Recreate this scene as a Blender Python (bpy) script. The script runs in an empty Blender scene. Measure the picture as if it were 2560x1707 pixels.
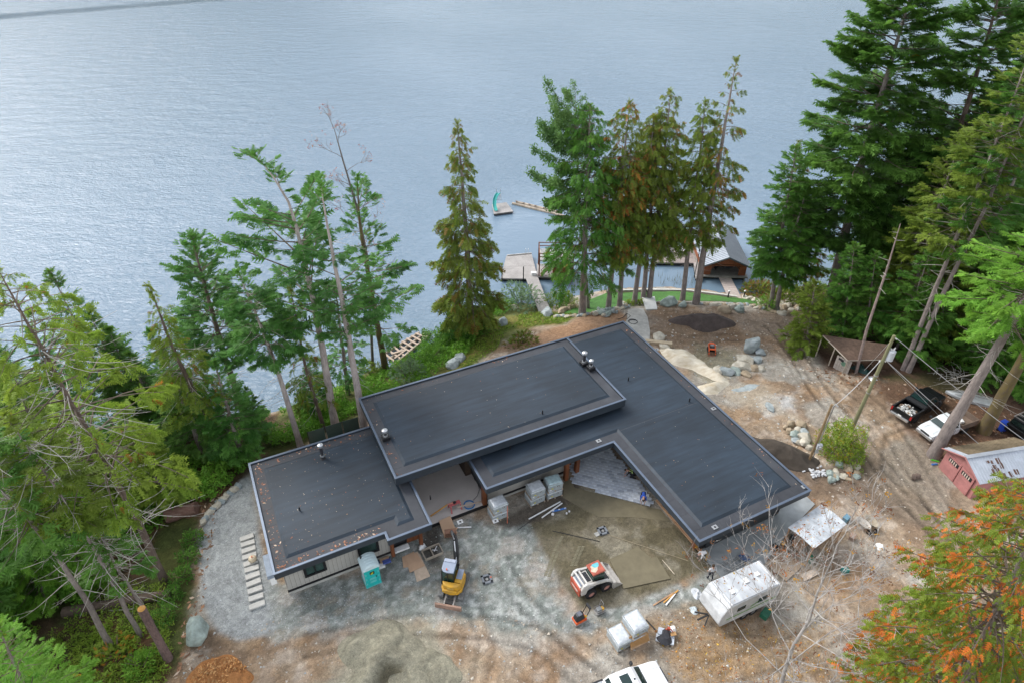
import bpy, bmesh, math, random
import numpy as np
from mathutils import Matrix, Vector
from math import sin, cos, pi, radians as rad
random.seed(7); rng = np.random.default_rng(11)
sc = bpy.context.scene; col = sc.collection

# ---------------------------------------------------------------- camera
FPX, PITCH, ROLL, YAW, CAMZ = 1627.25284, 0.63103268, 0.01083324, 0.46487456, 42.0
r0 = np.array([1., 0, 0]); FW = np.array([0, cos(PITCH), -sin(PITCH)]); u0 = np.cross(r0, FW)
RT = cos(ROLL)*r0 + sin(ROLL)*u0; UP = -sin(ROLL)*r0 + cos(ROLL)*u0
CAM = np.array([0, 0, CAMZ]); K = 2560/2352
cd = bpy.data.cameras.new('camera'); cd.sensor_width = 36; cd.lens = 36*FPX/2560; cd.clip_start = .5; cd.clip_end = 6000
co = bpy.data.objects.new('camera', cd); col.objects.link(co); sc.camera = co
co.matrix_world = Matrix(((RT[0], UP[0], -FW[0], 0), (RT[1], UP[1], -FW[1], 0), (RT[2], UP[2], -FW[2], CAMZ), (0, 0, 0, 1)))
# ---------------------------------------------------------------- sky, sun, exposure
SUN_EL, SUN_AZ = rad(44), rad(-54)
wd = bpy.data.worlds.new('World'); sc.world = wd; wd.use_nodes = True
wn = wd.node_tree; bg = wn.nodes['Background']; bg.inputs[1].default_value = .15
sk = wn.nodes.new('ShaderNodeTexSky'); sk.sky_type = 'NISHITA'; sk.sun_disc = False
sk.sun_elevation = SUN_EL; sk.sun_rotation = SUN_AZ; sk.air_density = 1.0; sk.dust_density = 1.0; sk.ozone_density = 1.0
hs = wn.nodes.new('ShaderNodeHueSaturation'); hs.inputs['Saturation'].default_value = .30
wn.links.new(sk.outputs[0], hs.inputs['Color']); wn.links.new(hs.outputs[0], bg.inputs[0])
sl = bpy.data.lights.new('sun', 'SUN'); sl.energy = 1.25; sl.angle = rad(30); sl.color = (1, .96, .9)
so = bpy.data.objects.new('sun', sl); col.objects.link(so)
so.rotation_euler = Vector((sin(SUN_AZ)*cos(SUN_EL), cos(SUN_AZ)*cos(SUN_EL), sin(SUN_EL))).to_track_quat('Z', 'Y').to_euler()
vs = sc.view_settings; vs.view_transform = 'Standard'; vs.look = 'None'; vs.gamma = 1; vs.exposure = 1.4; vs.use_curve_mapping = False

# ---------------------------------------------------------------- where a direction seen in the photograph meets the place
def ray(x, y): return FW + RT*(x*K-1280)/FPX - UP*(y*K-853.5)/FPX
def W(x, y, z=0.):
    d = ray(x, y); return CAM + d*(z-CAMZ)/d[2]
def WY(x, y, Y):
    d = ray(x, y); return CAM + d*Y/d[1]
CY, SY = cos(YAW), sin(YAW)
def uvw(u, v, z=0): return np.array([u*CY-v*SY, u*SY+v*CY, z])

# ---------------------------------------------------------------- materials
MATS = {}
def nodes(m): m.use_nodes = True; return m.node_tree.nodes, m.node_tree.links
def mk(name, c, rough=.65, var=.18, scale=3., bump=0., metal=0., spec=.4, var2=None, detail=5, stretch=None, c2=None, bscale=None, coat=0):
    if name in MATS: return MATS[name]
    m = bpy.data.materials.new(name); N, L = nodes(m); b = N['Principled BSDF']
    b.inputs['Roughness'].default_value = rough; b.inputs['Metallic'].default_value = metal
    b.inputs['Specular IOR Level'].default_value = spec; b.inputs['Coat Weight'].default_value = coat
    tc = N.new('ShaderNodeTexCoord'); mp = N.new('ShaderNodeMapping'); L.new(tc.outputs['Object'], mp.inputs[0])
    if stretch: mp.inputs['Scale'].default_value = stretch
    n1 = N.new('ShaderNodeTexNoise'); n1.inputs['Scale'].default_value = scale; n1.inputs['Detail'].default_value = detail; n1.inputs['Roughness'].default_value = .65
    L.new(mp.outputs[0], n1.inputs[0])
    mx = N.new('ShaderNodeMix'); mx.data_type = 'RGBA'
    rp = N.new('ShaderNodeMapRange'); rp.inputs[1].default_value = .3; rp.inputs[2].default_value = .7
    L.new(n1.outputs[0], rp.inputs[0]); L.new(rp.outputs[0], mx.inputs[0])
    ca = c2 if c2 else tuple(x*(1-var) for x in c); cb = c if c2 else tuple(min(1, x*(1+var)) for x in c)
    mx.inputs[6].default_value = (*ca, 1); mx.inputs[7].default_value = (*cb, 1)
    n2 = N.new('ShaderNodeTexNoise'); n2.inputs['Scale'].default_value = scale*.23; n2.inputs['Detail'].default_value = 3
    L.new(tc.outputs['Object'], n2.inputs[0])
    hv = N.new('ShaderNodeHueSaturation'); r2 = N.new('ShaderNodeMapRange')
    r2.inputs[1].default_value = .3; r2.inputs[2].default_value = .7; v2 = var if var2 is None else var2
    r2.inputs[3].default_value = 1-v2*.7; r2.inputs[4].default_value = 1+v2*.7
    L.new(n2.outputs[0], r2.inputs[0]); L.new(r2.outputs[0], hv.inputs['Value']); L.new(mx.outputs[2], hv.inputs['Color'])
    L.new(hv.outputs[0], b.inputs['Base Color'])
    if bump:
        bp = N.new('ShaderNodeBump'); bp.inputs['Strength'].default_value = bump; bp.inputs['Distance'].default_value = .03
        if bscale:
            n3 = N.new('ShaderNodeTexNoise'); n3.inputs['Scale'].default_value = bscale; n3.inputs['Detail'].default_value = 4; L.new(mp.outputs[0], n3.inputs[0]); L.new(n3.outputs[0], bp.inputs['Height'])
        else: L.new(n1.outputs[0], bp.inputs['Height'])
        L.new(bp.outputs[0], b.inputs['Normal'])
    MATS[name] = m; return m
def leafmat(name, trans=.42):
    if name in MATS: return MATS[name]
    m = bpy.data.materials.new(name); N, L = nodes(m); b = N['Principled BSDF']
    a = N.new('ShaderNodeAttribute'); a.attribute_name = 'tint'
    b.inputs['Roughness'].default_value = .6; b.inputs['Specular IOR Level'].default_value = .25
    t = N.new('ShaderNodeBsdfTranslucent'); ms = N.new('ShaderNodeMixShader'); ms.inputs[0].default_value = trans
    tc = N.new('ShaderNodeTexCoord'); n = N.new('ShaderNodeTexNoise'); n.inputs['Scale'].default_value = 1.1; n.inputs['Detail'].default_value = 3
    L.new(tc.outputs['Object'], n.inputs[0]); r = N.new('ShaderNodeMapRange'); r.inputs[1].default_value = .3; r.inputs[2].default_value = .7
    r.inputs[3].default_value = .75; r.inputs[4].default_value = 1.25; L.new(n.outputs[0], r.inputs[0])
    h = N.new('ShaderNodeHueSaturation'); L.new(a.outputs['Color'], h.inputs['Color']); L.new(r.outputs[0], h.inputs['Value'])
    L.new(h.outputs[0], b.inputs['Base Color']); L.new(h.outputs[0], t.inputs[0])
    L.new(b.outputs[0], ms.inputs[1]); L.new(t.outputs[0], ms.inputs[2]); L.new(ms.outputs[0], N['Material Output'].inputs[0])
    MATS[name] = m; return m
def glass(name, c=(.02, .035, .035), rough=.06):
    if name in MATS: return MATS[name]
    m = mk(name, c, rough, .25, 1.5, spec=.6); return m

# ---------------------------------------------------------------- objects
def tag(o, label=None, cat=None, group=None, kind=None):
    if label: o['label'] = label
    if cat: o['category'] = cat
    if group: o['group'] = group
    if kind: o['kind'] = kind
    return o
def thing(name, label, cat, loc=(0, 0, 0), rz=0., group=None, tilt=None):
    o = bpy.data.objects.new(name, None); o.empty_display_size = .2; col.objects.link(o)
    o.location = [float(x) for x in loc]; o.rotation_euler = (0, 0, rz)
    if tilt: o.rotation_euler = (tilt[0], tilt[1], rz)
    return tag(o, label, cat, group)
def copy_tree(o, parent=None):
    c = o.copy(); col.objects.link(c)
    if parent: c.parent = parent
    for ch in o.children: copy_tree(ch, c)
    return c
class MB:
    def __init__(s): s.v = []; s.f = []; s.mi = []; s.T = Matrix()
    def add(s, vv, ff, m=0):
        o = len(s.v); s.v += [s.T @ Vector([float(q) for q in v]) for v in vv]
        s.f += [[i+o for i in f] for f in ff]; s.mi += [m]*len(ff); return s
    def box(s, c, d, m=0, rz=0, rx=0, ry=0, top=1.):
        M = Matrix.Translation(c) @ Matrix.Rotation(rz, 4, 'Z') @ Matrix.Rotation(ry, 4, 'Y') @ Matrix.Rotation(rx, 4, 'X')
        x, y, z = d[0]/2, d[1]/2, d[2]/2
        vv = [M @ Vector(p) for p in ((-x, -y, -z), (x, -y, -z), (x, y, -z), (-x, y, -z), (-x*top, -y*top, z), (x*top, -y*top, z), (x*top, y*top, z), (-x*top, y*top, z))]
        return s.add(vv, [(3, 2, 1, 0), (4, 5, 6, 7), (0, 1, 5, 4), (1, 2, 6, 5), (2, 3, 7, 6), (3, 0, 4, 7)], m)
    def hexa(s, b, t, m=0): return s.add(list(b)+list(t), [(3, 2, 1, 0), (4, 5, 6, 7), (0, 1, 5, 4), (1, 2, 6, 5), (2, 3, 7, 6), (3, 0, 4, 7)], m)
    def prism(s, poly, z0, z1, m=0):
        n = len(poly); vv = [(p[0], p[1], z0) for p in poly]+[(p[0], p[1], z1) for p in poly]
        return s.add(vv, [tuple(range(n))[::-1], tuple(range(n, 2*n))]+[(i, (i+1) % n, (i+1) % n+n, i+n) for i in range(n)], m)
    def xprism(s, prof, y0, y1, m=0):     # profile in (x, z) extruded along y
        n = len(prof); vv = [(p[0], y0, p[1]) for p in prof]+[(p[0], y1, p[1]) for p in prof]
        return s.add(vv, [tuple(range(n)), tuple(range(n, 2*n))[::-1]]+[(i, i+n, (i+1) % n+n, (i+1) % n) for i in range(n)], m)
    def loft(s, rings, m=0, cap=True):
        n = len(rings[0]); vv = [p for r in rings for p in r]; ff = []
        for k in range(len(rings)-1):
            for i in range(n): ff.append((k*n+i, k*n+(i+1) % n, (k+1)*n+(i+1) % n, (k+1)*n+i))
        if cap: ff += [tuple(range(n))[::-1], tuple(range((len(rings)-1)*n, len(rings)*n))]
        return s.add(vv, ff, m)
    def tube(s, pts, r, n=7, m=0, cap=True):
        pts = [Vector([float(q) for q in p]) for p in pts]; rr = r if hasattr(r, '__len__') else [r]*len(pts); rings = []
        pu = None
        for i, p in enumerate(pts):
            d = (pts[min(i+1, len(pts)-1)]-pts[max(i-1, 0)]).normalized()
            a = pu if pu is not None else (Vector((1, 0, 0)) if abs(d.z) > .8 else Vector((0, 0, 1)))
            x = d.cross(a)
            if x.length < 1e-4: x = d.cross(Vector((0, 1, 0)))
            x.normalize(); y = x.cross(d); pu = y
            rings.append([p+(x*cos(2*pi*k/n)+y*sin(2*pi*k/n))*rr[i] for k in range(n)])
        return s.loft(rings, m, cap)
    def cyl(s, p0, p1, r0, r1=None, n=12, m=0): return s.tube([p0, p1], [r0, r0 if r1 is None else r1], n, m)
    def build(s, name, mats, parent=None, smooth=0, bevel=0, label=None, loc=None):
        me = bpy.data.meshes.new(name); me.from_pydata([tuple(v) for v in s.v], [], s.f)
        for m in (mats if isinstance(mats, (list, tuple)) else [mats]): me.materials.append(m)
        if any(s.mi): me.polygons.foreach_set('material_index', s.mi)
        bm = bmesh.new(); bm.from_mesh(me); bmesh.ops.recalc_face_normals(bm, faces=bm.faces); bm.to_mesh(me); bm.free()
        if smooth:
            me.polygons.foreach_set('use_smooth', [True]*len(me.polygons)); me.set_sharp_from_angle(angle=rad(smooth))
        o = bpy.data.objects.new(name, me); col.objects.link(o)
        if parent is not None: o.parent = parent
        if loc is not None: o.location = [float(q) for q in loc]
        if bevel:
            b = o.modifiers.new('bevel', 'BEVEL'); b.width = bevel; b.segments = 2; b.limit_method = 'ANGLE'; b.angle_limit = rad(35)
        if label: o['label'] = label
        return o
def npmesh(name, V, F, mats, parent=None, tint=None, smooth=False, mi=None):
    me = bpy.data.meshes.new(name); V = np.ascontiguousarray(V, dtype=np.float32); F = np.ascontiguousarray(F, dtype=np.int32)
    k = F.shape[1]; me.vertices.add(len(V)); me.vertices.foreach_set('co', V.ravel())
    me.loops.add(F.size); me.loops.foreach_set('vertex_index', F.ravel())
    me.polygons.add(len(F)); me.polygons.foreach_set('loop_start', np.arange(0, F.size, k, dtype=np.int32))
    if mi is not None: me.polygons.foreach_set('material_index', np.asarray(mi, dtype=np.int32))
    if smooth: me.polygons.foreach_set('use_smooth', np.ones(len(F), dtype=bool))
    me.update(calc_edges=True)
    if tint is not None:
        a = me.color_attributes.new('tint', 'FLOAT_COLOR', 'POINT'); c = np.ones((len(V), 4), dtype=np.float32); c[:, :3] = tint
        a.data.foreach_set('color', c.ravel())
    for m in (mats if isinstance(mats, (list, tuple)) else [mats]): me.materials.append(m)
    o = bpy.data.objects.new(name, me); col.objects.link(o)
    if parent is not None: o.parent = parent
    return o

# ---------------------------------------------------------------- noise and polygons in numpy
def vnoise(x, y, sd=0):
    xi = np.floor(x).astype(np.int64); yi = np.floor(y).astype(np.int64); fx = x-xi; fy = y-yi
    fx = fx*fx*(3-2*fx); fy = fy*fy*(3-2*fy)
    def h(a, b):
        n = (a*374761393+b*668265263+sd*1442695041) & 0x7fffffff; n = ((n ^ (n >> 13))*1274126177) & 0x7fffffff
        return ((n ^ (n >> 16)) & 0xffff)/65535.
    return (h(xi, yi)*(1-fx)+h(xi+1, yi)*fx)*(1-fy)+(h(xi, yi+1)*(1-fx)+h(xi+1, yi+1)*fx)*fy
def fbm(x, y, sd=0, o=4):
    s = 0; a = .5
    for i in range(o): s = s+a*vnoise(x*2**i, y*2**i, sd+i); a *= .5
    return s/(1-.5**o)
def sdist(P, X, Y):          # signed distance to a polygon, positive inside
    P = np.asarray(P); d = np.full(X.shape, 1e9); ins = np.zeros(X.shape, bool)
    for i in range(len(P)):
        ax, ay = P[i]; bx, by = P[(i+1) % len(P)]; ex, ey = bx-ax, by-ay
        t = np.clip(((X-ax)*ex+(Y-ay)*ey)/(ex*ex+ey*ey+1e-9), 0, 1)
        d = np.minimum(d, np.hypot(X-ax-t*ex, Y-ay-t*ey))
        c = ((ay > Y) != (by > Y)) & (X < (bx-ax)*(Y-ay)/((by-ay) if by != ay else 1e-9)+ax); ins ^= c
    return np.where(ins, d, -d)
def smooth(a, b, x): t = np.clip((x-a)/(b-a), 0, 1); return t*t*(3-2*t)

# ---------------------------------------------------------------- lie of the land
LAKE = -4.0
CTRL = [(-300, 1120, -4.3), (-100, 1020, -4.3), (50, 975, -4.3), (180, 962, -4.3), (300, 955, -4.3), (420, 952, -4.3), (500, 950, -4.3), (640, 935, -4.2), (720, 905, -4.2), (790, 872, -4.2), (835, 852, -4.2), (882, 842, -4.2), (940, 812, -4.2), (985, 790, -4.2), (1012, 760, -4.2), (1050, 715, -4.2), (1120, 690, -4.2), (1190, 685, -4.2), (1240, 700, -4.2), (1275, 700, -4.1), (1335, 676, -4.1), (1395, 662, -4.1), (1480, 658, -4.1), (1575, 660, -4.1), (1690, 677, -4.1), (1770, 668, -4.2), (1850, 650, -4.2), (1950, 630, -4.2), (2100, 595, -4.2), (2352, 555, -4.2), (2700, 500, -4.2), (3000, 470, -4.2),
        (-300, 900, -7), (100, 800, -7), (500, 800, -7), (800, 700, -7), (1100, 560, -7), (1500, 540, -7), (1900, 480, -7), (2400, 400, -7), (3000, 330, -7), (600, 300, -9), (1600, 200, -9), (2600, 100, -9), (-400, 400, -9),
        (1300, 712, -3.4), (1345, 690, -3.4), (1400, 676, -3.4), (1500, 674, -3.4), (1600, 678, -3.4), (1700, 688, -3.4), (1345, 716, -3.2), (1420, 700, -3.2), (1510, 691, -3.2), (1610, 693, -3.2), (1710, 699, -3.2),
        (1285, 735, -2.4), (1345, 724, -2.5), (1400, 714, -2.3), (1450, 706, -2.0), (1540, 699, -1.9), (1640, 700, -1.9), (1740, 706, -1.9), (1790, 722, -2),
        (1500, 745, -1.5), (1620, 740, -1.5), (1740, 740, -1.5), (1840, 750, -1.3), (1800, 800, -.9), (1700, 790, -1.6), (1620, 800, -1.8), (1560, 790, -1.4), (1600, 830, -1.7), (1690, 845, -1.1), (1640, 880, -.7), (1750, 880, -.4), (1850, 900, -.1), (1700, 960, -.1), (1800, 1000, 0), (1950, 950, .1), (2050, 900, .2), (2150, 950, .3), (2000, 850, .1), (1900, 830, -.3), (2150, 840, .2), (2300, 900, .6), (2300, 760, .0), (2150, 720, -1.5), (2000, 700, -2.6), (1900, 700, -2.6), (2300, 640, -2.6), (2000, 1100, .1), (2150, 1200, .2), (2350, 1150, .5), (2100, 1400, 0), (2352, 1400, 0.3), (1900, 1568, 0),
        (1150, 745, -2.6), (1060, 790, -2.6), (1000, 850, -2.2), (1240, 750, -2.0), (1160, 800, -1.3), (1340, 750, -1.4), (900, 880, -2.8), (820, 930, -2.4), (740, 970, -2.2), (650, 1000, -2.2), (560, 1020, -2.4), (480, 1030, -2.6), (400, 1080, -2.0), (250, 1080, -2.9), (80, 1100, -3.2), (500, 1120, -.6), (440, 1200, -.4), (420, 1300, -.3), (300, 1300, -.9), (150, 1300, -1.6), (0, 1300, -2.2), (200, 1480, -.7), (0, 1500, -1.4), (-300, 1400, -3), (380, 1500, -.2)]
for u, v in ((-4, 28), (-3, 36), (-2, 41.5), (4, 42.5), (8, 44.5), (16, 45), (24, 45.5), (30, 46), (36, 46), (36.5, 38), (36.5, 30), (37, 20), (30, 17), (20, 20), (15, 28), (8, 28), (0, 24), (10, 35), (20, 38), (30, 35), (3, 36)):
    pass
cx = [W(x, y, z) for x, y, z in CTRL]
for u, v in ((-4, 28), (-3, 36), (4, 36), (4, 41.6), (16, 43.5), (26, 44.5), (35, 45), (37, 38), (37, 30), (37, 20), (30, 17), (20, 20), (15, 28), (8, 28), (0, 24), (-8, 24), (-10, 30), (15, 36), (25, 38), (31, 30), (10, 16), (0, 14), (20, 8), (30, 2), (10, 2), (-10, 12), (40, 14)):
    cx.append(uvw(u, v, 0.))
cx += [np.array(p) for p in ((-400., 60, -6), (-400., -60, 0), (400., -60, 6), (400., 120, -3), (0, 900., -12), (500., 900, -12), (-500., 900, -12), (-60, 0, -2), (60, 0, 1), (0, -30, 0))]
cx = np.array(cx)
def _phi(r): return r
_D = np.hypot(cx[:, None, 0]-cx[None, :, 0], cx[:, None, 1]-cx[None, :, 1])
_n = len(cx); _M = np.zeros((_n+1, _n+1)); _M[:_n, :_n] = _phi(_D)-np.eye(_n)*.35; _M[:_n, _n] = 1; _M[_n, :_n] = 1
_w = np.linalg.solve(_M, np.append(cx[:, 2], 0))
HOUSE = [uvw(*p)[:2] for p in ((-3.2, 24), (4, 25), (13, 18), (24, 8), (38, 12), (37.2, 45.4), (7, 44.6), (7, 41.8), (-3, 41.8))]
def TH(x, y):
    x = np.asarray(x, float); y = np.asarray(y, float); sh = x.shape; x = x.ravel(); y = y.ravel(); z = np.full(x.shape, _w[_n])
    for i in range(_n): z += _w[i]*_phi(np.hypot(x-cx[i, 0], y-cx[i, 1]))
    k = smooth(-1.5, .5, sdist(HOUSE, x, y))
    z = z+(1-k)*((fbm(x*.35, y*.35, 3)-.5)*.35+(fbm(x*1.3, y*1.3, 5)-.5)*.10)
    z = z*(1-k)+k*((fbm(x*.8, y*.8, 9)-.5)*.04)
    return z.reshape(sh)
def G(x, y):
    z = 0.
    for _ in range(14):
        p = W(x, y, z); z = .5*z+.5*float(TH(p[0], p[1]))
    return W(x, y, z)
def gz(x, y): return float(TH(x, y))

# ================================================================ GROUND (one sheet) with its soils
def axis(parts):
    out = []
    for a, b, st in parts: out += list(np.arange(a, b, st))
    return np.array(out+[parts[-1][1]])
gx = axis([(-900, -120, 60), (-120, -45, 3), (-45, -24, .5), (-24, 44, .2), (44, 70, .5), (70, 130, 3), (130, 900, 60)])
gy = axis([(-60, 0, 6), (0, 14, 1), (14, 52, .2), (52, 86, .4), (86, 130, 3), (130, 1500, 90)])
X, Y = np.meshgrid(gx, gy); Z = TH(X, Y)
def PZ(pts, z=0.): return [W(x, y, z)[:2] for x, y in pts]
def PG(pts): return [G(x, y)[:2] for x, y in pts]
CL = np.empty(X.shape+(3,)); CL[:] = (.33, .25, .175)
wa = (fbm(X*.55, Y*.55, 21)-.5)*3.2+(fbm(X*2.2, Y*2.2, 31)-.5)*1.0
n1 = fbm(X*.28, Y*.28, 41); n2 = fbm(X*.9, Y*.9, 51); n3 = fbm(X*2.6, Y*2.6, 61)
def lay(c, m): CL[:] = CL*(1-m[..., None])+np.array(c)*m[..., None]
lay((.22, .15, .098), smooth(.46, .62, n1)*.8); lay((.47, .40, .33), smooth(.52, .64, n2)*.6); lay((.31, .19, .10), smooth(.55, .66, fbm(X*.5+29, Y*.5, 73))*.4); lay((.36, .38, .36), smooth(.52, .62, fbm(X*.2+9, Y*.2, 71))*.5); lay((.14, .10, .07), smooth(.57, .68, n3)*.35)
def zone(poly, c, soft=.5, amp=1., k=1.):
    m = smooth(-soft, soft, sdist(poly, X, Y)+wa*amp)*k; lay(c, m); return m
# woods, banks, lakeside
FLOOR = (.085, .058, .034)
zl = PG([(-500, 1000), (0, 990), (300, 965), (520, 960), (640, 945), (760, 895), (830, 860), (800, 960), (690, 1015), (575, 1075), (555, 1110), (468, 1190), (445, 1260), (452, 1340), (432, 1400), (420, 1480), (395, 1568)])+[np.array(p) for p in ((-14., 6), (-40, -10), (-120, 0), (-160, 40))]
m = zone(zl, FLOOR, .5, .5); lay((.14, .075, .04), m*smooth(.5, .62, n2)*.8); lay((.06, .085, .02), m*smooth(.52, .62, n1)*.8)
zb = PG([(640, 940), (835, 850), (985, 792), (1050, 720), (1200, 690), (1262, 705), (1200, 770), (1100, 800), (1000, 880), (860, 935), (800, 970), (690, 1020)])
m = zone(zb, (.15, .16, .055), .8, .6)
zg = PG([(985, 880), (1085, 775), (1130, 735), (1258, 712), (1330, 722), (1300, 745), (1180, 755), (1140, 800), (1080, 845)])
m = zone(zg, (.17, .155, .04), .7, .5); lay((.09, .12, .02), m*smooth(.45, .6, n2))
zd = PG([(1300, 745), (1340, 722), (1420, 705), (1450, 740), (1380, 770), (1220, 800), (1150, 800)])
zone(zd, (.32, .19, .11), .5, .4, .9)
zf = PG([(1850, 640), (2100, 600), (2500, 560)])+[np.array(p) for p in ((110., 70), (80, 44))]+PG([(2352, 1030), (2160, 1010), (2075, 875), (1985, 868), (1900, 850), (1845, 780)])
m = zone(zf, (.085, .05, .034), .7, .45); lay((.05, .065, .018), m*smooth(.52, .64, n1)*.5)
zt = PG([(2000, 880), (2110, 880), (2352, 960), (2352, 1060), (2160, 1060), (2080, 990)]); zone(zt, (.13, .075, .048), .8, .4, .85)
# dark damp soil, drive
zone(PG([(1740, 985), (1850, 1060), (1960, 1080), (2120, 1150), (2200, 1260), (2050, 1190), (1900, 1120), (1860, 1130)]), (.13, .095, .07), .9, .6, .8)
zone(PG([(1480, 720), (1790, 715), (1850, 760), (1860, 850), (1700, 780), (1520, 790)]), (.21, .14, .09), 1.2, .6, .7)
zone(PG([(1600, 790), (1690, 800), (1700, 850), (1640, 880), (1580, 850)]), (.24, .22, .15), .8, .5, .8)
zone(PG([(1740, 910), (1830, 900), (1830, 940), (1760, 955)]), (.50, .52, .53), .5, .5, .7)
zone(PG([(1640, 880), (1760, 880), (1820, 960), (1700, 930)]), (.40, .34, .26), .8, .6, .7)
zone(PG([(1900, 1020), (2130, 1010), (2180, 1100), (2250, 1250), (2100, 1200), (1980, 1100)]), (.22, .175, .13), 1.2, .6, .7)
# pale gravel path behind, gravel yard on the left
zone(PG([(555, 1100), (572, 1092), (620, 1330), (660, 1365), (860, 1320), (900, 1330), (880, 1400), (720, 1440), (545, 1470), (500, 1448), (462, 1370), (450, 1225), (500, 1150)]), (.33, .345, .345), .25, .18)
mg = zone(PG([(640, 1350), (860, 1300), (985, 1210), (1060, 1185), (1230, 1190), (1260, 1290), (1300, 1420), (1420, 1380), (1640, 1310), (1640, 1380), (1450, 1425), (1340, 1450), (1180, 1440), (1050, 1420), (900, 1410), (760, 1450), (620, 1470)]), (.215, .235, .215), .6, .7)
lay((.37, .385, .365), mg*smooth(.50, .60, n3)*.55); lay((.36, .37, .35), mg*smooth(.55, .66, n2)*.45); lay((.14, .155, .135), mg*smooth(.53, .66, fbm(X*.6+4, Y*.6, 77))*.5); lay((.30, .25, .19), mg*smooth(.56, .66, fbm(X*1.1+4, Y*1.1, 79))*.5)
lay((.42, .38, .34), mg*smooth(.58, .68, fbm(X*.45+14, Y*.45+3, 78))*.6)
lay((.48, .485, .465), mg*smooth(.57, .65, n3)*.4)
# damp screeded sand in the court
ms = zone(PZ([(1215, 1200), (1300, 1110), (1420, 1130), (1500, 1165), (1625, 1265), (1640, 1305), (1420, 1392), (1330, 1400), (1285, 1330)]), (.130, .112, .070), .3, .12)
lay((.30, .275, .215), ms*smooth(.53, .6, fbm(X*.5+31, Y*.5, 81))*.55); lay((.20, .175, .125), ms*smooth(.5, .58, n2)*.5)
zone(PZ([(1385, 1290), (1485, 1255), (1530, 1310), (1540, 1330), (1420, 1345)]), (.185, .155, .10), .12, .03, .9)
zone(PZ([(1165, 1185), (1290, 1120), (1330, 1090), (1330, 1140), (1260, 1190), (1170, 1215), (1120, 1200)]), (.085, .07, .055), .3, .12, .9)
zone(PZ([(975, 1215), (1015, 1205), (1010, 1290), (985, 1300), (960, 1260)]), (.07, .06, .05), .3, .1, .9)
# leaf litter under the bare tree
zo = PZ([(1480, 1420), (1640, 1385), (1760, 1440), (1900, 1450), (1950, 1568), (1560, 1568), (1520, 1500)]); m = zone(zo, (.27, .19, .115), 1.2, .7, .8); lay((.30, .17, .06), m*smooth(.56, .62, n3)*.5)
zone(PZ([(1930, 1440), (2100, 1380), (2300, 1380), (2300, 1568), (1950, 1568)]), (.22, .18, .14), 1, .8, .8)
zone(PZ([(750, 1580), (785, 1480), (870, 1435), (980, 1440), (1060, 1500), (1075, 1580), (900, 1660)]), (.30, .285, .22), 1.0, 1.0, .85)
# wheel ruts worn into the drive and yard
def seg(P, X_, Y_):
    d = np.full(X_.shape, 1e9)
    for (ax, ay), (bx, by) in zip(P, P[1:]):
        ex, ey = bx-ax, by-ay; t = np.clip(((X_-ax)*ex+(Y_-ay)*ey)/(ex*ex+ey*ey+1e-9), 0, 1); d = np.minimum(d, np.hypot(X_-ax-t*ex, Y_-ay-t*ey))
    return d
def smoothpath(pts):
    P = np.array([G(*p)[:2] for p in pts]); t = np.linspace(0, 1, len(P)); tt = np.linspace(0, 1, 40); P = np.stack([np.interp(tt, t, P[:, i]) for i in (0, 1)], -1)
    for _ in range(6): P[1:-1] = (P[:-2]+2*P[1:-1]+P[2:])/4
    return P
for pts, off, k in (([(2330, 1420), (2180, 1250), (2060, 1110), (1960, 990), (1880, 900), (1815, 790), (1770, 745)], .85, 1), ([(2260, 1330), (2150, 1150), (2080, 1040), (2010, 930), (1900, 860)], .85, .8), ([(2120, 1180), (2000, 1080), (2010, 990), (2090, 960)], .8, .8), ([(1560, 780), (1700, 770), (1800, 800), (1850, 880)], .6, .6), ([(1360, 1568), (1250, 1470), (1130, 1440), (960, 1430), (700, 1480)], .8, .8), ([(1480, 1568), (1330, 1490), (1200, 1380), (1150, 1290)], .55, .7), ([(1100, 1568), (1120, 1470), (1080, 1380)], .5, .7), ([(1960, 1420), (1800, 1500), (1600, 1560)], .8, .6)):
    P = smoothpath(pts); dn = np.gradient(P, axis=0); dn = dn/np.linalg.norm(dn, axis=1, keepdims=True); no = np.stack([-dn[:, 1], dn[:, 0]], -1)
    for s_ in (-1, 1):
        d = seg(P+no*off*s_, X, Y); w_ = np.exp(-(d/.2)**2)*(.45+.9*fbm(X*.7, Y*.7, 97)); be = np.exp(-((d-.42)/.16)**2)
        Z += (-.075*w_+.045*be*fbm(X*1.5, Y*1.5, 98))*k; CL[:] = CL*(1-.42*k*np.clip(w_, 0, 1))[..., None]*(1+.14*k*be)[..., None]
bed = smooth(-3.8, -4.6, Z); lay((.05, .055, .035), bed)
CL *= (1+(rng.random(X.shape)-.5)*.16)[..., None]
ny, nx = X.shape; idx = np.arange(nx*ny).reshape(ny, nx)
Q = np.stack([idx[:-1, :-1], idx[:-1, 1:], idx[1:, 1:], idx[1:, :-1]], -1).reshape(-1, 4)
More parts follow.
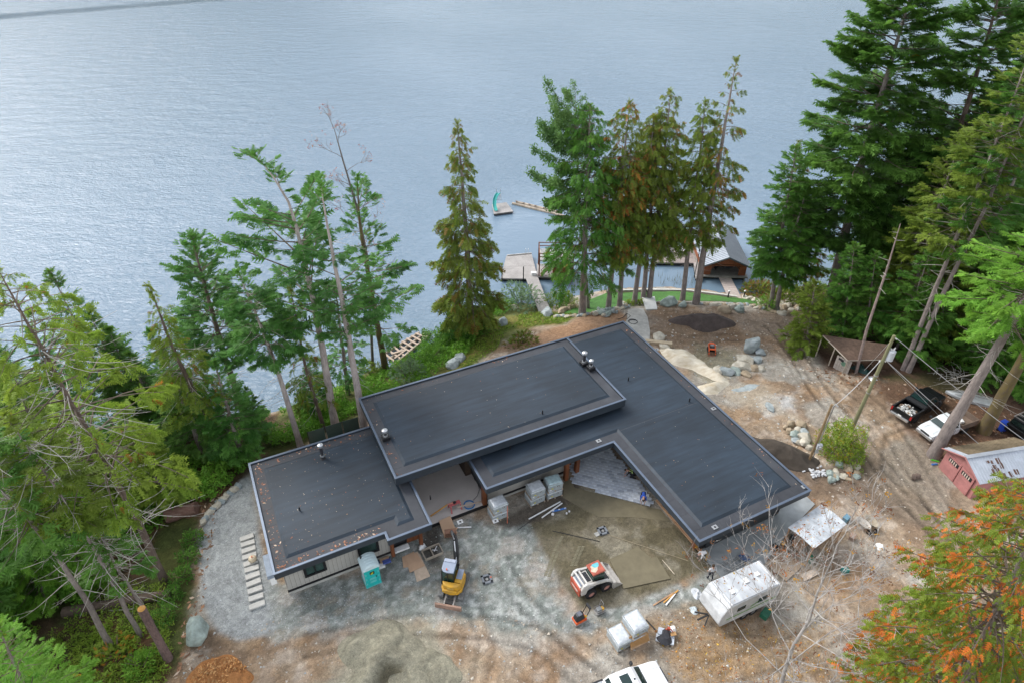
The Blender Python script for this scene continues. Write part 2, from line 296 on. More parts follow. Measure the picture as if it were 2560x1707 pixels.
def groundmat():
    m = bpy.data.materials.new('soil'); N, L = nodes(m); b = N['Principled BSDF']; b.inputs['Roughness'].default_value = .9; b.inputs['Specular IOR Level'].default_value = .2
    a = N.new('ShaderNodeAttribute'); a.attribute_name = 'tint'; g = N.new('ShaderNodeNewGeometry')
    ns = []
    for s, d in ((.9, 6), (7., 8), (2.5, 6)):
        n = N.new('ShaderNodeTexNoise'); n.inputs['Scale'].default_value = s; n.inputs['Detail'].default_value = d; n.inputs['Roughness'].default_value = .7
        n.inputs['Distortion'].default_value = 1.6; L.new(g.outputs['Position'], n.inputs[0]); ns.append(n)
    h = N.new('ShaderNodeHueSaturation'); L.new(a.outputs['Color'], h.inputs['Color'])
    mm = N.new('ShaderNodeMath'); mm.operation = 'MULTIPLY'
    for i, (n, lo, hi) in enumerate(((ns[0], .72, 1.28), (ns[1], .6, 1.45))):
        r = N.new('ShaderNodeMapRange'); r.inputs[1].default_value = .32; r.inputs[2].default_value = .68; r.inputs[3].default_value = lo; r.inputs[4].default_value = hi
        L.new(n.outputs[0], r.inputs[0]); L.new(r.outputs[0], mm.inputs[i])
    L.new(mm.outputs[0], h.inputs['Value']); L.new(h.outputs[0], b.inputs['Base Color'])
    bp = N.new('ShaderNodeBump'); bp.inputs['Strength'].default_value = .8; bp.inputs['Distance'].default_value = .14
    ad = N.new('ShaderNodeMath'); ad.operation = 'ADD'; L.new(ns[1].outputs[0], ad.inputs[0]); L.new(ns[2].outputs[0], ad.inputs[1])
    L.new(ad.outputs[0], bp.inputs['Height']); L.new(bp.outputs[0], b.inputs['Normal'])
    return m
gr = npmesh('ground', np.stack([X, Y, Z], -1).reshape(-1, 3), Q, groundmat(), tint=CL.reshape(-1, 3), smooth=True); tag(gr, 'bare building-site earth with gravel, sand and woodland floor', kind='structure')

# ================================================================ LAKE
def watermat():
    m = bpy.data.materials.new('water'); N, L = nodes(m); b = N['Principled BSDF']
    b.inputs['Base Color'].default_value = (.135, .197, .26, 1); b.inputs['Roughness'].default_value = .12; b.inputs['IOR'].default_value = 1.33; b.inputs['Specular IOR Level'].default_value = .5
    g = N.new('ShaderNodeNewGeometry')
    mp = N.new('ShaderNodeMapping'); mp.inputs['Rotation'].default_value = (0, 0, rad(-14)); mp.inputs['Scale'].default_value = (.55, 1.1, 1.); L.new(g.outputs['Position'], mp.inputs[0])
    w1 = N.new('ShaderNodeTexNoise'); w1.inputs['Scale'].default_value = 1.9; w1.inputs['Detail'].default_value = 5; w1.inputs['Roughness'].default_value = .6; w1.inputs['Distortion'].default_value = .5
    w2 = N.new('ShaderNodeTexNoise'); w2.inputs['Scale'].default_value = .28; w2.inputs['Detail'].default_value = 3; w2.inputs['Distortion'].default_value = .4
    L.new(mp.outputs[0], w1.inputs[0]); L.new(mp.outputs[0], w2.inputs[0])
    # calm water near the docks and in slicks, ripples further out
    sp = N.new('ShaderNodeSeparateXYZ'); L.new(g.outputs['Position'], sp.inputs[0])
    big = N.new('ShaderNodeTexNoise'); big.inputs['Scale'].default_value = .016; big.inputs['Detail'].default_value = 4; L.new(g.outputs['Position'], big.inputs[0])
    rg = N.new('ShaderNodeMapRange'); rg.inputs[1].default_value = .38; rg.inputs[2].default_value = .6; rg.inputs[3].default_value = .8; rg.inputs[4].default_value = 1.; L.new(big.outputs[0], rg.inputs[0])
    vd = N.new('ShaderNodeVectorMath'); vd.operation = 'DISTANCE'; vd.inputs[1].default_value = (16, 84, -4); L.new(g.outputs['Position'], vd.inputs[0])
    rc = N.new('ShaderNodeMapRange'); rc.inputs[1].default_value = 13; rc.inputs[2].default_value = 34; rc.inputs[3].default_value = .06; rc.inputs[4].default_value = 1; L.new(vd.outputs['Value'], rc.inputs[0])
    k = N.new('ShaderNodeMath'); k.operation = 'MULTIPLY'; L.new(rg.outputs[0], k.inputs[0]); L.new(rc.outputs[0], k.inputs[1])
    # a gust line of steeper ripples far out on the left
    A_, B_ = W(-60, 44, LAKE), W(560, -6, LAKE); nv = np.array((-(B_-A_)[1], (B_-A_)[0])); nv = nv/np.linalg.norm(nv)
    dp = N.new('ShaderNodeVectorMath'); dp.operation = 'DOT_PRODUCT'; dp.inputs[1].default_value = (nv[0], nv[1], 0); L.new(g.outputs['Position'], dp.inputs[0])
    o_ = float(nv@A_[:2]); sb_ = N.new('ShaderNodeMath'); sb_.operation = 'SUBTRACT'; sb_.inputs[1].default_value = o_; L.new(dp.outputs['Value'], sb_.inputs[0]); ab = N.new('ShaderNodeMath'); ab.operation = 'ABSOLUTE'; L.new(sb_.outputs[0], ab.inputs[0])
    sl2 = N.new('ShaderNodeMapRange'); sl2.inputs[1].default_value = 1.5; sl2.inputs[2].default_value = 9; sl2.inputs[3].default_value = 3.2; sl2.inputs[4].default_value = 1; L.new(ab.outputs[0], sl2.inputs[0])
    kk = N.new('ShaderNodeMath'); kk.operation = 'MULTIPLY'; L.new(k.outputs[0], kk.inputs[0]); L.new(sl2.outputs[0], kk.inputs[1]); k = kk
    s = N.new('ShaderNodeMath'); s.operation = 'MULTIPLY_ADD'; s.inputs[1].default_value = 1.3; L.new(w2.outputs[0], s.inputs[0]); L.new(w1.outputs[0], s.inputs[2])
    k2 = N.new('ShaderNodeMath'); k2.operation = 'MULTIPLY'; k2.inputs[1].default_value = .42; L.new(k.outputs[0], k2.inputs[0])
    bp = N.new('ShaderNodeBump'); bp.inputs['Distance'].default_value = 1.0; L.new(k2.outputs[0], bp.inputs['Strength']); L.new(s.outputs[0], bp.inputs['Height'])
    L.new(bp.outputs[0], b.inputs['Normal'])
    return m
xs = [-1500, -400, -100, 0, 100, 400, 1500]; ys = [20, 60, 100, 200, 500, 1000, 1600]
V = np.array([(x, y, LAKE) for y in ys for x in xs]); n = len(xs)
wt = npmesh('lake', V, np.array([(j*n+i, j*n+i+1, (j+1)*n+i+1, (j+1)*n+i) for j in range(len(ys)-1) for i in range(n-1)]), watermat()); tag(wt, 'rippled grey blue lake', kind='structure')
# far shore
hx = np.linspace(-1500, 1500, 90); hy = np.linspace(900, 1700, 24); HX, HY = np.meshgrid(hx, hy)
HZ = -6+smooth(900, 1400, HY)*(95+190*smooth(-150, -600, HX))*(.55+.9*fbm(HX*.004, HY*.004, 5))+fbm(HX*.03, HY*.03, 8)*10*smooth(900, 960, HY)
ix = np.arange(HX.size).reshape(HX.shape)
tag(npmesh('hills', np.stack([HX, HY, HZ], -1).reshape(-1, 3), np.stack([ix[:-1, :-1], ix[:-1, 1:], ix[1:, 1:], ix[1:, :-1]], -1).reshape(-1, 4), mk('far_forest', (.035, .06, .035), .9, .4, .02), smooth=True), 'wooded hills across the lake', kind='structure')

# lawn, pale wall along the water
def drape(name, poly, m, dz, step=.35, thick=None):
    P = np.array(poly); x0, y0 = P.min(0); x1, y1 = P.max(0)
    bm = bmesh.new(); vs_ = [bm.verts.new((p[0], p[1], 0)) for p in P]; bm.faces.new(vs_)
    for ax, lo, hi in ((0, x0, x1), (1, y0, y1)):
        for c in np.arange(lo+step, hi, step):
            no = (1, 0, 0) if ax == 0 else (0, 1, 0); pt = (c, 0, 0) if ax == 0 else (0, c, 0)
            bmesh.ops.bisect_plane(bm, geom=bm.verts[:]+bm.edges[:]+bm.faces[:], plane_co=pt, plane_no=no)
    co_ = np.array([v.co[:2] for v in bm.verts]); zz = TH(co_[:, 0], co_[:, 1])+dz
    for v, z in zip(bm.verts, zz): v.co.z = z
    if thick:
        r = bmesh.ops.extrude_face_region(bm, geom=bm.faces[:]); 
        for g_ in r['geom']:
            if isinstance(g_, bmesh.types.BMVert): g_.co.z += thick
    bmesh.ops.recalc_face_normals(bm, faces=bm.faces)
    me = bpy.data.meshes.new(name); bm.to_mesh(me); bm.free(); me.materials.append(m)
    if sum(p.normal.z for p in me.polygons) < 0: me.flip_normals()
    o = bpy.data.objects.new(name, me); col.objects.link(o); return o
lawnp = [W(x, y, -3.4)[:2] for x, y in ((1285, 716), (1340, 693), (1393, 671), (1480, 668.5), (1575, 669), (1690, 684), (1742, 688), (1752, 702), (1700, 706), (1610, 702), (1520, 701), (1465, 708), (1400, 724), (1340, 735), (1295, 727))]
tag(drape('lawn', lawnp, mk('turf', (.045, .135, .018), .8, .3, 5, .6, var2=.25), .06), 'mown bright green lawn by the water', kind='structure')
wb = MB(); wp = [W(x, y, -3.5) for x, y in ((1393, 669), (1480, 666), (1575, 667), (1640, 675), (1692, 682))]
for a_, b_ in zip(wp, wp[1:]):
    d = b_-a_; L_ = np.hypot(d[0], d[1]); wb.box((a_+b_)/2+np.array((0, 0, -.25)), (L_-.01, .3, .75), 0, math.atan2(d[1], d[0]))
tag(wb.build('shore_wall', mk('pale_concrete', (.5, .49, .45), .8, .15, 4, .2), bevel=.02), 'long low pale concrete wall between the lawn and the water', 'wall')
pp = [G(x, y)[:2] for x, y in ((1441, 712), (1478, 709), (1488, 735), (1493, 760), (1491, 790), (1475, 792), (1440, 735), (1430, 745), (1436, 730))]
conc = mk('stamped_concrete', (.42, .41, .38), .75, .2, 2.5, .5, bscale=6)
tag(drape('path', [G(x, y)[:2] for x, y in ((1442, 713), (1476, 710), (1487, 730), (1493, 762), (1491, 792), (1470, 800), (1425, 760), (1440, 735))], conc, .05, .4, .08), 'curving textured concrete path at the house corner', kind='structure')
tag(drape('path', [uvw(u, v)[:2] for u, v in ((26.6, 18.3), (26.6, 21.0), (34.8, 21.0), (35.2, 26), (38.2, 26), (38.1, 20.4), (34.4, 19.4), (30.2, 17.9))], mk('apron_concrete', (.32, .34, .345), .6, .18, 1.2, .15), .015, .6, .07), 'smooth grey concrete apron under the house eave', kind='structure')

scr = [W((1180+x*.3552)/K, (1150+y*.3552)/K)[:2] for x, y in ((965, 700), (1165, 612), (1215, 650), (1255, 690), (1300, 680), (1395, 835), (1230, 870), (1065, 905), (1040, 850))]
tag(drape('sand_bed', scr, mk('screeded_sand', (.150, .130, .083), .9, .14, 1.6, .3, var2=.12), .01, .3, .07), 'smoothly screeded damp sand in front of the loader bucket', kind='structure')
scr = [W((1180+x*.3552)/K, (1150+y*.3552)/K)[:2] for x, y in ((690, 120), (720, 190), (900, 240), (1240, 330), (1330, 345), (1400, 430), (1150, 400), (900, 400), (760, 330), (640, 260), (650, 150))]
tag(drape('sand_bed', scr, MATS['screeded_sand'], .0, .3, .018), 'smooth sand strip along the unfinished paver edge', kind='structure')

# ================================================================ HOUSE
charc = mk('charcoal_fascia', (.028, .036, .046), .45, .15, 1.5); cope = mk('coping_metal', (.105, .135, .185), .35, .1, 1.2, metal=.35, spec=.6)
def roofmat(name, c, seam):
    m = mk(name, c, .6, .3, .8, .1, spec=.4, stretch=(.3, 2.6, 1), var2=.4); return m
memb = roofmat('roof_membrane_dark', (.017, .028, .042), 1); memg = mk('roof_membrane_worn', (.050, .054, .062), .6, .28, .9, .1, spec=.35, c2=(.035, .037, .044))
side_m = mk('siding_greige', (.36, .345, .315), .7, .07, 2, .1); side_d = mk('siding_black', (.02, .02, .022), .6, .2, 2); ftg = mk('footing', (.38, .37, .34), .85, .15, 3, .3)
cedar = mk('stained_wood', (.16, .055, .022), .55, .3, 2.5, .15, stretch=(6, 6, .5)); blackf = mk('black_frame', (.012, .012, .014), .4, .2, 3); wgl = glass('window_glass', (.03, .06, .055))
whitep = mk('white_paint', (.75, .75, .74), .5, .05, 3); chrome = mk('galvanised', (.55, .56, .57), .3, .12, 4, metal=.8); blackr = mk('black_rubber', (.016, .016, .017), .7, .25, 5, .2)
house = thing('modern_house', 'large L shaped new house with three flat dark roofs and grey metal edging', 'house', (0, 0, 0), YAW)
def inset(P, d):
    n = len(P); out = []
    for i in range(n):
        p0, p1, p2 = np.array(P[i-1]), np.array(P[i]), np.array(P[(i+1) % n])
        a = (p1-p0)/np.linalg.norm(p1-p0); b = (p2-p1)/np.linalg.norm(p2-p1)
        na = np.array((-a[1], a[0])); nb = np.array((-b[1], b[0])); k = d/(1+na@nb)
        out.append(p1+(na+nb)*k)
    return out
def ring(mb, A_, B_, z0, z1, m=0):
    n = len(A_); vv = [(*p, z) for z in (z0, z1) for P in (A_, B_) for p in P]
    ff = []
    for i in range(n):
        j = (i+1) % n
        ff += [(2*n+i, 2*n+j, 3*n+j, 3*n+i), (i, n+i, n+j, j), (i, j, 2*n+j, 2*n+i), (n+j, n+i, 3*n+i, 3*n+j)]
    mb.add(vv, ff, m)
def roof(poly, zt, fh, name, ins=1.0):
    r = MB(); ring(r, inset(poly, .03), inset(poly, .17), zt-fh, zt-.06); r.prism(inset(poly, .17), zt-fh, zt-fh+.1)
    fa = r.build('fascia', charc, house)
    c = MB(); ring(c, inset(poly, -.015), inset(poly, .165), zt-.06, zt); cp = c.build('coping', cope, fa, bevel=.012)
    p = MB(); p.prism(inset(poly, .19), zt-.35, zt-.13); rp = p.build('roof', memg, house)
    f = MB(); a, b = inset(poly, ins), inset(poly, ins+.22); n = len(a)
    f.add([(*q, zt-.129) for q in a]+[(*q, zt-.01) for q in b], [tuple(range(n, 2*n))]+[(i, (i+1) % n, (i+1) % n+n, i+n) for i in range(n)])
    f.build('roof_field', memb, rp)
    s = MB()      # lap seams: thin strips standing proud of the sheet
    xs_ = [q[0] for q in b]; ys_ = [q[1] for q in b]
    return rp, fa
PL = [(-2.52, 29.95), (5.12, 29.95), (5.12, 29.25), (8.43, 29.25), (8.43, 41.06), (-2.52, 41.06)]
PM = [(7.15, 33.45), (27.85, 33.45), (27.85, 43.55), (7.15, 43.55)]
PR = [(13.23, 30.48), (24.72, 30.48), (24.72, 19.62), (35.46, 19.62), (35.46, 44.89), (26.6, 44.89), (26.6, 36), (13.23, 36)]
rL, fL = roof(PL, 3.9, .62, 'left'); rM, fM = roof(PM, 5.05, .8, 'mid'); rR, fR = roof(PR, 3.9, .62, 'right')
# lap seams on the membranes
def seams(par, lines, z, w=.05):
    s = MB()
    for x0, y0, x1, y1 in lines:
        L_ = math.hypot(x1-x0, y1-y0); s.box(((x0+x1)/2, (y0+y1)/2, z), (L_, w, .012), 0, math.atan2(y1-y0, x1-x0))
    s.build('seam', memg, par)
pass; seams(rR, [(26.0, 31.4, 34.1, 31.4)], 3.887, .05)
seams(rL, [(x, 29.97+.2, x, 30.9) for x in np.arange(-1.5, 4.8, 1.3)]+[(-2.3, y, -1.55, y) for y in np.arange(31, 40.5, 1.6)], 3.775, .03)
seams(rM, [(x, 33.7, x, 34.4) for x in np.arange(8.2, 27.4, 1.25)]+[(7.4, y, 8.1, y) for y in np.arange(34.5, 43, 1.4)], 4.925, .03)
seams(rR, [(x, 30.7, x, 31.4) for x in np.arange(14.4, 24.4, 1.25)]+[(24.95, y, 25.65, y) for y in np.arange(20.6, 30.4, 1.5)]+[(34.5, y, 35.2, y) for y in np.arange(20.6, 44, 1.5)]+[(x, 19.85, x, 20.55) for x in np.arange(25.8, 35, 1.4)], 3.775, .03)
# walls
def slabwall(name, u0_, v0_, u1_, v1_, z0, z1, m, par=house): return MB().box(((u0_+u1_)/2, (v0_+v1_)/2, (z0+z1)/2), (abs(u1_-u0_), abs(v1_-v0_), z1-z0), 0).build(name, m, par)
wL = slabwall('wall', -1.95, 30.93, 5.5, 40.9, .3, 3.4, side_d); slabwall('wall', 5.5, 32.4, 8.2, 40.9, .3, 3.4, side_d)
wM = slabwall('wall', 9.0, 37.2, 27.5, 43.2, .3, 4.5, side_d); wF = slabwall('wall', 14.05, 32.22, 21.2, 43, .3, 3.4, side_d); wG = slabwall('wall', 21.2, 33.9, 26.6, 43, .3, 3.4, side_d)
wR = slabwall('wall', 26.68, 21.0, 34.7, 44.2, .3, 3.4, side_d)
def boards(par, a, b, z0, z1, n_out, wdt=.3, m=side_m):
    a = np.array(a); b = np.array(b); L_ = np.linalg.norm(b-a); k = max(1, int(round(L_/wdt))); d = (b-a)/L_
    no = np.array(n_out); me0 = None
    for i in range(k):
        c = a+d*(i+.5)*L_/k+no*.012
        if me0 is None:
            o = MB().box((0, 0, 0), (L_/k-.014, .03, z1-z0), 0, 0).build('siding_board', m, par); me0 = o
        else:
            o = me0.copy(); col.objects.link(o); o.parent = par
        o.location = (c[0], c[1], (z0+z1)/2); o.rotation_euler = (0, 0, math.atan2(d[1], d[0]))
boards(wL, (-1.97, 30.9), (5.5, 30.9), .5, 3.3, (0, -1)); boards(wL, (-2.0, 40.9), (-2.0, 30.93), .5, 3.3, (-1, 0)); boards(wF, (14.05, 32.18), (21.2, 32.18), .5, 3.3, (0, -1)); boards(wG, (22.4, 33.86), (26.6, 33.86), .5, 3.3, (0, -1))
boards(wR, (26.64, 33.8), (26.64, 31.9), .5, 3.3, (-1, 0)); boards(wR, (34.74, 21), (34.74, 26), .3, 3.3, (1, 0), .35, ftg)
f = MB()
for a, b in (((-2.03, 30.86), (5.52, 30.86)), ((14.0, 32.14), (21.2, 32.14))):
    MB().box(((a[0]+b[0])/2, a[1]+.06, .15), (b[0]-a[0], .12, .34)).build('foundation', ftg, house)
MB().box((-1.97, 35.9, .15), (.14, 9.9, .34)).build('foundation', ftg, house)
for a, b in (((-2.04, 30.84), (5.53, 30.84)), ((13.99, 32.12), (21.21, 32.12)), ((22.4, 33.8), (26.6, 33.8))): MB().box(((a[0]+b[0])/2, a[1]+.03, .41), (b[0]-a[0], .08, .2)).build('base_flashing', blackf, house)
def window(u0_, u1_, z0, z1, v, ax='v', mull=1, m=blackf, par=house):
    w = MB(); t = .09; cu, cz = (u0_+u1_)/2, (z0+z1)/2; U_, Z_ = u1_-u0_, z1-z0
    def bx(c, d): w.box((c[0], 0, c[1]), (d[0], .12, d[1]))
    bx((cu, z0+t), (U_, 2*t)); bx((cu, z1-t), (U_, 2*t)); bx((u0_+t, cz), (2*t, Z_-4*t)); bx((u1_-t, cz), (2*t, Z_-4*t))
    for k in range(mull): bx((u0_+U_*(k+1)/(mull+1), cz), (.09, Z_-4*t))
    f_ = w.build('window', m, par)
    g = MB().box((cu, .03, cz), (U_-2*t, .02, Z_-2*t)).build('pane', wgl, f_)
    b = MB().box((cu, .3, z0+.28), (U_-.3, .3, .12)).box((cu, .22, z0+.2), (U_-4*t, .22, .05)).build('sill', mk('pale_green_sill', (.3, .42, .34), .5), f_)
    if ax == 'v': f_.location = (0, v, 0)
    else: f_.rotation_euler = (0, 0, -pi/2); f_.location = (v, 0, 0)
    return f_
window(-.70, .86, 1.22, 2.75, 30.84); window(3.16, 4.72, 1.15, 2.65, 30.84, mull=0)
# entry: post, door, wood wall
p = MB(); p.box((5.6, 30.62, 1.75), (.26, .26, 3.1)); p.build('post', cedar, house)
p = MB(); p.box((7.84, 30.7, 1.75), (.26, .26, 3.1)); p.build('post', cedar, house)
p = MB(); p.box((7.35, 31.25, 1.8), (.9, .08, 3.1)); p.build('entry_wall', cedar, house)
d = MB(); d.box((6.35, 31.3, 1.45), (1.05, .08, 2.4)).build('door', blackf, house)
MB().box((6.15, 31.25, 1.5), (.18, .03, 1.9)).box((6.5, 31.25, 1.5), (.18, .03, 1.9)).build('pane', wgl, house.children[-1]); MB().box((6.36, 30.95, .22), (1.15, .4, .2)).build('door_step', whitep, house, bevel=.02)
# patio deck between the wings
deckm = mk('patio_slab', (.50, .455, .42), .75, .1, .6, .1, var2=.18)
pd = MB(); pd.prism([(8.2, 31.95), (14.05, 31.95), (14.05, 37.3), (8.2, 37.3)], .08, .35); dk = pd.build('patio', deckm, house)
MB().box((11.1, 31.9, .2), (5.9, .09, .26)).build('deck_edge', blackf, dk)
MB().box((13.75, 36.5, 1.9), (.5, 2.2, 3.1)).build('timber_screen', mk('dark_timber', (.045, .028, .018), .7, .3, 2), house)
for u, v in ((13.72, 32.05), (21.0, 31.5), (22.3, 31.9), (26.45, 21.35)):
    MB().box((u, v, 1.75), (.34, .34, 3.1)).build('post', cedar, house)
MB().box((22.0, 32.3, 2.7), (2.2, .35, .5)).build('beam', cedar, house); MB().box((21.9, 33.3, 1.5), (.9, .9, 3.0)).build('timber_wall', cedar, house)
# court side of the right wing: dark openings with light blind panels
for v, w_ in ((30.3, 1.7), (27.6, 1.6), (25.0, 1.2)):
    f_ = MB().box((26.60, v, 1.6), (.14, w_, 2.3)).build('window', blackf, house)
    MB().box((26.52, v-w_*.12, 1.7), (.03, w_*.62, 1.7)).build('blind', mk('blind_grey', (.33, .32, .29), .7), f_)
MB().box((26.62, 22.9, .55), (.12, 3.4, .5)).box((26.55, 23.5, .28), (.2, 5.6, .1)).build('wood_trim', mk('raw_wood', (.36, .22, .13), .7, .25, 3, stretch=(1, 1, 8)), house)
MB().box((30.7, 20.93, 1.7), (7.2, .1, 2.9)).build('garage_front', mk('garage_dark', (.03, .035, .04), .5, .2, 1), house)
# glass balustrade behind the left wing
rl = thing('glass_railing', None, None, (0, 0, 0)); rl.parent = house
for u in (2.55, 4.1, 5.65, 7.2):
    MB().box((u, 45.5, .1), (.06, .06, 2.4)).build('rail_post', blackf, rl)
for u in (3.32, 4.88, 6.42):
    MB().box((u, 45.5, .2), (1.44, .015, 2.1)).build('pane', mk('clear_pane', (.06, .10, .085), .08, .1, 1, spec=.6), rl)
# roof vents: flue pipes on curbs, pipe stubs, roof drains
def flue(u, v, zt, h, r, curb=True):
    g = MB()
    if curb: g.box((u, v, zt+.13), (.62, .62, .3))
    else: g.cyl((u, v, zt), (u, v, zt+.05), .25, .2, 14)
    q = g.build('vent_curb', blackf, house, bevel=.02)
    MB().cyl((u, v, zt+.05), (u, v, zt+h), r*.85, r*.85, 14).build('flue_pipe', mk('flue_black', (.03, .03, .035), .4), q, smooth=40)
    MB().cyl((u, v, zt+h-.06), (u, v, zt+h+.16), r*1.35, r*1.35, 16).cyl((u, v, zt+h+.155), (u, v, zt+h+.26), r*1.5, r*.5, 16).build('flue_cap', chrome, q, smooth=40); MB().cyl((u, v, zt+.3), (u, v, zt+.42), r*1.25, r*1.1, 16).build('flue_collar', chrome, q, smooth=40)
FX = {}
def atz(x, y, z):
    p = W(x, y, z); return p[0]*CY+p[1]*SY, -p[0]*SY+p[1]*CY
for x, y, z, h, r, cb in ((742, 1052, 3.88, 1.35, .15, False), (886, 1006, 5.03, .75, .16, True), (1341, 836, 5.03, 1.2, .17, True), (1357, 846, 5.03, .8, .14, True)):
    u, v = atz(x, y, z); flue(u, v, z, h, r, cb)
for x, y, z in ((689, 1172, 3.88), (989, 1146, 3.88), (1246, 950, 5.03), (1443, 874, 3.88), (1583, 922, 3.88), (1173, 1021, 3.88), (1179, 1019, 3.88), (1191, 1016, 3.88), (1198, 1014, 3.88), (1172, 1031, 3.88), (1289, 988, 3.88)):
    u, v = atz(x, y, z); MB().cyl((u, v, z), (u, v, z+.42), .055, .055, 8).build('vent_stub', blackf, house)
for x, y, z in ((1057, 1198, 3.79), (668, 1182, 3.79), (1138, 1196, 3.79), (1375, 1012, 3.79), (1639, 938, 3.79), (1642, 1210, 3.79), (1847, 1117, 3.79), (1508, 803, 3.79)):
    u, v = atz(x, y, z); q = MB().box((u, v, z+.02), (.42, .34, .05)).build('roof_drain', mk('drain_grey', (.24, .25, .26), .6, .2, 5), house, bevel=.015); MB().cyl((u, v, z+.04), (u, v, z+.08), .09, .05, 10).build('drain_grate', blackf, q)
# hood on the left eave side
MB().box((-2.75, 31.8, 2.6), (.5, 1.9, .35)).build('meter_hood', mk('pale_blue_metal', (.24, .29, .36), .5), house, bevel=.03); MB().box((-2.7, 31.2, 2.05), (.4, .7, .7)).build('wall_vent', whitep, house, bevel=.03)
# needles, twigs and leaves blown on the roofs
lv = MB(); Vv = []; Ff = []; Tt = []
def litter(name, pts, lo, hi, cols, label=None, flat=.25):
    n_ = len(pts); P = np.array(pts); a = rng.random(n_)*2*pi; s = lo+(hi-lo)*rng.random(n_)**2; w = s*(.25+.35*rng.random(n_))
    dx = np.stack([np.cos(a), np.sin(a), rng.normal(0, flat, n_)], -1)*s[:, None]; dy = np.stack([-np.sin(a), np.cos(a), rng.normal(0, flat, n_)], -1)*w[:, None]
    V_ = np.stack([P-dx, P-dy, P+dx, P+dy], 1).reshape(-1, 3); V_[:, 2] = np.maximum(V_[:, 2], np.repeat(P[:, 2], 4)-.0)
    c_ = np.array(cols)[rng.integers(0, len(cols), n_)]*(.7+.6*rng.random((n_, 1)))
    o = npmesh(name, V_, np.arange(4*n_).reshape(-1, 4), leafmat('leaf_litter', .1), tint=np.repeat(c_, 4, 0)); return tag(o, label, kind='stuff')
pts = []
for _ in range(210):
    u, v = random.uniform(-1.3, 7.2), 30.5+9.5*random.random(); pts.append(uvw(u, v, 3.905))
for _ in range(80):
    u, v = random.uniform(8.4, 26.5), random.uniform(34.6, 42.4); pts.append(uvw(u, v, 5.055))
for _ in range(80):
    u, v = random.uniform(26, 34), random.uniform(20.8, 43.6); pts.append(uvw(u, v, 3.905))
litter('roof_litter', pts, .02, .075, [(.34, .22, .12), (.36, .28, .2), (.26, .10, .05), (.38, .33, .27)], 'dry needles and leaf scraps scattered on the flat roofs', .1)
pts = []
for _ in range(320):
    k = random.random()
    if k < .3: u, v, z = random.uniform(-2.2, -1.6), random.uniform(30.3, 40.7), 3.785
    elif k < .55: u, v, z = random.uniform(-2.2, 5), random.uniform(30.2, 30.7), 3.785
    elif k < .75: u, v, z = random.uniform(-2.2, 7.1), random.uniform(40.3, 40.8), 3.785
    elif k < .9: u, v, z = random.choice((random.uniform(7.4, 7.9), random.uniform(7.4, 27))), 0, 4.935; v = random.uniform(33.7, 43.3) if u < 7.9 else random.uniform(42.9, 43.3)
    else: u, v, z = random.uniform(34.8, 35.2), random.uniform(20, 44.5), 3.785
    pts.append(uvw(u, v, z))
litter('gutter_litter', pts, .04, .14, [(.28, .11, .055), (.42, .2, .12), (.25, .1, .05), (.5, .38, .28)], 'reddish leaf debris lying along the roof edges', .1)

# ================================================================ TREES
def tpl_fir():
    v = []; f = []
    for s_ in (1, -1):
        for i in range(4):
            x = .06+.22*i; l = .42*(1-.12*i)
            v += [(x-.09, 0, 0), (x+.15, 0, .01), (x+.24, s_*l, -.05-.03*i)]
    v += [(.80, -.05, -.06), (.80, .05, -.06), (1.08, 0, -.12)]
    return np.array(v, float), np.arange(len(v)).reshape(-1, 3)
def tpl_cedar():
    v = []; r = random.Random(3)
    for s_ in (1, -1):
        for i in range(4):
            x = .03+.23*i; l = .34*(1-.10*i)
            v += [(x-.07, 0, 0), (x+.17, s_*.03, 0), (x+.24, s_*l, r.uniform(-.06, .06))]
    v += [(.8, -.07, 0), (.8, .07, 0), (1.12, 0, 0)]
    return np.array(v, float), np.arange(len(v)).reshape(-1, 3)
def tpl_leaf():
    v = []; r = random.Random(5)
    for i in range(6):
        c = Vector((r.uniform(.1, .9), r.uniform(-.4, .4), r.uniform(-.3, .3))); d = Vector((r.uniform(-1, 1), r.uniform(-1, 1), r.uniform(-.5, .3))).normalized(); n = d.cross(Vector((r.uniform(-.5, .5), r.uniform(-.5, .5), 1))).normalized()
        v += [c-d*.22, c+n*.13, c+d*.24, c-d*.22, c+d*.24, c-n*.13]
    return np.array([tuple(q) for q in v]), np.arange(len(v)).reshape(-1, 3)
PALE = mk('bark_pale', (.36, .31, .29), .85, .3, 5, .8, stretch=(2, 2, .35), var2=.3)
TPL = {'fir': tpl_fir(), 'cedar': tpl_cedar(), 'leaf': tpl_leaf()}
def nrm(a): return a/np.maximum(np.linalg.norm(a, axis=-1, keepdims=True), 1e-9)
def foliage(name, P, Xd, Nd, S, C, kind, parent=None, kd=None, sy=None):
    tv, tf = TPL[kind]; n = len(P); Xd = nrm(Xd); Yd = nrm(np.cross(Nd, Xd)); Zd = np.cross(Xd, Yd)
    sy_ = S if sy is None else S*sy
    V = P[:, None]+tv[None, :, 0:1]*(Xd*S[:, None])[:, None]+tv[None, :, 1:2]*(Yd*sy_[:, None])[:, None]+tv[None, :, 2:3]*(Zd*S[:, None])[:, None]
    F = (tf[None]+(np.arange(n)*len(tv))[:, None, None]).reshape(-1, 3)
    T = np.repeat(C, len(tv), 0)*(.82+.36*rng.random((n*len(tv), 1)))
    o = npmesh(name, V.reshape(-1, 3), F, leafmat('foliage'), parent, tint=T); return tag(o, kind=kd)
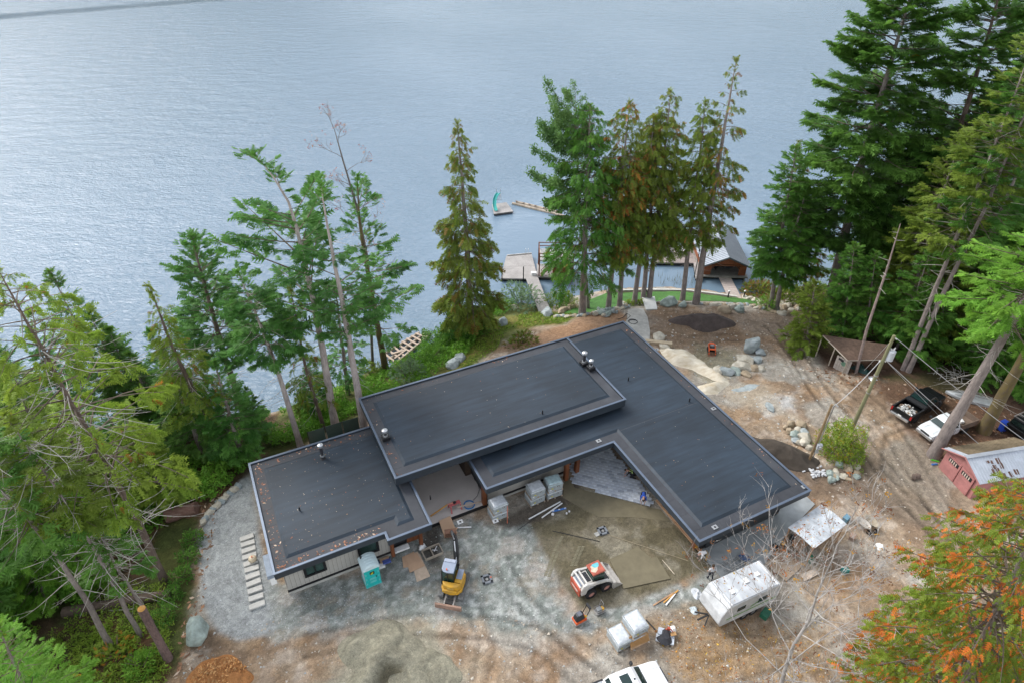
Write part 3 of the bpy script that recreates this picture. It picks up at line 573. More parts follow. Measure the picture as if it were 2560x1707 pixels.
def limbs(name, A_, r0_, m, parent, n=3):      # A_: (nb, k, 3) curves, r0_: (nb,)
    nb, k, _ = A_.shape
    if nb == 0: return
    d = nrm(np.gradient(A_, axis=1)); up = np.array([0, 0, 1.]); s = nrm(np.cross(d, up)+1e-4); u = np.cross(s, d)
    rr = r0_[:, None]*np.linspace(1, .22, k)[None]
    an = np.arange(n)*2*pi/n
    V = A_[:, :, None]+(s[:, :, None]*np.cos(an)[None, None, :, None]+u[:, :, None]*np.sin(an)[None, None, :, None])*rr[:, :, None, None]
    b = (np.arange(nb)*k*n)[:, None, None]; i, j = np.meshgrid(np.arange(k-1), np.arange(n), indexing='ij'); j2 = (j+1) % n
    q = np.stack([i*n+j, i*n+j2, (i+1)*n+j2, (i+1)*n+j], -1).reshape(1, -1, 4)+b
    return tag(npmesh(name, V.reshape(-1, 3), q.reshape(-1, 4), m, parent), kind='stuff')
barkg = mk('bark_grey', (.22, .185, .17), .85, .32, 5, .8, stretch=(2, 2, .35), var2=.3); barkb = mk('bark_brown', (.135, .098, .080), .88, .35, 5, .8, stretch=(2, 2, .35), var2=.35)
barkm = mk('bark_moss', (.10, .075, .05), .88, .3, 4, .8, c2=(.13, .10, .03), stretch=(1, 1, .4)); deadw = mk('dead_limb', (.37, .345, .31), .8, .25, 3); limbd = mk('green_limb', (.13, .10, .075), .85, .3, 3); palew = mk('pale_bark', (.44, .42, .40), .8, .3, 3, .3, c2=(.22, .20, .185))
FSK = 1.12
PAL = {'deep': ((0.055, 0.153, 0.027), (0.134, 0.263, 0.041)), 'fir': ((0.049, 0.161, 0.032), (0.122, 0.281, 0.049)), 'olive': ((0.110, 0.179, 0.022), (0.201, 0.269, 0.037)), 'yellow': ((0.140, 0.245, 0.027), (0.281, 0.371, 0.051)),
       'cedar': ((0.110, 0.179, 0.027), (0.213, 0.257, 0.041)), 'mid': ((0.061, 0.185, 0.029), (0.140, 0.281, 0.041)), 'bright': ((0.098, 0.263, 0.027), (0.201, 0.377, 0.044)), 'grey': ((0.073, 0.167, 0.049), (0.152, 0.263, 0.073)), 'autumn': ((0.116, 0.197, 0.020), (0.250, 0.305, 0.034)), 'sage': ((0.122, 0.203, 0.110), (0.207, 0.299, 0.159))}
RUST = np.array((.30, .105, .025))
def tree(label, path, R, cb=.3, pal='fir', style='fir', nb=150, dens=9., fs=.55, r0=.3, rust=0., dead=0, bark=None, prof=.85, bias=(0, 0), el=(.45, -.25), curl=.1, inner=.25, group=None, name='conifer', tip=True, base=None, cat='tree', wid=.38, gap=0., deadlen=2.4, rustc=RUST, dmat=None, sy=1.):
    b = G(*path[0]) if base is None else np.array(base); Yb = b[1]
    pts = [b]+[WY(x, y, Yb) for x, y in path[1:]]; pts = np.array(pts); pts[:, 1] += np.linspace(0, 1, len(pts))*rng.normal(0, .4)
    zz = pts[:, 2]; h = zz[-1]-zz[0]; root = thing(name, label, cat, b, 0, group)
    pts = pts-b; zz = pts[:, 2]
    def at(t):
        z = np.asarray(t)*h; return np.stack([np.interp(z, zz, pts[:, 0]), np.interp(z, zz, pts[:, 1]), z], -1)
    # smooth the bends of the stem
    tt = np.linspace(0, 1, 15); ax = at(tt); sm = ax.copy(); sm[1:-1] = (ax[:-2]+2*ax[1:-1]+ax[2:])/4
    def at(t):
        t = np.asarray(t); return np.stack([np.interp(t, tt, sm[:, i]) for i in range(3)], -1)
    tr = MB(); rr = [r0*((1-t)**.8*.93+.04)*(1.22 if t == 0 else 1) for t in tt]; q = [p+np.array((rng.normal(0, .02), rng.normal(0, .02), 0)) for p in at(tt)]; q[0] = q[0]-np.array((0, 0, .5))
    tr.tube(q, rr, 9); tr.build('trunk', bark or barkg, root, smooth=60)
    ds = R/5.
    t = cb+(1-cb)*np.sort(rng.random(nb)**.92); u = (t-cb)/(1-cb); az = np.arange(nb)*2.39996+rng.normal(0, .35, nb)
    if style == 'cedar': pf = np.clip((1-u)**prof*1.02+.03, 0, 1)*np.minimum(1, .72+u*2.2)
    else: pf = np.clip((1-u)**prof+.06, 0, 1)*np.minimum(1, .45+u*3.2)
    L_ = R*pf*(.55+.55*rng.random(nb)); d = np.stack([np.cos(az), np.sin(az), 0*az], -1)
    L_ *= np.clip(1+d[:, 0]*bias[0]+d[:, 1]*bias[1], .25, 2)
    if gap:
        g_ = vnoise(az*1.2+u*3, u*9, int(abs(path[0][0]))); k_ = g_ > gap; t, u, az, L_, d = t[k_], u[k_], az[k_], L_[k_], d[k_]
    n_ = len(t); e0 = el[1]+(el[0]-el[1])*u**1.4+rng.normal(0, .1, n_); e1 = curl*(1 if style != 'cedar' else -1)+rng.normal(0, .06, n_)
    p0 = at(t); s = np.linspace(0, 1, 5); sb = s[None, :, None]; sw = np.stack([-d[:, 1], d[:, 0], 0*az], -1)*rng.normal(0, .12, n_)[:, None]
    def curve(sv, i=slice(None)):
        Li = L_[i]; return p0[i]+d[i]*(Li*sv)[:, None]*1.+sw[i]*(Li*sv**2)[:, None]+np.stack([0*Li, 0*Li, Li*(e0[i]*sv+e1[i]*sv**2)], -1)
    A_ = np.stack([curve(np.full(n_, x)) for x in s], 1); limbs('limbs', A_, .018+.012*L_*min(1, r0/.3), limbd, root)
    # sprays
    nf = np.maximum(4, (L_*dens*rng.uniform(.75, 1.25, n_))).astype(int); bi = np.repeat(np.arange(n_), nf); N_ = len(bi)
    sv = inner+(1-inner)*rng.random(N_)**.75; sd_ = rng.choice((-1., 1.), N_); off = rng.random(N_)
    P = curve(sv, bi); db = d[bi]; pb = np.stack([-db[:, 1], db[:, 0], 0*sv], -1)*sd_[:, None]
    lat = wid*L_[bi]*np.clip(1.1-sv, .06, .8)*off; P = P+pb*lat[:, None]+db*(lat*.55)[:, None]; P[:, 2] -= lat*(.12 if style == 'fir' else .25)+rng.random(N_)*.12
    a_ = rng.uniform(.2, 1.15, N_)*np.where(sv > .93, .3, 1); X_ = db*np.cos(a_)[:, None]+pb*np.sin(a_)[:, None]
    sl_ = (e0[bi]+2*e1[bi]*sv)
    if style == 'fir': X_[:, 2] += sl_-.12+rng.normal(0, .22, N_); Nn = np.stack([rng.normal(0, .35, N_), rng.normal(0, .35, N_), np.ones(N_)], -1)
    elif style == 'cedar': X_ = X_*.55; X_[:, 2] += -.75+rng.normal(0, .3, N_); Nn = np.stack([rng.normal(0, 1, N_), rng.normal(0, 1, N_), .35*np.ones(N_)], -1)
    else: X_ = rng.normal(0, 1, (N_, 3)); Nn = rng.normal(0, 1, (N_, 3))+np.array((0, 0, 1.))
    S_ = fs*FSK*(.6+.75*rng.random(N_))*np.clip(.55+L_[bi]/R*.8, .5, 1.25)
    c0, c1 = (np.array(c) for c in PAL[pal]); mb_ = rng.random(n_); w = np.clip(.55*mb_[bi]+.3*rng.random(N_)+.3*(sv-.5), 0, 1)[:, None]; C_ = c0*(1-w)+c1*w
    if rust:
        rb = rng.random(n_) < min(.85, rust*2.2); k_ = (rng.random(N_) < np.where(rb[bi], rust*1.9, rust*.25)); C_[k_] = rustc*(.6+.7*rng.random((k_.sum(), 1)))*np.array((1, 1, 1))+np.array((0, .05, 0))*rng.random((k_.sum(), 1)); S_[k_] *= rng.uniform(.55, 1.1, k_.sum())
    if tip:
        m_ = 26; P2 = at(1-rng.random(m_)**1.6*min(.07, 1.3/h)); a2 = rng.random(m_)*2*pi; X2 = np.stack([np.cos(a2), np.sin(a2), rng.uniform(.3, 1.6, m_)], -1)
        P = np.concatenate([P, P2]); X_ = np.concatenate([X_, X2]); Nn = np.concatenate([Nn, rng.normal(0, 1, (m_, 3))]); S_ = np.concatenate([S_, fs*(.5+.5*rng.random(m_))]); C_ = np.concatenate([C_, np.repeat([c1*.9], m_, 0)])
    foliage('crown', P, X_, Nn, S_, C_, {'fir': 'fir', 'cedar': 'cedar', 'leaf': 'leaf'}[style], root, sy=sy)
    if dead:
        t = rng.uniform(max(.2, cb*.55), min(.92, cb+.4), dead); az = rng.random(dead)*2*pi; d2 = np.stack([np.cos(az), np.sin(az), 0*az], -1); l2 = deadlen*(.35+.8*rng.random(dead)); e = rng.uniform(-.25, .3, dead); sw2 = rng.normal(0, .28, dead)
        A2 = np.stack([at(t)+d2*(l2*x)[:, None]+np.stack([rng.normal(0, .03, dead)*x, rng.normal(0, .03, dead)*x, l2*(e*x-.75*x*x+.55*x**3)], -1)+np.stack([-d2[:, 1], d2[:, 0], 0*l2], -1)*(sw2*l2*x*x)[:, None] for x in np.linspace(0, 1, 6)], 1)
        i2 = rng.integers(0, dead, dead*2); x2 = rng.uniform(.35, .85, dead*2); k0 = (x2*5).astype(int); f2 = (x2*5-k0)[:, None]
        q0 = A2[i2, k0]*(1-f2)+A2[i2, np.minimum(k0+1, 5)]*f2; a3 = az[i2]+rng.choice((-.8, .8), dead*2)+rng.normal(0, .2, dead*2); l3 = l2[i2]*.4*rng.random(dead*2)
        A3 = np.stack([q0+np.stack([np.cos(a3), np.sin(a3), -.25+0*a3], -1)*(l3*x)[:, None] for x in np.linspace(0, 1, 6)], 1)
        limbs('dead_limbs', np.concatenate([A2, A3]), np.concatenate([.013+.006*l2, np.full(dead*2, .010)]), dmat or deadw, root)
    return root
GT = 'conifers'
# --- the tall firs between house and lake, left of centre
tree('tall fir with its top bent left, leftmost of the three behind the left wing', [(772, 985), (722, 705), (668, 475), (640, 420), (575, 352)], 4.6, .40, 'fir', nb=82, dens=10, r0=.40, bark=PALE, bias=(-.5, .3), el=(.55, .0), curl=.12, dead=26, gap=.36, prof=.5, fs=.6)
tree('straight thin-crowned fir, middle of the three tall firs behind the left wing', [(838, 990), (790, 720), (757, 560), (733, 425)], 3.1, .42, 'fir', nb=70, dens=9, r0=.38, bias=(0, .4), bark=PALE, el=(.4, -.05), dead=20, gap=.42, prof=.45, fs=.55)
tree('fir with orange-brown mossy trunk standing at the water by the timber raft', [(886, 850), (850, 650), (828, 520), (822, 400)], 4.0, .16, 'fir', nb=85, dens=10, r0=.4, bark=barkm, bias=(.3, 0), el=(.6, .02), gap=.42, prof=.45, fs=.55)
tree('leaning fir with a bare grey lower trunk just left of the left wing roof', [(690, 1024), (640, 850), (586, 712), (545, 618)], 3.2, .56, 'fir', nb=70, dens=10, r0=.30, bark=PALE, dead=36, fs=.55, prof=.6, el=(.4, -.1))
tree('dense dark fir with spiky upswept top left of the leaning fir', [(566, 965), (515, 825), (436, 546)], 4.3, .36, 'fir', nb=105, dens=10, r0=.38, dead=40, bark=barkb, prof=.62, el=(.75, -.1), fs=.6)
tree('thin yellow-green cedar with a bare brown trunk in front of the dense dark fir', [(527, 1055), (450, 890), (414, 808), (356, 640)], 3.0, .34, 'olive', 'cedar', nb=90, dens=9, r0=.33, dead=60, bark=barkb, deadlen=3.2, fs=.5, rust=.06)
tree('slender rust-tinged cedar between leaning fir and bent-topped fir', [(745, 985), (705, 850), (682, 720), (672, 655)], 2.6, .25, 'olive', 'cedar', nb=80, dens=7, r0=.22, dead=20, rust=.14, gap=.35, fs=.5, bark=barkb)
tree('short fir filling the gap behind the middle tall fir', [(800, 905), (790, 820), (770, 640)], 2.8, .15, 'fir', nb=80, dens=8, r0=.25, gap=.4, fs=.5)
# --- woods on the left
WL = [('pointed dark fir leaning left at the lake edge, left edge of photo', (305, 1010), (112, 625), 3.6, 'deep', .3),
      ('small dark fir second from the pointed lakeside fir', (335, 1000), (203, 715), 2.6, 'deep', .2), ('small rusty-tipped fir among the lakeside firs', (352, 1000), (246, 755), 2.4, 'mid', .2), ('squat dark round fir among the lakeside firs', (390, 1010), (292, 812), 2.8, 'deep', .15),
      ('blue-green young fir right of the squat dark fir', (432, 1010), (338, 765), 2.6, 'fir', .1), ('broad blue-green fir under the yellow-green cedar', (470, 1050), (372, 800), 3.4, 'deep', .12), ('bushy mid-green fir low on the left slope', (560, 1060), (490, 830), 3.2, 'fir', .15)]
for lb, b, tp, R_, pl, cb in WL: tree(lb, [b, tp], R_, cb, pl, nb=90, dens=9, r0=.25, fs=.55, rust=.05 if 'rust' in lb else 0, el=(.6, -.2))
tree('big leaning yellow-green conifer with bare trunk and pale dead limbs', [(378, 1332), (300, 1165), (210, 1010), (118, 850), (40, 710), (-25, 600)], 5.8, .40, 'yellow', 'cedar', nb=105, dens=9, r0=.28, dead=90, bark=barkb, deadlen=4.2, fs=.5, prof=.55, inner=.55, rust=.05, el=(.35, .1), curl=.25, gap=.25)
tree('grey-trunked conifer leaning left at the far left with mossy limbs', [(257, 1485), (165, 1325), (62, 1185), (0, 1128), (-150, 960)], 3.4, .56, 'mid', 'fir', nb=60, dens=9, r0=.21, dead=60, deadlen=3.4, fs=.5, prof=.5, el=(.2, -.2), inner=.4)
tree('slim grey trunk with many bare twigs between the two leaning conifers on the left', [(322, 1458), (236, 1300), (166, 1182), (92, 1088), (0, 960)], 2.6, .6, 'olive', 'fir', nb=50, dens=9, r0=.165, dead=80, deadlen=3.4, fs=.5, prof=.5, el=(.1, -.25), inner=.4)
tree('thin leaning sapling trunk beside the sawn stump', [(352, 1430), (270, 1290), (222, 1180)], 2.2, .5, 'mid', 'fir', nb=40, dens=8, r0=.13, dead=40, fs=.42)
LB = [('dense mid-green hemlock low at the left edge', (40, 1250), (-110, 930), 4.2, 'bright'), ('yellow-green hemlock behind the slim twiggy trunk', (225, 1195), (125, 930), 3.4, 'yellow'), ('drooping green hemlock behind the grey-trunked leaning conifer', (150, 1270), (25, 1010), 3.4, 'bright'), ('soft green hemlock right of the leaning yellow-green conifer', (345, 1150), (285, 930), 2.6, 'yellow'), ('dark understory fir at the left edge above the fallen log', (-60, 1420), (-180, 1130), 4.4, 'deep'), ('yellowish hemlock high on the left slope', (130, 1130), (20, 850), 4.2, 'yellow')]
for lb, b, tp, R_, pl in LB: tree(lb, [b, tp], R_, .08, pl, 'fir', nb=125, dens=10, r0=.2, fs=.55, el=(.3, -.3), curl=-.05, dead=30, prof=.7)
tree('bright green young conifer in the bottom left corner close to the camera', [(120, 1780), (60, 1600), (-10, 1440)], 4.2, .05, 'bright', 'fir', nb=170, dens=14, r0=.16, fs=.36, el=(.2, -.1), gap=.3, rust=.03, rustc=np.array((.5, .28, .03)))
tree('bright green conifer crown cut by the left edge at the bottom', [(-60, 1640), (-130, 1420)], 3.6, .05, 'bright', 'fir', nb=150, dens=14, r0=.16, fs=.38, el=(.3, -.2))
# --- lone cedar and the row of cedars by the lawn
tree('lone conical brownish cedar in front of the floating slide platform', [(1083, 768), (1072, 560), (1050, 284)], 4.4, .12, 'cedar', 'cedar', nb=250, dens=11, r0=.45, rust=.2, rustc=np.array((.22, .125, .03)), dead=40, fs=.62, prof=.72, el=(.35, -.1), curl=.2, gap=.3)
RC = [('thick-trunked green cedar, leftmost of the row by the lawn', [(1338, 720), (1345, 500), (1356, 240)], 4.9, .16, 'mid', .05, 170), ('rust-topped cedar second in the row by the lawn', [(1397, 710), (1412, 560), (1446, 232)], 3.6, .25, 'cedar', .30, 140), ('slim cedar trunk third in the row by the lawn', [(1424, 706), (1432, 560), (1452, 330)], 3.2, .3, 'olive', .08, 110),
      ('cedar with brown-tipped top fourth in the row by the lawn', [(1457, 699), (1475, 560), (1503, 268)], 3.4, .27, 'cedar', .18, 130), ('slender cedar fifth in the row by the lawn', [(1477, 694), (1490, 540), (1518, 258)], 3.2, .3, 'olive', .08, 110), ('pointed reddish cedar sixth in the row by the lawn', [(1490, 694), (1508, 540), (1541, 210)], 3.6, .27, 'cedar', .22, 140),
      ('grey-green cedar seventh in the row with a dark trunk foot', [(1567, 694), (1585, 540), (1622, 232)], 3.3, .25, 'olive', .08, 120), ('tallest sparse brown cedar at the right end of the row by the lawn', [(1598, 698), (1630, 500), (1694, 138)], 3.6, .24, 'cedar', .30, 120)]
for i, (lb, pth, R_, cb, pl, ru, nb_) in enumerate(RC): tree(lb, pth, R_*1.15, cb+.06, pl, 'cedar', nb=int(nb_*1.1), dens=10,  r0=.45 if i in (0, 7) else .34, rust=ru*.85, dead=26, fs=.55, prof=.5 if i != 7 else .62, el=(.4, -.12), curl=.2, bark=barkg, gap=.40 if i == 7 else .2, rustc=np.array((.30, .14, .04)) if i != 1 else RUST*1.15, group='cedars in a row by the lawn')
tree('broad-leaved green tree with a rounded crown behind the leftmost row cedar', [(1352, 708), (1332, 500), (1322, 225)], 4.6, .46, 'grey', 'leaf', nb=76, dens=24, r0=.22, fs=.42, prof=.35, el=(.9, .1), bias=(-.25, 0), tip=False, name='broadleaf_tree', gap=.3)
# --- the big firs on the right
tree('twin-stem fir left of the bushes on the right bank, left stem', [(1770, 706), (1790, 560), (1828, 335)], 3.9, .3, 'mid', 'fir', nb=120, dens=11, r0=.3, fs=.55, el=(.3, -.3), dead=16, prof=.6)
tree('twin-stem fir on the right bank, right stem', [(1782, 712), (1805, 600), (1858, 420)], 4.0, .3, 'mid', 'fir', nb=120, dens=11, r0=.3, fs=.55, el=(.3, -.3), dead=16, prof=.6)
tree('rusty cedar peeking out left of the huge right fir', [(1850, 690), (1848, 560), (1838, 330)], 3.8, .15, 'cedar', 'cedar', nb=110, dens=10, r0=.25, rust=.2, fs=.55)
tree('huge dense fir with a bare grey leaning trunk, tallest on the right', [(1903, 695), (1935, 560), (1985, 340), (2052, 120), (2110, -80)], 7.0, .22, 'deep', 'fir', nb=230, dens=13, r0=.62, fs=.8, el=(.35, -.15), dead=20, prof=.4, bias=(-.15, -.1), curl=.08, bark=barkg, rust=.006, rustc=np.array((.5, .25, .02)))
tree('second huge dark fir behind it, its top beyond the frame', [(2060, 705), (2140, 480), (2232, 200), (2310, -90)], 6.6, .18, 'deep', 'fir', nb=220, dens=12, r0=.55, fs=.8, el=(.3, -.2), dead=24, prof=.4, bark=barkb)
tree('dark fir in the top right corner', [(2210, 690), (2290, 420), (2400, 20)], 6.0, .2, 'deep', 'fir', nb=170, dens=12, r0=.45, fs=.68, el=(.3, -.2), prof=.45, bark=barkb)
tree('dark fir filling the wood behind the leaning dead pole', [(2020, 690), (2065, 520), (2130, 300)], 5.0, .12, 'deep', 'fir', nb=130, dens=11, r0=.35, fs=.62, prof=.5, bark=barkb, dead=20)
tree('fir between the two huge right firs, half hidden', [(2120, 700), (2180, 500), (2270, 230)], 5.0, .15, 'deep', 'fir', nb=140, dens=11, r0=.35, fs=.62, prof=.5, bark=barkb, dead=24)
RW = [('tall clear-trunked conifer with grey trunk, left of the pair behind the black pickup', [(2075, 848), (2150, 660), (2234, 459), (2330, 230), (2390, 60)], .40, 3.8, 'olive', .26), ('tall clear-trunked conifer with grey trunk, right of the pair behind the black pickup', [(2086, 853), (2180, 650), (2277, 459), (2350, 290), (2440, 80)], .42, 3.8, 'mid', .26),
      ('brown-trunked conifer deeper in the wood behind the pair', [(2171, 776), (2230, 640), (2300, 480), (2400, 250)], .3, 4.2, 'mid', .33), ('dark leaning trunk at the back of the right wood', [(2055, 722), (2090, 620), (2140, 480)], .3, 3.8, 'mid', .3), ('thin conifer with tan trunk behind the lean-to', [(2067, 776), (2110, 630), (2154, 477), (2215, 300)], .35, 3.4, 'olive', .25),
      ('shaded conifer trunk at the right edge of the wood', [(2250, 790), (2310, 660), (2390, 470)], .3, 4.4, 'mid', .32), ('mossy conifer near the right edge over the vehicles', [(2300, 840), (2390, 650), (2480, 450)], .3, 4.6, 'bright', .3)]
for lb, pth, cb, R_, pl, r_ in RW: tree(lb, pth, R_, cb, pl, 'fir', nb=105, dens=9, r0=r_, dead=45, deadlen=3.0, fs=.55, prof=.5, el=(.15, -.2), inner=.35, group='conifers of the right wood')
RS = [('bushy dark young cedar beside the lean-to', (1850, 800), (1868, 640), 2.6, 'olive'), ('low green hemlock behind the lean-to roof', (1985, 790), (2020, 590), 3.4, 'mid'), ('green hemlock left of the lean-to roof', (1935, 775), (1965, 560), 3.2, 'mid'), ('small hemlock right of the lean-to', (2110, 830), (2150, 640), 3.2, 'mid'), ('leafy understory conifer in the middle of the right wood', (2200, 800), (2255, 600), 3.6, 'mid'), ('dark young fir at the back edge of the right wood', (1960, 690), (1985, 480), 3.6, 'deep'), ('soft yellow-green hemlock under the huge right fir', (2050, 760), (2085, 560), 3.4, 'olive'), ('dim understory hemlock at the right edge', (2310, 770), (2370, 590), 3.6, 'mid')]
for lb, b, tp, R_, pl in RS: tree(lb, [b, tp], R_, .03, pl, 'fir', nb=95, dens=10, r0=.16, fs=.5, el=(.3, -.3), prof=.65, group='young conifers of the right wood')
tree('thick furrowed grey trunk leaning over the white flatbed pickup', [(2143, 1046), (2240, 882), (2335, 722), (2450, 530), (2540, 380)], 5.4, .50, 'bright', 'fir', nb=95, dens=12, r0=.52, dead=70, deadlen=3.2, fs=.5, prof=.5, el=(.1, -.3), inner=.35)
tree('very thick mossy brown trunk beside the upturned boat at the right edge', [(2258, 990), (2315, 895), (2372, 805), (2520, 560)], 5.0, .55, 'mid', 'fir', nb=90, dens=10, r0=.58, bark=barkm, dead=10, fs=.5, prof=.5)
# leaning dead poles and the dead snag
sg = thing('dead_snag', 'thin leaning dead pole trunk standing against the lean-to roof', 'tree', G(1967, 855)); b = G(1967, 855); p = [WY(x, y, b[1])-b for x, y in ((1990, 760), (2040, 610), (2068, 515))]
MB().tube([(0, 0, -.3)]+p, [.17, .14, .09, .03], 8).build('trunk', mk('snag_bark', (.26, .20, .18), .8, .3, 3, .3), sg, smooth=60); q = MB()
for i in range(14):
    t = random.uniform(.35, 1); c = p[0]+(p[2]-p[0])*t if t > .3 else p[0]*t; a = random.random()*6.3; l = random.uniform(.3, 1.1); q.tube([c, c+np.array((cos(a)*l, sin(a)*l, random.uniform(-.2, .2)))], [.03, .01], 4)
q.build('limbs', deadw, sg)
# --- more of the same woods, further back: copies of trees already grown
def again(src, label, x, y, sc_, rz, group):
    c = copy_tree(src); b = G(x, y); c.location = b; c.scale = (sc_, sc_, sc_*1.05); c.rotation_euler = (0, 0, rz); c['label'] = label; c['group'] = group; return c
TR = {o['label']: o for o in bpy.data.objects if o.type == 'EMPTY' and o.get('category') == 'tree'}
def tl(k): return next(o for l, o in TR.items() if k in l)
GB = 'background conifers of the right wood'
for k, lb, x, y, sc_, rz in (('fir between the two huge', 'tall fir directly left of the top right corner fir', 2180, 660, 1.1, .3), ('fir filling the wood', 'broad fir just right of the huge bare-trunked fir, lower half hidden', 1990, 665, .95, 2.2), ('second huge dark', 'high fir crowding the right edge at mid height', 2330, 690, .8, 1.2), ('soft yellow-green hemlock under', 'yellow-green hemlock beside the base of the pair of grey trunks', 2140, 800, 1.25, .5), ('leafy understory conifer', 'understory conifer left of the thick leaning trunk', 2240, 860, 1.1, 2.5), ('low green hemlock behind', 'green hemlock filling the gap right of the dead pole', 2060, 800, 1.1, 1.0), ('dim understory', 'shaded hemlock behind the upturned boat', 2330, 880, 1.3, 1.9), ('soft yellow-green hemlock under', 'yellowish hemlock between dead pole and pair of grey trunks', 2030, 740, 1.35, 2.9), ('fir between the two huge', 'fir showing between the two huge right firs at water level', 2060, 650, .8, 3.6), ('leafy understory conifer', 'green conifer low at the right edge above the boat', 2400, 850, 1.5, .9)): again(tl(k), lb, x, y, sc_, rz, GB)
GL = 'background conifers of the left wood'
for k, lb, x, y, sc_, rz in (('blue-green young fir', 'young fir at the shore below the pointed lakeside fir', 180, 985, .9, .4), ('bushy mid-green', 'bushy fir at the left shore edge', 60, 990, 1.1, 1.4), ('squat dark', 'round fir left of the yellow-green hemlock', 20, 1060, 1.1, 2.4), ('dense mid-green hemlock low', 'hemlock between the two leaning trunks on the left', 110, 1385, .62, 1.7), ('drooping green hemlock', 'small drooping hemlock above the long dark trunk', 200, 1345, .55, .6), ('yellow-green hemlock behind', 'small yellow-green hemlock right of the big leaning trunk', 400, 1160, .6, 2.7), ('dense mid-green hemlock low', 'hemlock sapling at the left edge behind the mossy trunk', -10, 1440, .6, .3), ('bushy mid-green', 'bushy fir left of the weathered log', 330, 1110, .8, 3.1), ('broad blue-green', 'low young fir under the leaning grey fir', 600, 1010, .5, 2.0), ('bushy mid-green', 'small bushy fir under the three tall firs', 730, 950, .6, .8)): again(tl(k), lb, x, y, sc_, rz, GL)
# --- bare-branched trees
def bare(label, path, r0_, spread, levels=5, seed=1, m=None, leaves=0, lcol=None, up=.35, nmain=13, t0=.25, ln=None, name='bare_tree'):
    R2 = random.Random(seed); b = G(*path[0]); pts = [b]+[WY(x, y, b[1]) for x, y in path[1:]]; root = thing(name, label, 'tree', b)
    pts = [Vector(p-b) for p in pts]; mb = MB(); n = len(pts); mb.tube([pts[0]-Vector((0, 0, .4))]+pts[1:], [r0_*(1-.75*i/(n-1)) for i in range(n)], 9); mb.build('trunk', m or palew, root, smooth=60)
    cur = []; tips = []
    def grow(p, d, L_, r, lv):
        k = 5; q = [p]; dd = d.copy()
        for i in range(k-1):
            dd = (dd+Vector((R2.gauss(0, .16), R2.gauss(0, .16), R2.gauss(0, .10)+up*.12))).normalized(); q.append(q[-1]+dd*L_/(k-1))
        cur.append((q, r)); tips.append(q[-1])
        if lv <= 0: return
        for c in range(R2.choice((3, 3, 4, 4)) if lv > 1 else R2.choice((2, 3, 4))):
            j = R2.uniform(.3, 1); i0 = min(k-2, int(j*(k-1))); f_ = j*(k-1)-i0; pp = q[i0].lerp(q[i0+1], f_)
            a = Vector((R2.gauss(0, 1), R2.gauss(0, 1), R2.gauss(0, .7))).normalized(); nd = (dd*.85+a*.6+Vector((0, 0, up*.4))).normalized(); grow(pp, nd, L_*R2.uniform(.45, .72), r*.6, lv-1)
    cum = [0]
    for i in range(n-1): cum.append(cum[-1]+(pts[i+1]-pts[i]).length)
    for i in range(nmain):
        t = (t0+(1-t0)*(i+.5)/nmain)*cum[-1]; j = max(k for k in range(n-1) if cum[k] <= t); pp = pts[j].lerp(pts[j+1], (t-cum[j])/(cum[j+1]-cum[j])); a = i*2.4+R2.uniform(-.4, .4); e = R2.uniform(.1, .6)+.5*t/cum[-1]
        grow(pp, Vector((cos(a), sin(a), e)).normalized(), (ln or spread)*R2.uniform(.7, 1.15)*(1.1-.55*t/cum[-1]), r0_*.34*(1.1-.6*t/cum[-1]), levels-2)
    grow(pts[-1], (pts[-1]-pts[-2]).normalized(), spread*.6, r0_*.25, levels-2)
    A_ = np.array([[tuple(v) for v in q] for q, r in cur]); limbs('limbs', A_, np.array([max(.0115, r) for q, r in cur]), m or palew, root, 4)
    if leaves:
        T_ = np.array([tuple(t_) for t_ in tips]); i_ = rng.integers(0, len(T_), leaves); P = T_[i_]+rng.normal(0, .15, (leaves, 3)); C_ = np.array(lcol)[rng.integers(0, len(lcol), leaves)]
        foliage('leaves', P, rng.normal(0, 1, (leaves, 3)), rng.normal(0, 1, (leaves, 3))+np.array((0, 0, 1)), .16+.12*rng.random(leaves), C_, 'leaf', root)
    return root
bare('pale bare-branched maple with a few orange leaves in front of the white trailer', [(1790, 1590), (1805, 1530), (1823, 1480), (1859, 1423), (1877, 1361), (1913, 1281)], .135, 5.6, 5, 4, leaves=420, lcol=((.42, .22, .03), (.35, .12, .03), (.16, .06, .03), (.2, .09, .04)), nmain=24, t0=.10, up=.42)
bare('bare broadleaf with a wisp of orange leaves behind the middle tall fir', [(856, 850), (845, 600), (818, 470), (788, 370), (772, 312)], .17, 3.2, 4, 9, m=mk('grey_bark', (.17, .15, .14), .85, .3, 3), leaves=160, lcol=((.32, .10, .06), (.40, .17, .04), (.25, .08, .06)), nmain=11, t0=.45, up=.3)
# --- autumn cedars in the near right corner
tree('orange-flecked cedar filling the bottom right corner close to the camera', [(2110, 1790), (2250, 1480), (2425, 1110)], 5.8, .05, 'autumn', 'cedar', nb=270, dens=24, r0=.3, fs=.31, rust=.24, rustc=np.array((.62, .15, .03)), dead=60, deadlen=3.6, el=(.25, -.15), curl=.2, prof=.45, inner=.3, wid=.45)
tree('orange-flecked cedar crown rising at the right edge below the pink shed', [(2420, 1640), (2480, 1430), (2540, 1200)], 5.2, .05, 'autumn', 'cedar', nb=190, dens=19, r0=.26, fs=.33, rust=.24, rustc=np.array((.62, .15, .03)), dead=40, deadlen=3.2, el=(.25, -.15), curl=.2, prof=.5)

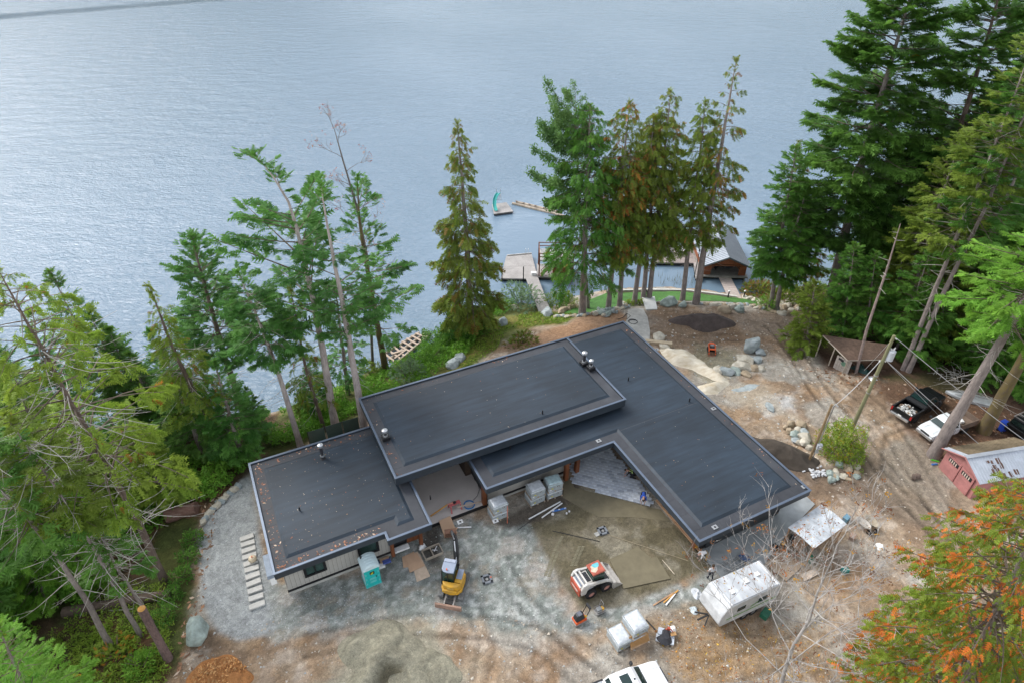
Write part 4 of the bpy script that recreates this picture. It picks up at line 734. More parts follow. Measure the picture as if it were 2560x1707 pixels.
# ---------------------------------------------------------------- shrubs
def bush(label, x, y, rx, rz, pal, n=260, fs=.34, kind='leaf', group=None, z=None, cat='shrub', name='shrub', ry=None, rust=0., rc=(.4, .2, .03), seed=1):
    b = G(x, y) if z is None else W(x, y, z); root = thing(name, label, cat, b, 0, group); ry = ry or rx
    st = MB()
    for i in range(7):
        a = random.random()*6.3; st.tube([(0, 0, -.1), (cos(a)*rx*.3, sin(a)*ry*.3, rz*.6), (cos(a)*rx*.6, sin(a)*ry*.6, rz*1.2)], [.04, .03, .012], 5)
    st.build('stems', limbd, root)
    D = nrm(rng.normal(0, 1, (n, 3))); D[:, 2] = np.abs(D[:, 2])*1.15-.1; lump = .72+.55*vnoise(D[:, 0]*2.3+x, D[:, 1]*2.3+D[:, 2]*1.7+y, seed); r_ = (rng.random(n)**.33)*lump
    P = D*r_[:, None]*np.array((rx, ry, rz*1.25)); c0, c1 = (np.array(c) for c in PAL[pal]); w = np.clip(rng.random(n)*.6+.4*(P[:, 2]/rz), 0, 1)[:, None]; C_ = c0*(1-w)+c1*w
    if rust: k_ = rng.random(n) < rust; C_[k_] = np.array(rc)
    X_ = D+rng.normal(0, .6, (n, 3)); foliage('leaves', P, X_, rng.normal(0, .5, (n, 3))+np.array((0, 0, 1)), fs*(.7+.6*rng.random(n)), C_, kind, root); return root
bush('pale grey-green rounded willow shrub on the bank behind the house', 942, 872, 2.2, 2.0, 'sage', 520, .36, 'fir'); bush('small olive bush at the foot of the mossy fir', 852, 862, 1.6, 1.5, 'olive', 300, .34, 'fir'); bush('tall leafy shrub clump under the lone cedar', 1052, 772, 2.4, 3.2, 'fir', 800, .4); bush('rounded leafy shrub right beside the lone cedar trunk', 1098, 760, 1.9, 2.6, 'mid', 520, .4)
bush('grey-green willow at the shore end of the dock gangway', 1196, 704, 3.0, 2.4, 'sage', 800, .4, 'fir'); bush('low round green shrub between gangway and lawn', 1292, 702, 2.3, 1.4, 'olive', 560, .36); bush('yellow-green bush behind the service pole', 1926, 1040, 2.1, 2.7, 'yellow', 950, .36, rust=.12, rc=(.34, .28, .03)); bush('ochre grass clump at the end of the boathouse ramp', 1745, 676, 2.6, 1.1, 'cedar', 520, .5, 'fir', rust=.4, rc=(.26, .15, .04))
bush('olive reedy clump right of the ochre grass', 1805, 690, 2.6, 1.5, 'olive', 460, .5, 'fir'); bush('green shrub at the water right of the lawn', 1850, 690, 2.2, 1.6, 'olive', 380, .42); bush('small green bush at the lawn end by the twin-stem fir', 1760, 708, 1.3, 1.0, 'bright', 240, .34); bush('brownish shrub on the grassy bank behind the roof', 1200, 788, 1.8, 1.0, 'olive', 300, .36, 'fir', rust=.3, rc=(.22, .16, .05))
bush('leafy salal mound at the shore left of the lone cedar', 1010, 800, 2.6, 1.5, 'mid', 600, .4); bush('dark leafy mound right of the timber raft', 985, 830, 2.2, 1.3, 'mid', 460, .38); bush('small yellow-green sprig bush behind the white slab', 1445, 702, .6, .5, 'yellow', 90, .3); bush('tiny yellow-green bush beside the standing figure', 1470, 699, .6, .5, 'yellow', 90, .3)
NT = [('nettle clump beside the gravel yard, top of the row', 447, 1245), ('nettle clump second from the top beside the gravel yard', 436, 1285), ('nettle clump in the middle of the row beside the gravel', 420, 1325), ('nettle clump above the sawn stump', 398, 1372), ('nettle clump right of the sawn stump', 385, 1420)]
for lb, x, y in NT: bush(lb, x, y, .75, .8, 'mid', 150, .3, group='green nettle clumps along the gravel yard', cat='plant', name='nettle_clump')
bush('leafy green clump at the foot of the sawn stump, bottom left', 330, 1530, 1.2, 1.0, 'bright', 260, .3); bush('yellowing fern patch left of the sawn stump', 270, 1500, 1.4, .7, 'yellow', 260, .32, 'fir', rust=.2)
# ground cover on the slopes
def cover(name, label, polys, n, pal, fs, kind='leaf', dz=.15, hh=.5):
    out = []; tries = 0; P_ = [np.array(p) for p in polys]
    for P in P_:
        lo, hi = P.min(0), P.max(0); c = rng.random((n*4, 2))*(hi-lo)+lo; k_ = sdist(P, c[:, 0], c[:, 1]) > 0; c = c[k_][:n//len(P_)]; dn = fbm(c[:, 0]*.5, c[:, 1]*.5, 91); out.append(c[dn > .40])
    c = np.concatenate(out); z = TH(c[:, 0], c[:, 1]); z_ok = z > -4.05; c, z = c[z_ok], z[z_ok]; m_ = len(c); hgt = hh*fbm(c[:, 0]*.7, c[:, 1]*.7, 17)*rng.random(m_)**.5*1.6
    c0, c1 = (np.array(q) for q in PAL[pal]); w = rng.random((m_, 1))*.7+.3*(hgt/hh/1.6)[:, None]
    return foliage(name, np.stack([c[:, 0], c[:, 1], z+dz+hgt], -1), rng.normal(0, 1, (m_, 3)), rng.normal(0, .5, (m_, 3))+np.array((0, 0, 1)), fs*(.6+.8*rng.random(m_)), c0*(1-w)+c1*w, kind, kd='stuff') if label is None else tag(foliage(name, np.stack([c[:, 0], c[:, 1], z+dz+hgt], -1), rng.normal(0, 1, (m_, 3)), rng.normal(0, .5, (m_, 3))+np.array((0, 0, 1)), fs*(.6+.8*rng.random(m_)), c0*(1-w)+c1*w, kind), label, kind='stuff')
slope = PG([(300, 985), (520, 970), (650, 950), (770, 905), (835, 870), (860, 930), (810, 960), (700, 1010), (590, 1060), (560, 1095), (480, 1160), (430, 1150), (380, 1080)])
cover('salal', 'knee-high salal and fern cover on the slope to the lake', [slope], 8000, 'bright', .42, hh=1.0)
cover('salal', 'low plants on the bank between house and water', [PG([(840, 865), (890, 850), (985, 800), (1030, 760), (1130, 700), (1190, 700), (1110, 760), (1060, 830), (980, 880), (880, 925), (850, 940)])], 4200, 'bright', .4, hh=.7)
cover('forest_plants', 'dim ferns and seedlings on the left woodland floor', [PG([(-100, 1060), (300, 1060), (430, 1160), (300, 1300), (200, 1400), (0, 1500), (-250, 1400)])], 6500, 'bright', .45, hh=1.0)
cover('forest_plants', 'mossy low growth around the sawn stump', [PG([(200, 1440), (330, 1440), (390, 1500), (370, 1568), (250, 1620), (100, 1568)])], 900, 'yellow', .28, hh=.25)
cover('forest_plants', 'mossy green growth among the trunks at the bottom left', [PG([(-60, 1380), (120, 1330), (380, 1340), (400, 1420), (385, 1568), (200, 1620), (0, 1560)])], 2600, 'yellow', .32, hh=.4)
cover('forest_plants', 'dim ground plants under the right wood', [PG([(1860, 700), (1960, 690), (2352, 640), (2352, 840), (2200, 850), (2080, 800), (1960, 760), (1880, 760)])], 3800, 'bright', .45, hh=.9)
cover('bank_grass', 'ragged yellow-green grass on the bank behind the house', [PG([(985, 885), (1085, 780), (1130, 738), (1258, 715), (1330, 722), (1300, 742), (1180, 755), (1140, 800), (1080, 845)])], 3000, 'yellow', .22, 'fir', .02, .12)
def reeds(label, polys, n, pal=(.16, .17, .06), hh=1.2):
    Vv = []
    for P in polys:
        P = np.array(P); lo, hi = P.min(0), P.max(0)
        for _ in range(n):
            c = rng.random(2)*(hi-lo)+lo; a = rng.random()*pi; h = hh*(.5+.7*rng.random()); t_ = rng.normal(0, .18, 2); Vv.append([(c[0]-.025*cos(a), c[1]-.025*sin(a), LAKE-.3), (c[0]+.025*cos(a), c[1]+.025*sin(a), LAKE-.3), (c[0]+t_[0], c[1]+t_[1], LAKE+h)])
    V = np.array(Vv); tag(npmesh('reeds', V.reshape(-1, 3), np.arange(V.shape[0]*3).reshape(-1, 3), leafmat('foliage'), tint=np.repeat(np.array(pal)*(.6+.8*rng.random((len(V), 1))), 3, 0)), label, kind='stuff')
reeds('thin reeds standing in the shallow water by the lawn', [PZ([(1520, 635), (1590, 635), (1590, 660), (1520, 660)], -4), PZ([(1310, 640), (1345, 640), (1345, 670), (1310, 670)], -4)], 90, (.14, .14, .08))
reeds('tall reeds along the right shore by the boathouse', [PZ([(1715, 655), (1790, 640), (1790, 672), (1715, 672)], -4), PZ([(1790, 640), (1880, 625), (1880, 655), (1790, 660)], -4)], 160)

# ================================================================ VEHICLES AND MACHINES
tyre = mk('tyre', (.02, .02, .021), .85, .3, 6, .4); glz = glass('car_glass', (.012, .03, .028)); plast = mk('black_plastic', (.02, .021, .023), .5, .2, 3); rimm = mk('rim_steel', (.35, .35, .36), .4, .2, 5, metal=.6)
steel = mk('worn_steel', (.30, .29, .28), .5, .3, 6, .2, metal=.4); rust_m = mk('rusty_steel', (.16, .085, .055), .75, .35, 6, .3); redl = mk('red_lens', (.35, .02, .02), .25, .1)
def wheel(par, x, y, r, w, rim=rimm, out=1, name='wheel'):
    t = MB(); k = 18; prof = [(-.5, .62), (-.5, .93), (-.38, 1), (.38, 1), (.5, .93), (.5, .62)]
    t.loft([[(x+r*q*cos(2*pi*i/k), y+w*p, r+r*q*sin(2*pi*i/k)) for p, q in prof] for i in range(k)]+[[(x+r*q, y+w*p, r) for p, q in prof]], 0, False)
    for i in range(k): a = 2*pi*i/k; t.box((x+r*cos(a), y, r+r*sin(a)), (.05, w*.86, .07), 0, 0, 0, -a)
    o = t.build(name, tyre, par, smooth=30)
    MB().cyl((x, y-w*.3, r), (x, y+w*.3, r), r*.64, None, 16).cyl((x, y-w*.38, r), (x, y+w*.38, r), r*.22, None, 10).build('rim', rim, o, smooth=40)
def pickup(name, label, loc, rz, L=5.8, Wd=1.98, paint=None, hood=1.14, rooz=1.9, cabl=2.2, bed=True, trim=None, cat='pickup truck', sunroof=False, cabx=0.25, tyr=.38):
    r = thing(name, label, cat, loc, rz); w = Wd/2; xf, xr = L/2, -L/2; cow = xf-1.42; cb = cow-.05-cabl
    def rg(x, hw, zl, zh, e=.07): return [(x, -hw*.96, zl), (x, -hw, zl+.2), (x, -hw, zh-.16), (x, -hw+e, zh), (x, hw-e, zh), (x, hw, zh-.16), (x, hw, zl+.2), (x, hw*.96, zl)]
    b = MB(); b.loft([rg(xf, w*.84, .5, hood-.22), rg(xf-.10, w*.93, .42, hood-.09), rg(xf-.45, w*.985, .4, hood-.02), rg(xf-.9, w, .38, hood+.02), rg(cow, w, .36, hood+.06, .05), rg(cb, w, .36, hood+.06, .05)])
    body = b.build('body', paint, r, smooth=35, bevel=.025)
    c = MB(); zb = hood+.05; wt_ = w*.76; c.hexa([(cb, -w*.96, zb), (cow+.05, -w*.95, zb), (cow+.05, w*.95, zb), (cb, w*.96, zb)], [(cb+.18, -wt_, rooz), (cow-.72, -wt_, rooz), (cow-.72, wt_, rooz), (cb+.18, wt_, rooz)]); cab = c.build('cab', paint, r, bevel=.07)
    def pane(nm, q, par, m=glz, off=.012):
        q = [Vector(p) for p in q]; n = (q[1]-q[0]).cross(q[2]-q[0]).normalized(); ctr = sum(q, Vector())/4
        if n.dot(ctr-Vector((0, 0, 1.2))) < 0: n = -n
        MB().hexa([p-n*.01 for p in q], [p+n*off for p in q]).build(nm, m, par)
    def lerp(a, b_, t): return tuple(a[i]+(b_[i]-a[i])*t for i in range(3))
    A0, A1 = (cow+.05, -w*.88, zb+.04), (cow+.05, w*.88, zb+.04); B0, B1 = (cow-.72, -wt_*.92, rooz-.05), (cow-.72, wt_*.92, rooz-.05); pane('windshield', [A0, A1, B1, B0], cab)
    A0, A1 = (cb, -w*.8, zb+.14), (cb, w*.8, zb+.14); B0, B1 = (cb+.17, -wt_*.86, rooz-.08), (cb+.17, wt_*.86, rooz-.08); pane('rear_window', [lerp(A0, B0, .12), lerp(A1, B1, .12), B1, B0], cab)
    for s_ in (-1, 1):
        for f0, f1 in ((.05, .44), (.50, .90)):
            lo0 = lerp((cow-.10, s_*w*.955, zb+.03), (cb+.1, s_*w*.963, zb+.03), f0); lo1 = lerp((cow-.10, s_*w*.955, zb+.03), (cb+.1, s_*w*.963, zb+.03), f1)
            up0 = lerp((cow-.80, s_*wt_, rooz-.02), (cb+.24, s_*wt_, rooz-.02), f0); up1 = lerp((cow-.80, s_*wt_, rooz-.02), (cb+.24, s_*wt_, rooz-.02), f1)
            pane('side_window', [lerp(lo0, up0, .10), lerp(lo1, up1, .10), lerp(lo1, up1, .86), lerp(lo0, up0, .86)], cab)
        MB().box((cow-.32, s_*(w+.17), zb+.12), (.16, .22, .26), 0).build('mirror', plast, r, bevel=.03)
        MB().box((xf-.06, s_*w*.68, hood-.30), (.14, w*.36, .2)).build('headlight', chrome, r, bevel=.02); MB().box((xr+.03, s_*w*.92, hood-.16), (.08, .16, .38)).build('tail_light', redl, r)
        for x in (xf-.95, xr+1.15):
            MB().cyl((x, s_*(w-.32), tyr+.06), (x, s_*(w+.008), tyr+.06), tyr*1.22, None, 18).build('wheel_arch', plast, r); wheel(r, x, s_*(w-.13), tyr, .28)
        MB().box((cow-1.0, s_*(w+.005), hood-.2), (1.9, .012, .02)).box((cow-1.15, s_*(w+.006), hood-.35), (.02, .014, .8)).build('door_seam', plast, r)
    MB().box((xf+.02, 0, .58), (.2, Wd*.9, .26)).build('bumper', trim or chrome, r, bevel=.04); MB().box((xr-.06, 0, .6), (.2, Wd*.88, .24)).build('bumper', trim or chrome, r, bevel=.04)
    MB().box((xf-.02, 0, hood-.33), (.12, w*.95, .3)).build('grille', plast, r, bevel=.02)
    if sunroof: MB().box((cow-1.35, 0, rooz+.005), (.62, .95, .03)).build('sunroof', glz, cab, bevel=.01); MB().box((cow-.82, .0, rooz+.02), (.12, .08, .06)).build('antenna', plast, cab)
    h = MB()
    for s_ in (-1, 1): h.box((cow+.72, s_*w*.5, hood+.028), (1.0, .035, .02), 0, s_*.05)
    h.build('hood_crease', paint, body)
    if bed:
        q = MB(); x0, x1 = xr+.04, cb-.03; xm = (x0+x1)/2; ln = x1-x0; q.box((xm, 0, .66), (ln, Wd-.1, .3)); hh = hood+.06-.5
        for s_ in (-1, 1): q.box((xm, s_*(w-.06), .5+hh/2), (ln, .12, hh))
        q.box((x1-.04, 0, .5+hh/2), (.08, Wd-.24, hh)); bd = q.build('bed', paint, r, bevel=.02); MB().box((x0+.03, 0, .5+hh/2), (.08, Wd-.26, hh)).build('tailgate', paint, bd, bevel=.015)
        l = MB()
        for s_ in (-1, 1): l.box((xm, s_*(w-.06), hood+.075), (ln, .11, .03))
        l.build('bed_rail', plast, bd)
    return r, (xr, cb, w, hood)
wpaint = mk('white_car_paint', (.78, .79, .80), .25, .03, 1, spec=.6, coat=.3); bpaint = mk('black_car_paint', (.008, .009, .010), .28, .2, 2, spec=.35); tru = mk('old_white_paint', (.66, .69, .70), .4, .08, 2, spec=.5)
p = G(1450, 1530); T_, _ = pickup('pickup_truck', 'clean white crew-cab pickup with sunroof cut off by the bottom edge', (7.05, 19.75, gz(7, 20)), rad(21.5), 5.9, 2.04, wpaint, 1.2, 2.0, 2.35, True, sunroof=True)
MB().box((-.62, -.45, 2.02), (.5, .3, .06)).build('roof_item', mk('red_cloth', (.45, .05, .08), .6), T_)
B_, (bx, bcb, bw, bh) = pickup('pickup_truck', 'black pickup with rubble in its open bed, parked by the woods', (38.75, 46.75, gz(38.7, 46.7)), rad(32), 5.9, 2.0, bpaint, 1.16, 1.9, 1.9)
MB().box((bcb-.3, 0, bh+.12), (.5, 1.9, .2)).build('tool_box', plast, B_, bevel=.02); MB().box((bx-.17, .0, .82), (.02, .34, .17)).build('licence_plate', whitep, B_)
MB().box((bx+.2, 0, bh-.05), (.02, 1.5, .02)).build('tailgate_trim', plast, B_)
rub = thing('bed_load', 'grey and brown rubble piled in the bed of the black pickup', 'debris', (38.75+cos(rad(32))*-2.0, 46.75+sin(rad(32))*-2.0, gz(38.7, 46.7)+.83), rad(32)); q = MB()
for _ in range(60): q.box((random.uniform(-.7, .6), random.uniform(-.75, .75), random.uniform(0, .25)), [random.uniform(.08, .3) for _ in range(3)], random.choice((0, 0, 1, 2)), random.random()*6, random.random(), random.random())
q.build('rubble', [mk('rubble_grey', (.42, .42, .40), .8, .3, 4), mk('rubble_brown', (.22, .15, .10), .8, .3, 4), whitep], rub)['kind'] = 'stuff'
F_, (fx_, fcb, fw_, fh_) = pickup('flatbed_truck', 'old white pickup with a wooden box bed behind the leaning trunk', (39.75, 43.75, gz(39.7, 43.7)), rad(202), 5.3, 1.8, tru, 1.05, 1.72, 1.75, False, cat='pickup truck', tyr=.34)
wdark = mk('weathered_board', (.17, .125, .095), .85, .3, 3, .3, stretch=(1, 6, 6))
q = MB(); xm = (fx_+fcb)/2-.1; ln = fcb-fx_+.1; q.box((xm, 0, .72), (ln, 1.8, .1)); q.build('box_floor', wdark, F_)
for s_ in (-1, 1):
    for k in range(3): MB().box((xm, s_*.9, .86+k*.2), (ln, .05, .18)).build('side_board', wdark, F_)
for k in range(3): MB().box((fx_-.12, 0, .86+k*.2), (.05, 1.75, .18)).build('end_board', wdark, F_); MB().box((fcb-.02, 0, .86+k*.2), (.05, 1.75, .18)).build('end_board', wdark, F_)
tag(MB().box((0, 0, .15), (.35, .5, .3)).build('white_bag', whitep, None, bevel=.08, loc=(39.75+1.55, 43.75+.45, gz(39.7, 43.7)+.77)), 'crumpled white bag lying in the wooden box bed', 'bag')
# upturned boat
bo = thing('aluminium_boat', 'upturned aluminium boat lying in the brown dirt under the trees', 'boat', (*((W(2175.6, 902, .5)+W(2272.6, 927, .5))/2)[:2], gz(44.5, 48.2)), math.atan2(1.55, -3.25)); q = MB(); rs = []
for t in np.linspace(0, 1, 9):
    x = -1.9+3.9*t; wd_ = .72*(1-max(0, (t-.45)/.55)**2.2)+.03; k_ = .5*(1-.35*max(0, (t-.5)*2)**2)
    rs.append([(x, -wd_, .05), (x, -wd_*.93, k_*.6), (x, -wd_*.5, k_*.93), (x, 0, k_), (x, wd_*.5, k_*.93), (x, wd_*.93, k_*.6), (x, wd_, .05)])
q.loft(rs); q.build('hull', mk('bare_aluminium', (.40, .42, .43), .45, .2, 2, .1, metal=.5), bo, smooth=35); MB().box((0, 0, .52), (3.0, .05, .05)).box((0, .4, .44), (2.6, .03, .03)).box((0, -.4, .44), (2.6, .03, .03)).build('keel', steel, bo); MB().box((-1.92, 0, .25), (.05, 1.3, .45)).build('transom', steel, bo)
bn = W(2298, 990, .5); b_ = thing('wheelie_bin', 'bright blue plastic bin with lid at the right edge', 'bin', (bn[0], bn[1], gz(*bn[:2])), .4); blu = mk('blue_plastic', (.015, .055, .36), .45, .12, 2)
MB().box((0, 0, .5), (.52, .55, .95), 0, 0, 0, pi, .85).build('body', blu, b_, bevel=.03); MB().box((0, 0, 1.03), (.64, .68, .09)).build('lid', blu, b_, bevel=.03)
for s_ in (-1, 1): wheel(b_, -.25, s_*.24, .11, .06)
tp_ = W(2345, 992, .9); tk = thing('canopy_truck', 'dark truck with a black canopy and roof rack cut by the right edge', 'truck', (tp_[0]+.9, tp_[1]+.4, gz(*tp_[:2])), rad(25))
MB().box((0, 0, .85), (4.6, 1.8, .8)).build('body', bpaint, tk, bevel=.08); MB().box((-.6, 0, 1.55), (3.0, 1.7, .65), 0, 0, 0, 0, .9).build('canopy', bpaint, tk, bevel=.06); q = MB()
for x in (-1.9, -1.2, -.5, .2): q.box((x, 0, 1.95), (.07, 1.6, .05))
for y in (-.8, .8): q.box((-.8, y, 1.95), (2.4, .06, .05))
q.build('roof_rack', steel, tk); MB().box((-2.12, 0, 1.55), (.03, 1.4, .45), 0, 0, 0, -.15).build('rear_window', glz, tk)
for x in (-1.5, 1.4):
    for s_ in (-1, 1): wheel(tk, x, s_*.82, .36, .24)

# ---------------- travel trailer
tr_ = thing('travel_trailer', 'white travel trailer with a leaf-strewn roof behind the bare maple', 'trailer', (16.12, 26.3, gz(16, 26.3)), rad(24.7)); shell = mk('trailer_shell', (.50, .51, .515), .5, .2, 2.0, .12, var2=.2)
q = MB(); prof = [(-2.55, .55), (-2.75, 1.0), (-2.62, 1.7), (-2.25, 2.5), (-2.1, 2.58), (2.1, 2.58), (2.25, 2.5), (2.4, 1.6), (2.3, .5)]; q.xprism(prof, -1.06, 1.06); q.build('body', shell, tr_, bevel=.06)
MB().box((0, 0, 2.61), (4.1, 1.98, .05)).build('roof', mk('trailer_roof', (.41, .43, .45), .5, .3, 1.4, .2, stretch=(1, .3, 1)), tr_, bevel=.02)
for x, y, d in ((.1, .1, .36), (1.2, .2, .3), (-1.3, -.2, .3)): MB().box((x, y, 2.68), (d, d, .1)).build('roof_vent', whitep, tr_, bevel=.02)
for x in (-1.95, 1.95): MB().box((x, 0, 2.63), (.06, 2.0, .06)).build('roof_strip', whitep, tr_)
for s_ in (-1, 1):
    MB().box((0, s_*1.07, 1.15), (4.3, .012, .08)).build('green_stripe', mk('lime', (.12, .30, .03), .5), tr_); MB().box((.9, s_*1.075, 1.75), (.9, .03, .5)).build('window', glz, tr_, bevel=.02); MB().box((-1.0, s_*1.075, 1.8), (.7, .03, .4)).build('window', glz, tr_, bevel=.02)
    q = MB()
    for k in range(4): q.box((-.05+.14*k, s_*1.08, 1.5+.04*k), (.2, .012, .07), 0, 0, 0, -.5)
    q.build('leaf_emblem', mk('lime', (.12, .30, .03), .5), tr_)
    for x in (-.35, .45): wheel(tr_, x, s_*.95, .32, .2)
MB().box((-3.1, 0, .5), (.9, .1, .1)).box((-3.0, .3, .5), (.9, .08, .08), 0, -.6).box((-3.0, -.3, .5), (.9, .08, .08), 0, .6).build('hitch', plast, tr_)
# ---------------- canopy shelter
cp_ = thing('canopy_shelter', 'white-panelled flat canopy on thin posts by the garage corner', 'canopy', (23.05, 31.4, 0.05), rad(34)); wh = mk('white_panel', (.47, .50, .53), .5, .28, 2.2, .1, var2=.25)
for k in range(4):
    MB().hexa([(-2.0+k, -1.12, 2.22), (-1.02+k, -1.12, 2.22), (-1.02+k, 0, 2.36), (-2.0+k, 0, 2.36)], [(-2.0+k, -1.12, 2.25), (-1.02+k, -1.12, 2.25), (-1.02+k, 0, 2.39), (-2.0+k, 0, 2.39)]).build('roof_panel', wh, cp_)
    MB().hexa([(-2.0+k, .01, 2.36), (-1.02+k, .01, 2.36), (-1.02+k, 1.12, 2.22), (-2.0+k, 1.12, 2.22)], [(-2.0+k, .01, 2.39), (-1.02+k, .01, 2.39), (-1.02+k, 1.12, 2.25), (-2.0+k, 1.12, 2.25)]).build('roof_panel', wh, cp_)
for x in (-1.9, 1.85):
    for y in (-1.02, 1.02): MB().box((x, y, 1.1), (.08, .08, 2.2)).build('post', mk('raw_wood', (.36, .22, .13)), cp_)
for y in (-1.08, 1.08): MB().box((0, y, 2.17), (3.95, .06, .1)).build('frame', mk('raw_wood', (.36, .22, .13)), cp_)
MB().box((-.5, .3, .55), (1.6, .9, .06)).box((-1.2, .3, .26), (.06, .8, .52)).box((.2, .3, .26), (.06, .8, .52)).build('work_table', mk('raw_wood', (.36, .22, .13)), cp_)

# ---------------- mini excavator
yel = mk('machine_yellow', (.60, .32, .014), .5, .1, 2.2, spec=.4, c2=(.40, .235, .05)); ex = thing('mini_excavator', 'yellow mini excavator with grey cab roof and rusty dozer blade', 'excavator', (-3.95, 27.45, 0), rad(-10)); trk = mk('rubber_track', (.17, .17, .165), .8, .3, 8, .4)
for s_ in (-1, 1):
    q = MB(); n = 28; prof = []
    for i in range(n):
        a = 2*pi*i/n; x, z = cos(a), sin(a); prof.append((max(-.85, min(.85, x*1.3))+.25*x, .27+.26*z))
    q.xprism([(px_, pz_) for px_, pz_ in prof], -.17, .17); q.v = [Matrix.Rotation(pi/2, 4, 'Z') @ v+Vector((s_*.72, 0, 0)) for v in q.v]
    for i in range(22):
        y = -1.02+i*.097; q.box((s_*.72, y, .545), (.34, .045, .03))
    q.build('track', trk, ex); MB().box((s_*.50, 0, .28), (.12, 1.5, .26)).build('track_frame', plast, ex)
MB().box((0, 0, .42), (1.1, 1.3, .22)).build('undercarriage', plast, ex); MB().cyl((0, 0, .5), (0, 0, .66), .42, None, 16).build('swing_ring', plast, ex)
bl = MB(); bl.hexa([(-.95, -1.82, .03), (.95, -1.82, .03), (.95, -1.70, .03), (-.95, -1.70, .03)], [(-.95, -1.78, .42), (.95, -1.78, .42), (.95, -1.66, .42), (-.95, -1.66, .42)]).box((0, -1.76, .44), (1.9, .14, .05)); bl.build('dozer_blade', mk('blade_brown', (.30, .19, .14), .7, .25, 4), ex, bevel=.012)
for s_ in (-1, 1): MB().box((s_*.32, -1.25, .36), (.12, .95, .12)).build('blade_arm', steel, ex)
MB().box((0, -1.45, .40), (.55, .34, .09)).build('blade_step', plast, ex)
q = MB(); cs = [(-.78, -.30), (-.74, -.72), (-.5, -1.02), (0, -1.12), (.5, -1.02), (.76, -.72), (.80, .1), (.72, .62), (-.78, .62)]; q.prism(cs, .66, .95); q.prism([(.16, .45), (.16, -.55), (.72, -.6), (.78, .1), (.66, .5)], .95, 1.5); q.prism([(-.66, -.62), (-.46, -.95), (0, -1.05), (.46, -.95), (.70, -.62)], .95, 1.52); q.build('body', yel, ex, bevel=.05)
MB().box((-.05, -1.06, 1.05), (1.05, .14, .22)).build('counterweight', yel, ex, bevel=.04); MB().box((.02, -1.0, 1.32), (.42, .12, .16)).build('engine_label', mk('label_tan', (.45, .30, .08), .5), ex)
q = MB(); q.hexa([(-.76, -.5, .95), (.16, -.56, .95), (.16, .55, .95), (-.76, .55, .95)], [(-.70, -.46, 2.42), (.12, -.50, 2.42), (.12, .42, 2.42), (-.70, .42, 2.42)]); cabm = q.build('cab', glass('cab_glass', (.012, .04, .032)), ex, bevel=.02)
q = MB()
for x, y, x2, y2 in ((-.76, -.5, -.70, -.46), (.16, -.56, .12, -.50), (.16, .55, .12, .42), (-.76, .55, -.70, .42), (-.3, -.53, -.29, -.48)): q.tube([(x, y, .95), (x2, y2, 2.42)], .04, 6)
q.build('cab_frame', plast, cabm); q = MB(); q.prism([(-.74, .5), (-.74, -.3), (-.58, -.54), (-.3, -.6), (.18, -.56), (.18, .5)], 2.42, 2.52); q.build('cab_roof', mk('cab_roof_grey', (.24, .28, .36), .5, .1, 1), cabm, bevel=.04); MB().box((-.3, .36, 2.55), (.8, .26, .04)).build('roof_hatch', mk('cab_roof_light', (.33, .37, .45), .5), cabm, bevel=.015)
MB().box((.45, .1, 1.53), (.42, .8, .06)).build('hood', mk('cab_roof_grey', (.24, .28, .36), .5), ex, bevel=.02)
q = MB(); bp_ = [(.0, .7, .95), (-.15, 1.3, 1.9), (-.4, 2.1, 2.35), (-.75, 2.9, 2.0)]; q.tube(bp_, [.17, .19, .17, .12], 4); q.build('boom', plast, ex, bevel=.02)
q = MB(); ap_ = [(-.70, 2.75, 2.15), (-1.15, 3.75, 1.25), (-1.3, 4.1, .75)]; q.tube(ap_, [.14, .12, .08], 4); q.build('stick', mk('stick_dark', (.035, .05, .06), .4), ex, bevel=.02)
for k in range(3): MB().tube([(.05+.05*k, .75, 1.05), (-.02+.05*k, 1.35, 2.12), (-.32+.05*k, 2.15, 2.62), (-.62+.05*k, 2.75, 2.3)], .022, 5).build('hydraulic_hose', plast, ex)
MB().cyl((-.35, -.4, 2.52), (-.35, -.4, 2.66), .05, None, 8).build('beacon', mk('machine_orange', (.62, .10, .02), .45, .12, 3), cabm)
for s_ in (-1, 1): MB().box((-.3+s_*.52, .6, 1.9), (.14, .05, .24)).build('mirror', plast, cabm)
MB().cyl((-.05, 1.0, 1.75), (-.42, 2.0, 2.55), .05, None, 8).cyl((-.5, 2.2, 2.52), (-1.0, 3.3, 1.85), .045, None, 8).cyl((-.35, 2.3, 2.45), (-.95, 3.4, 1.7), .02, None, 6).build('hydraulic_ram', chrome, ex, smooth=40)
q = MB(); bk = [(.0, .0), (.38, .05), (.52, -.25), (.42, -.55), (.1, -.62), (.05, -.5), (.33, -.45), (.38, -.22), (.27, -.03)]; q.xprism([(x-.2, z+.78) for x, z in bk], -.45, .45); M = Matrix.Translation((-1.35, 4.1, 0)) @ Matrix.Rotation(pi/2+.35, 4, 'Z'); q.v = [M @ v for v in q.v]; q.build('bucket', rust_m, ex)

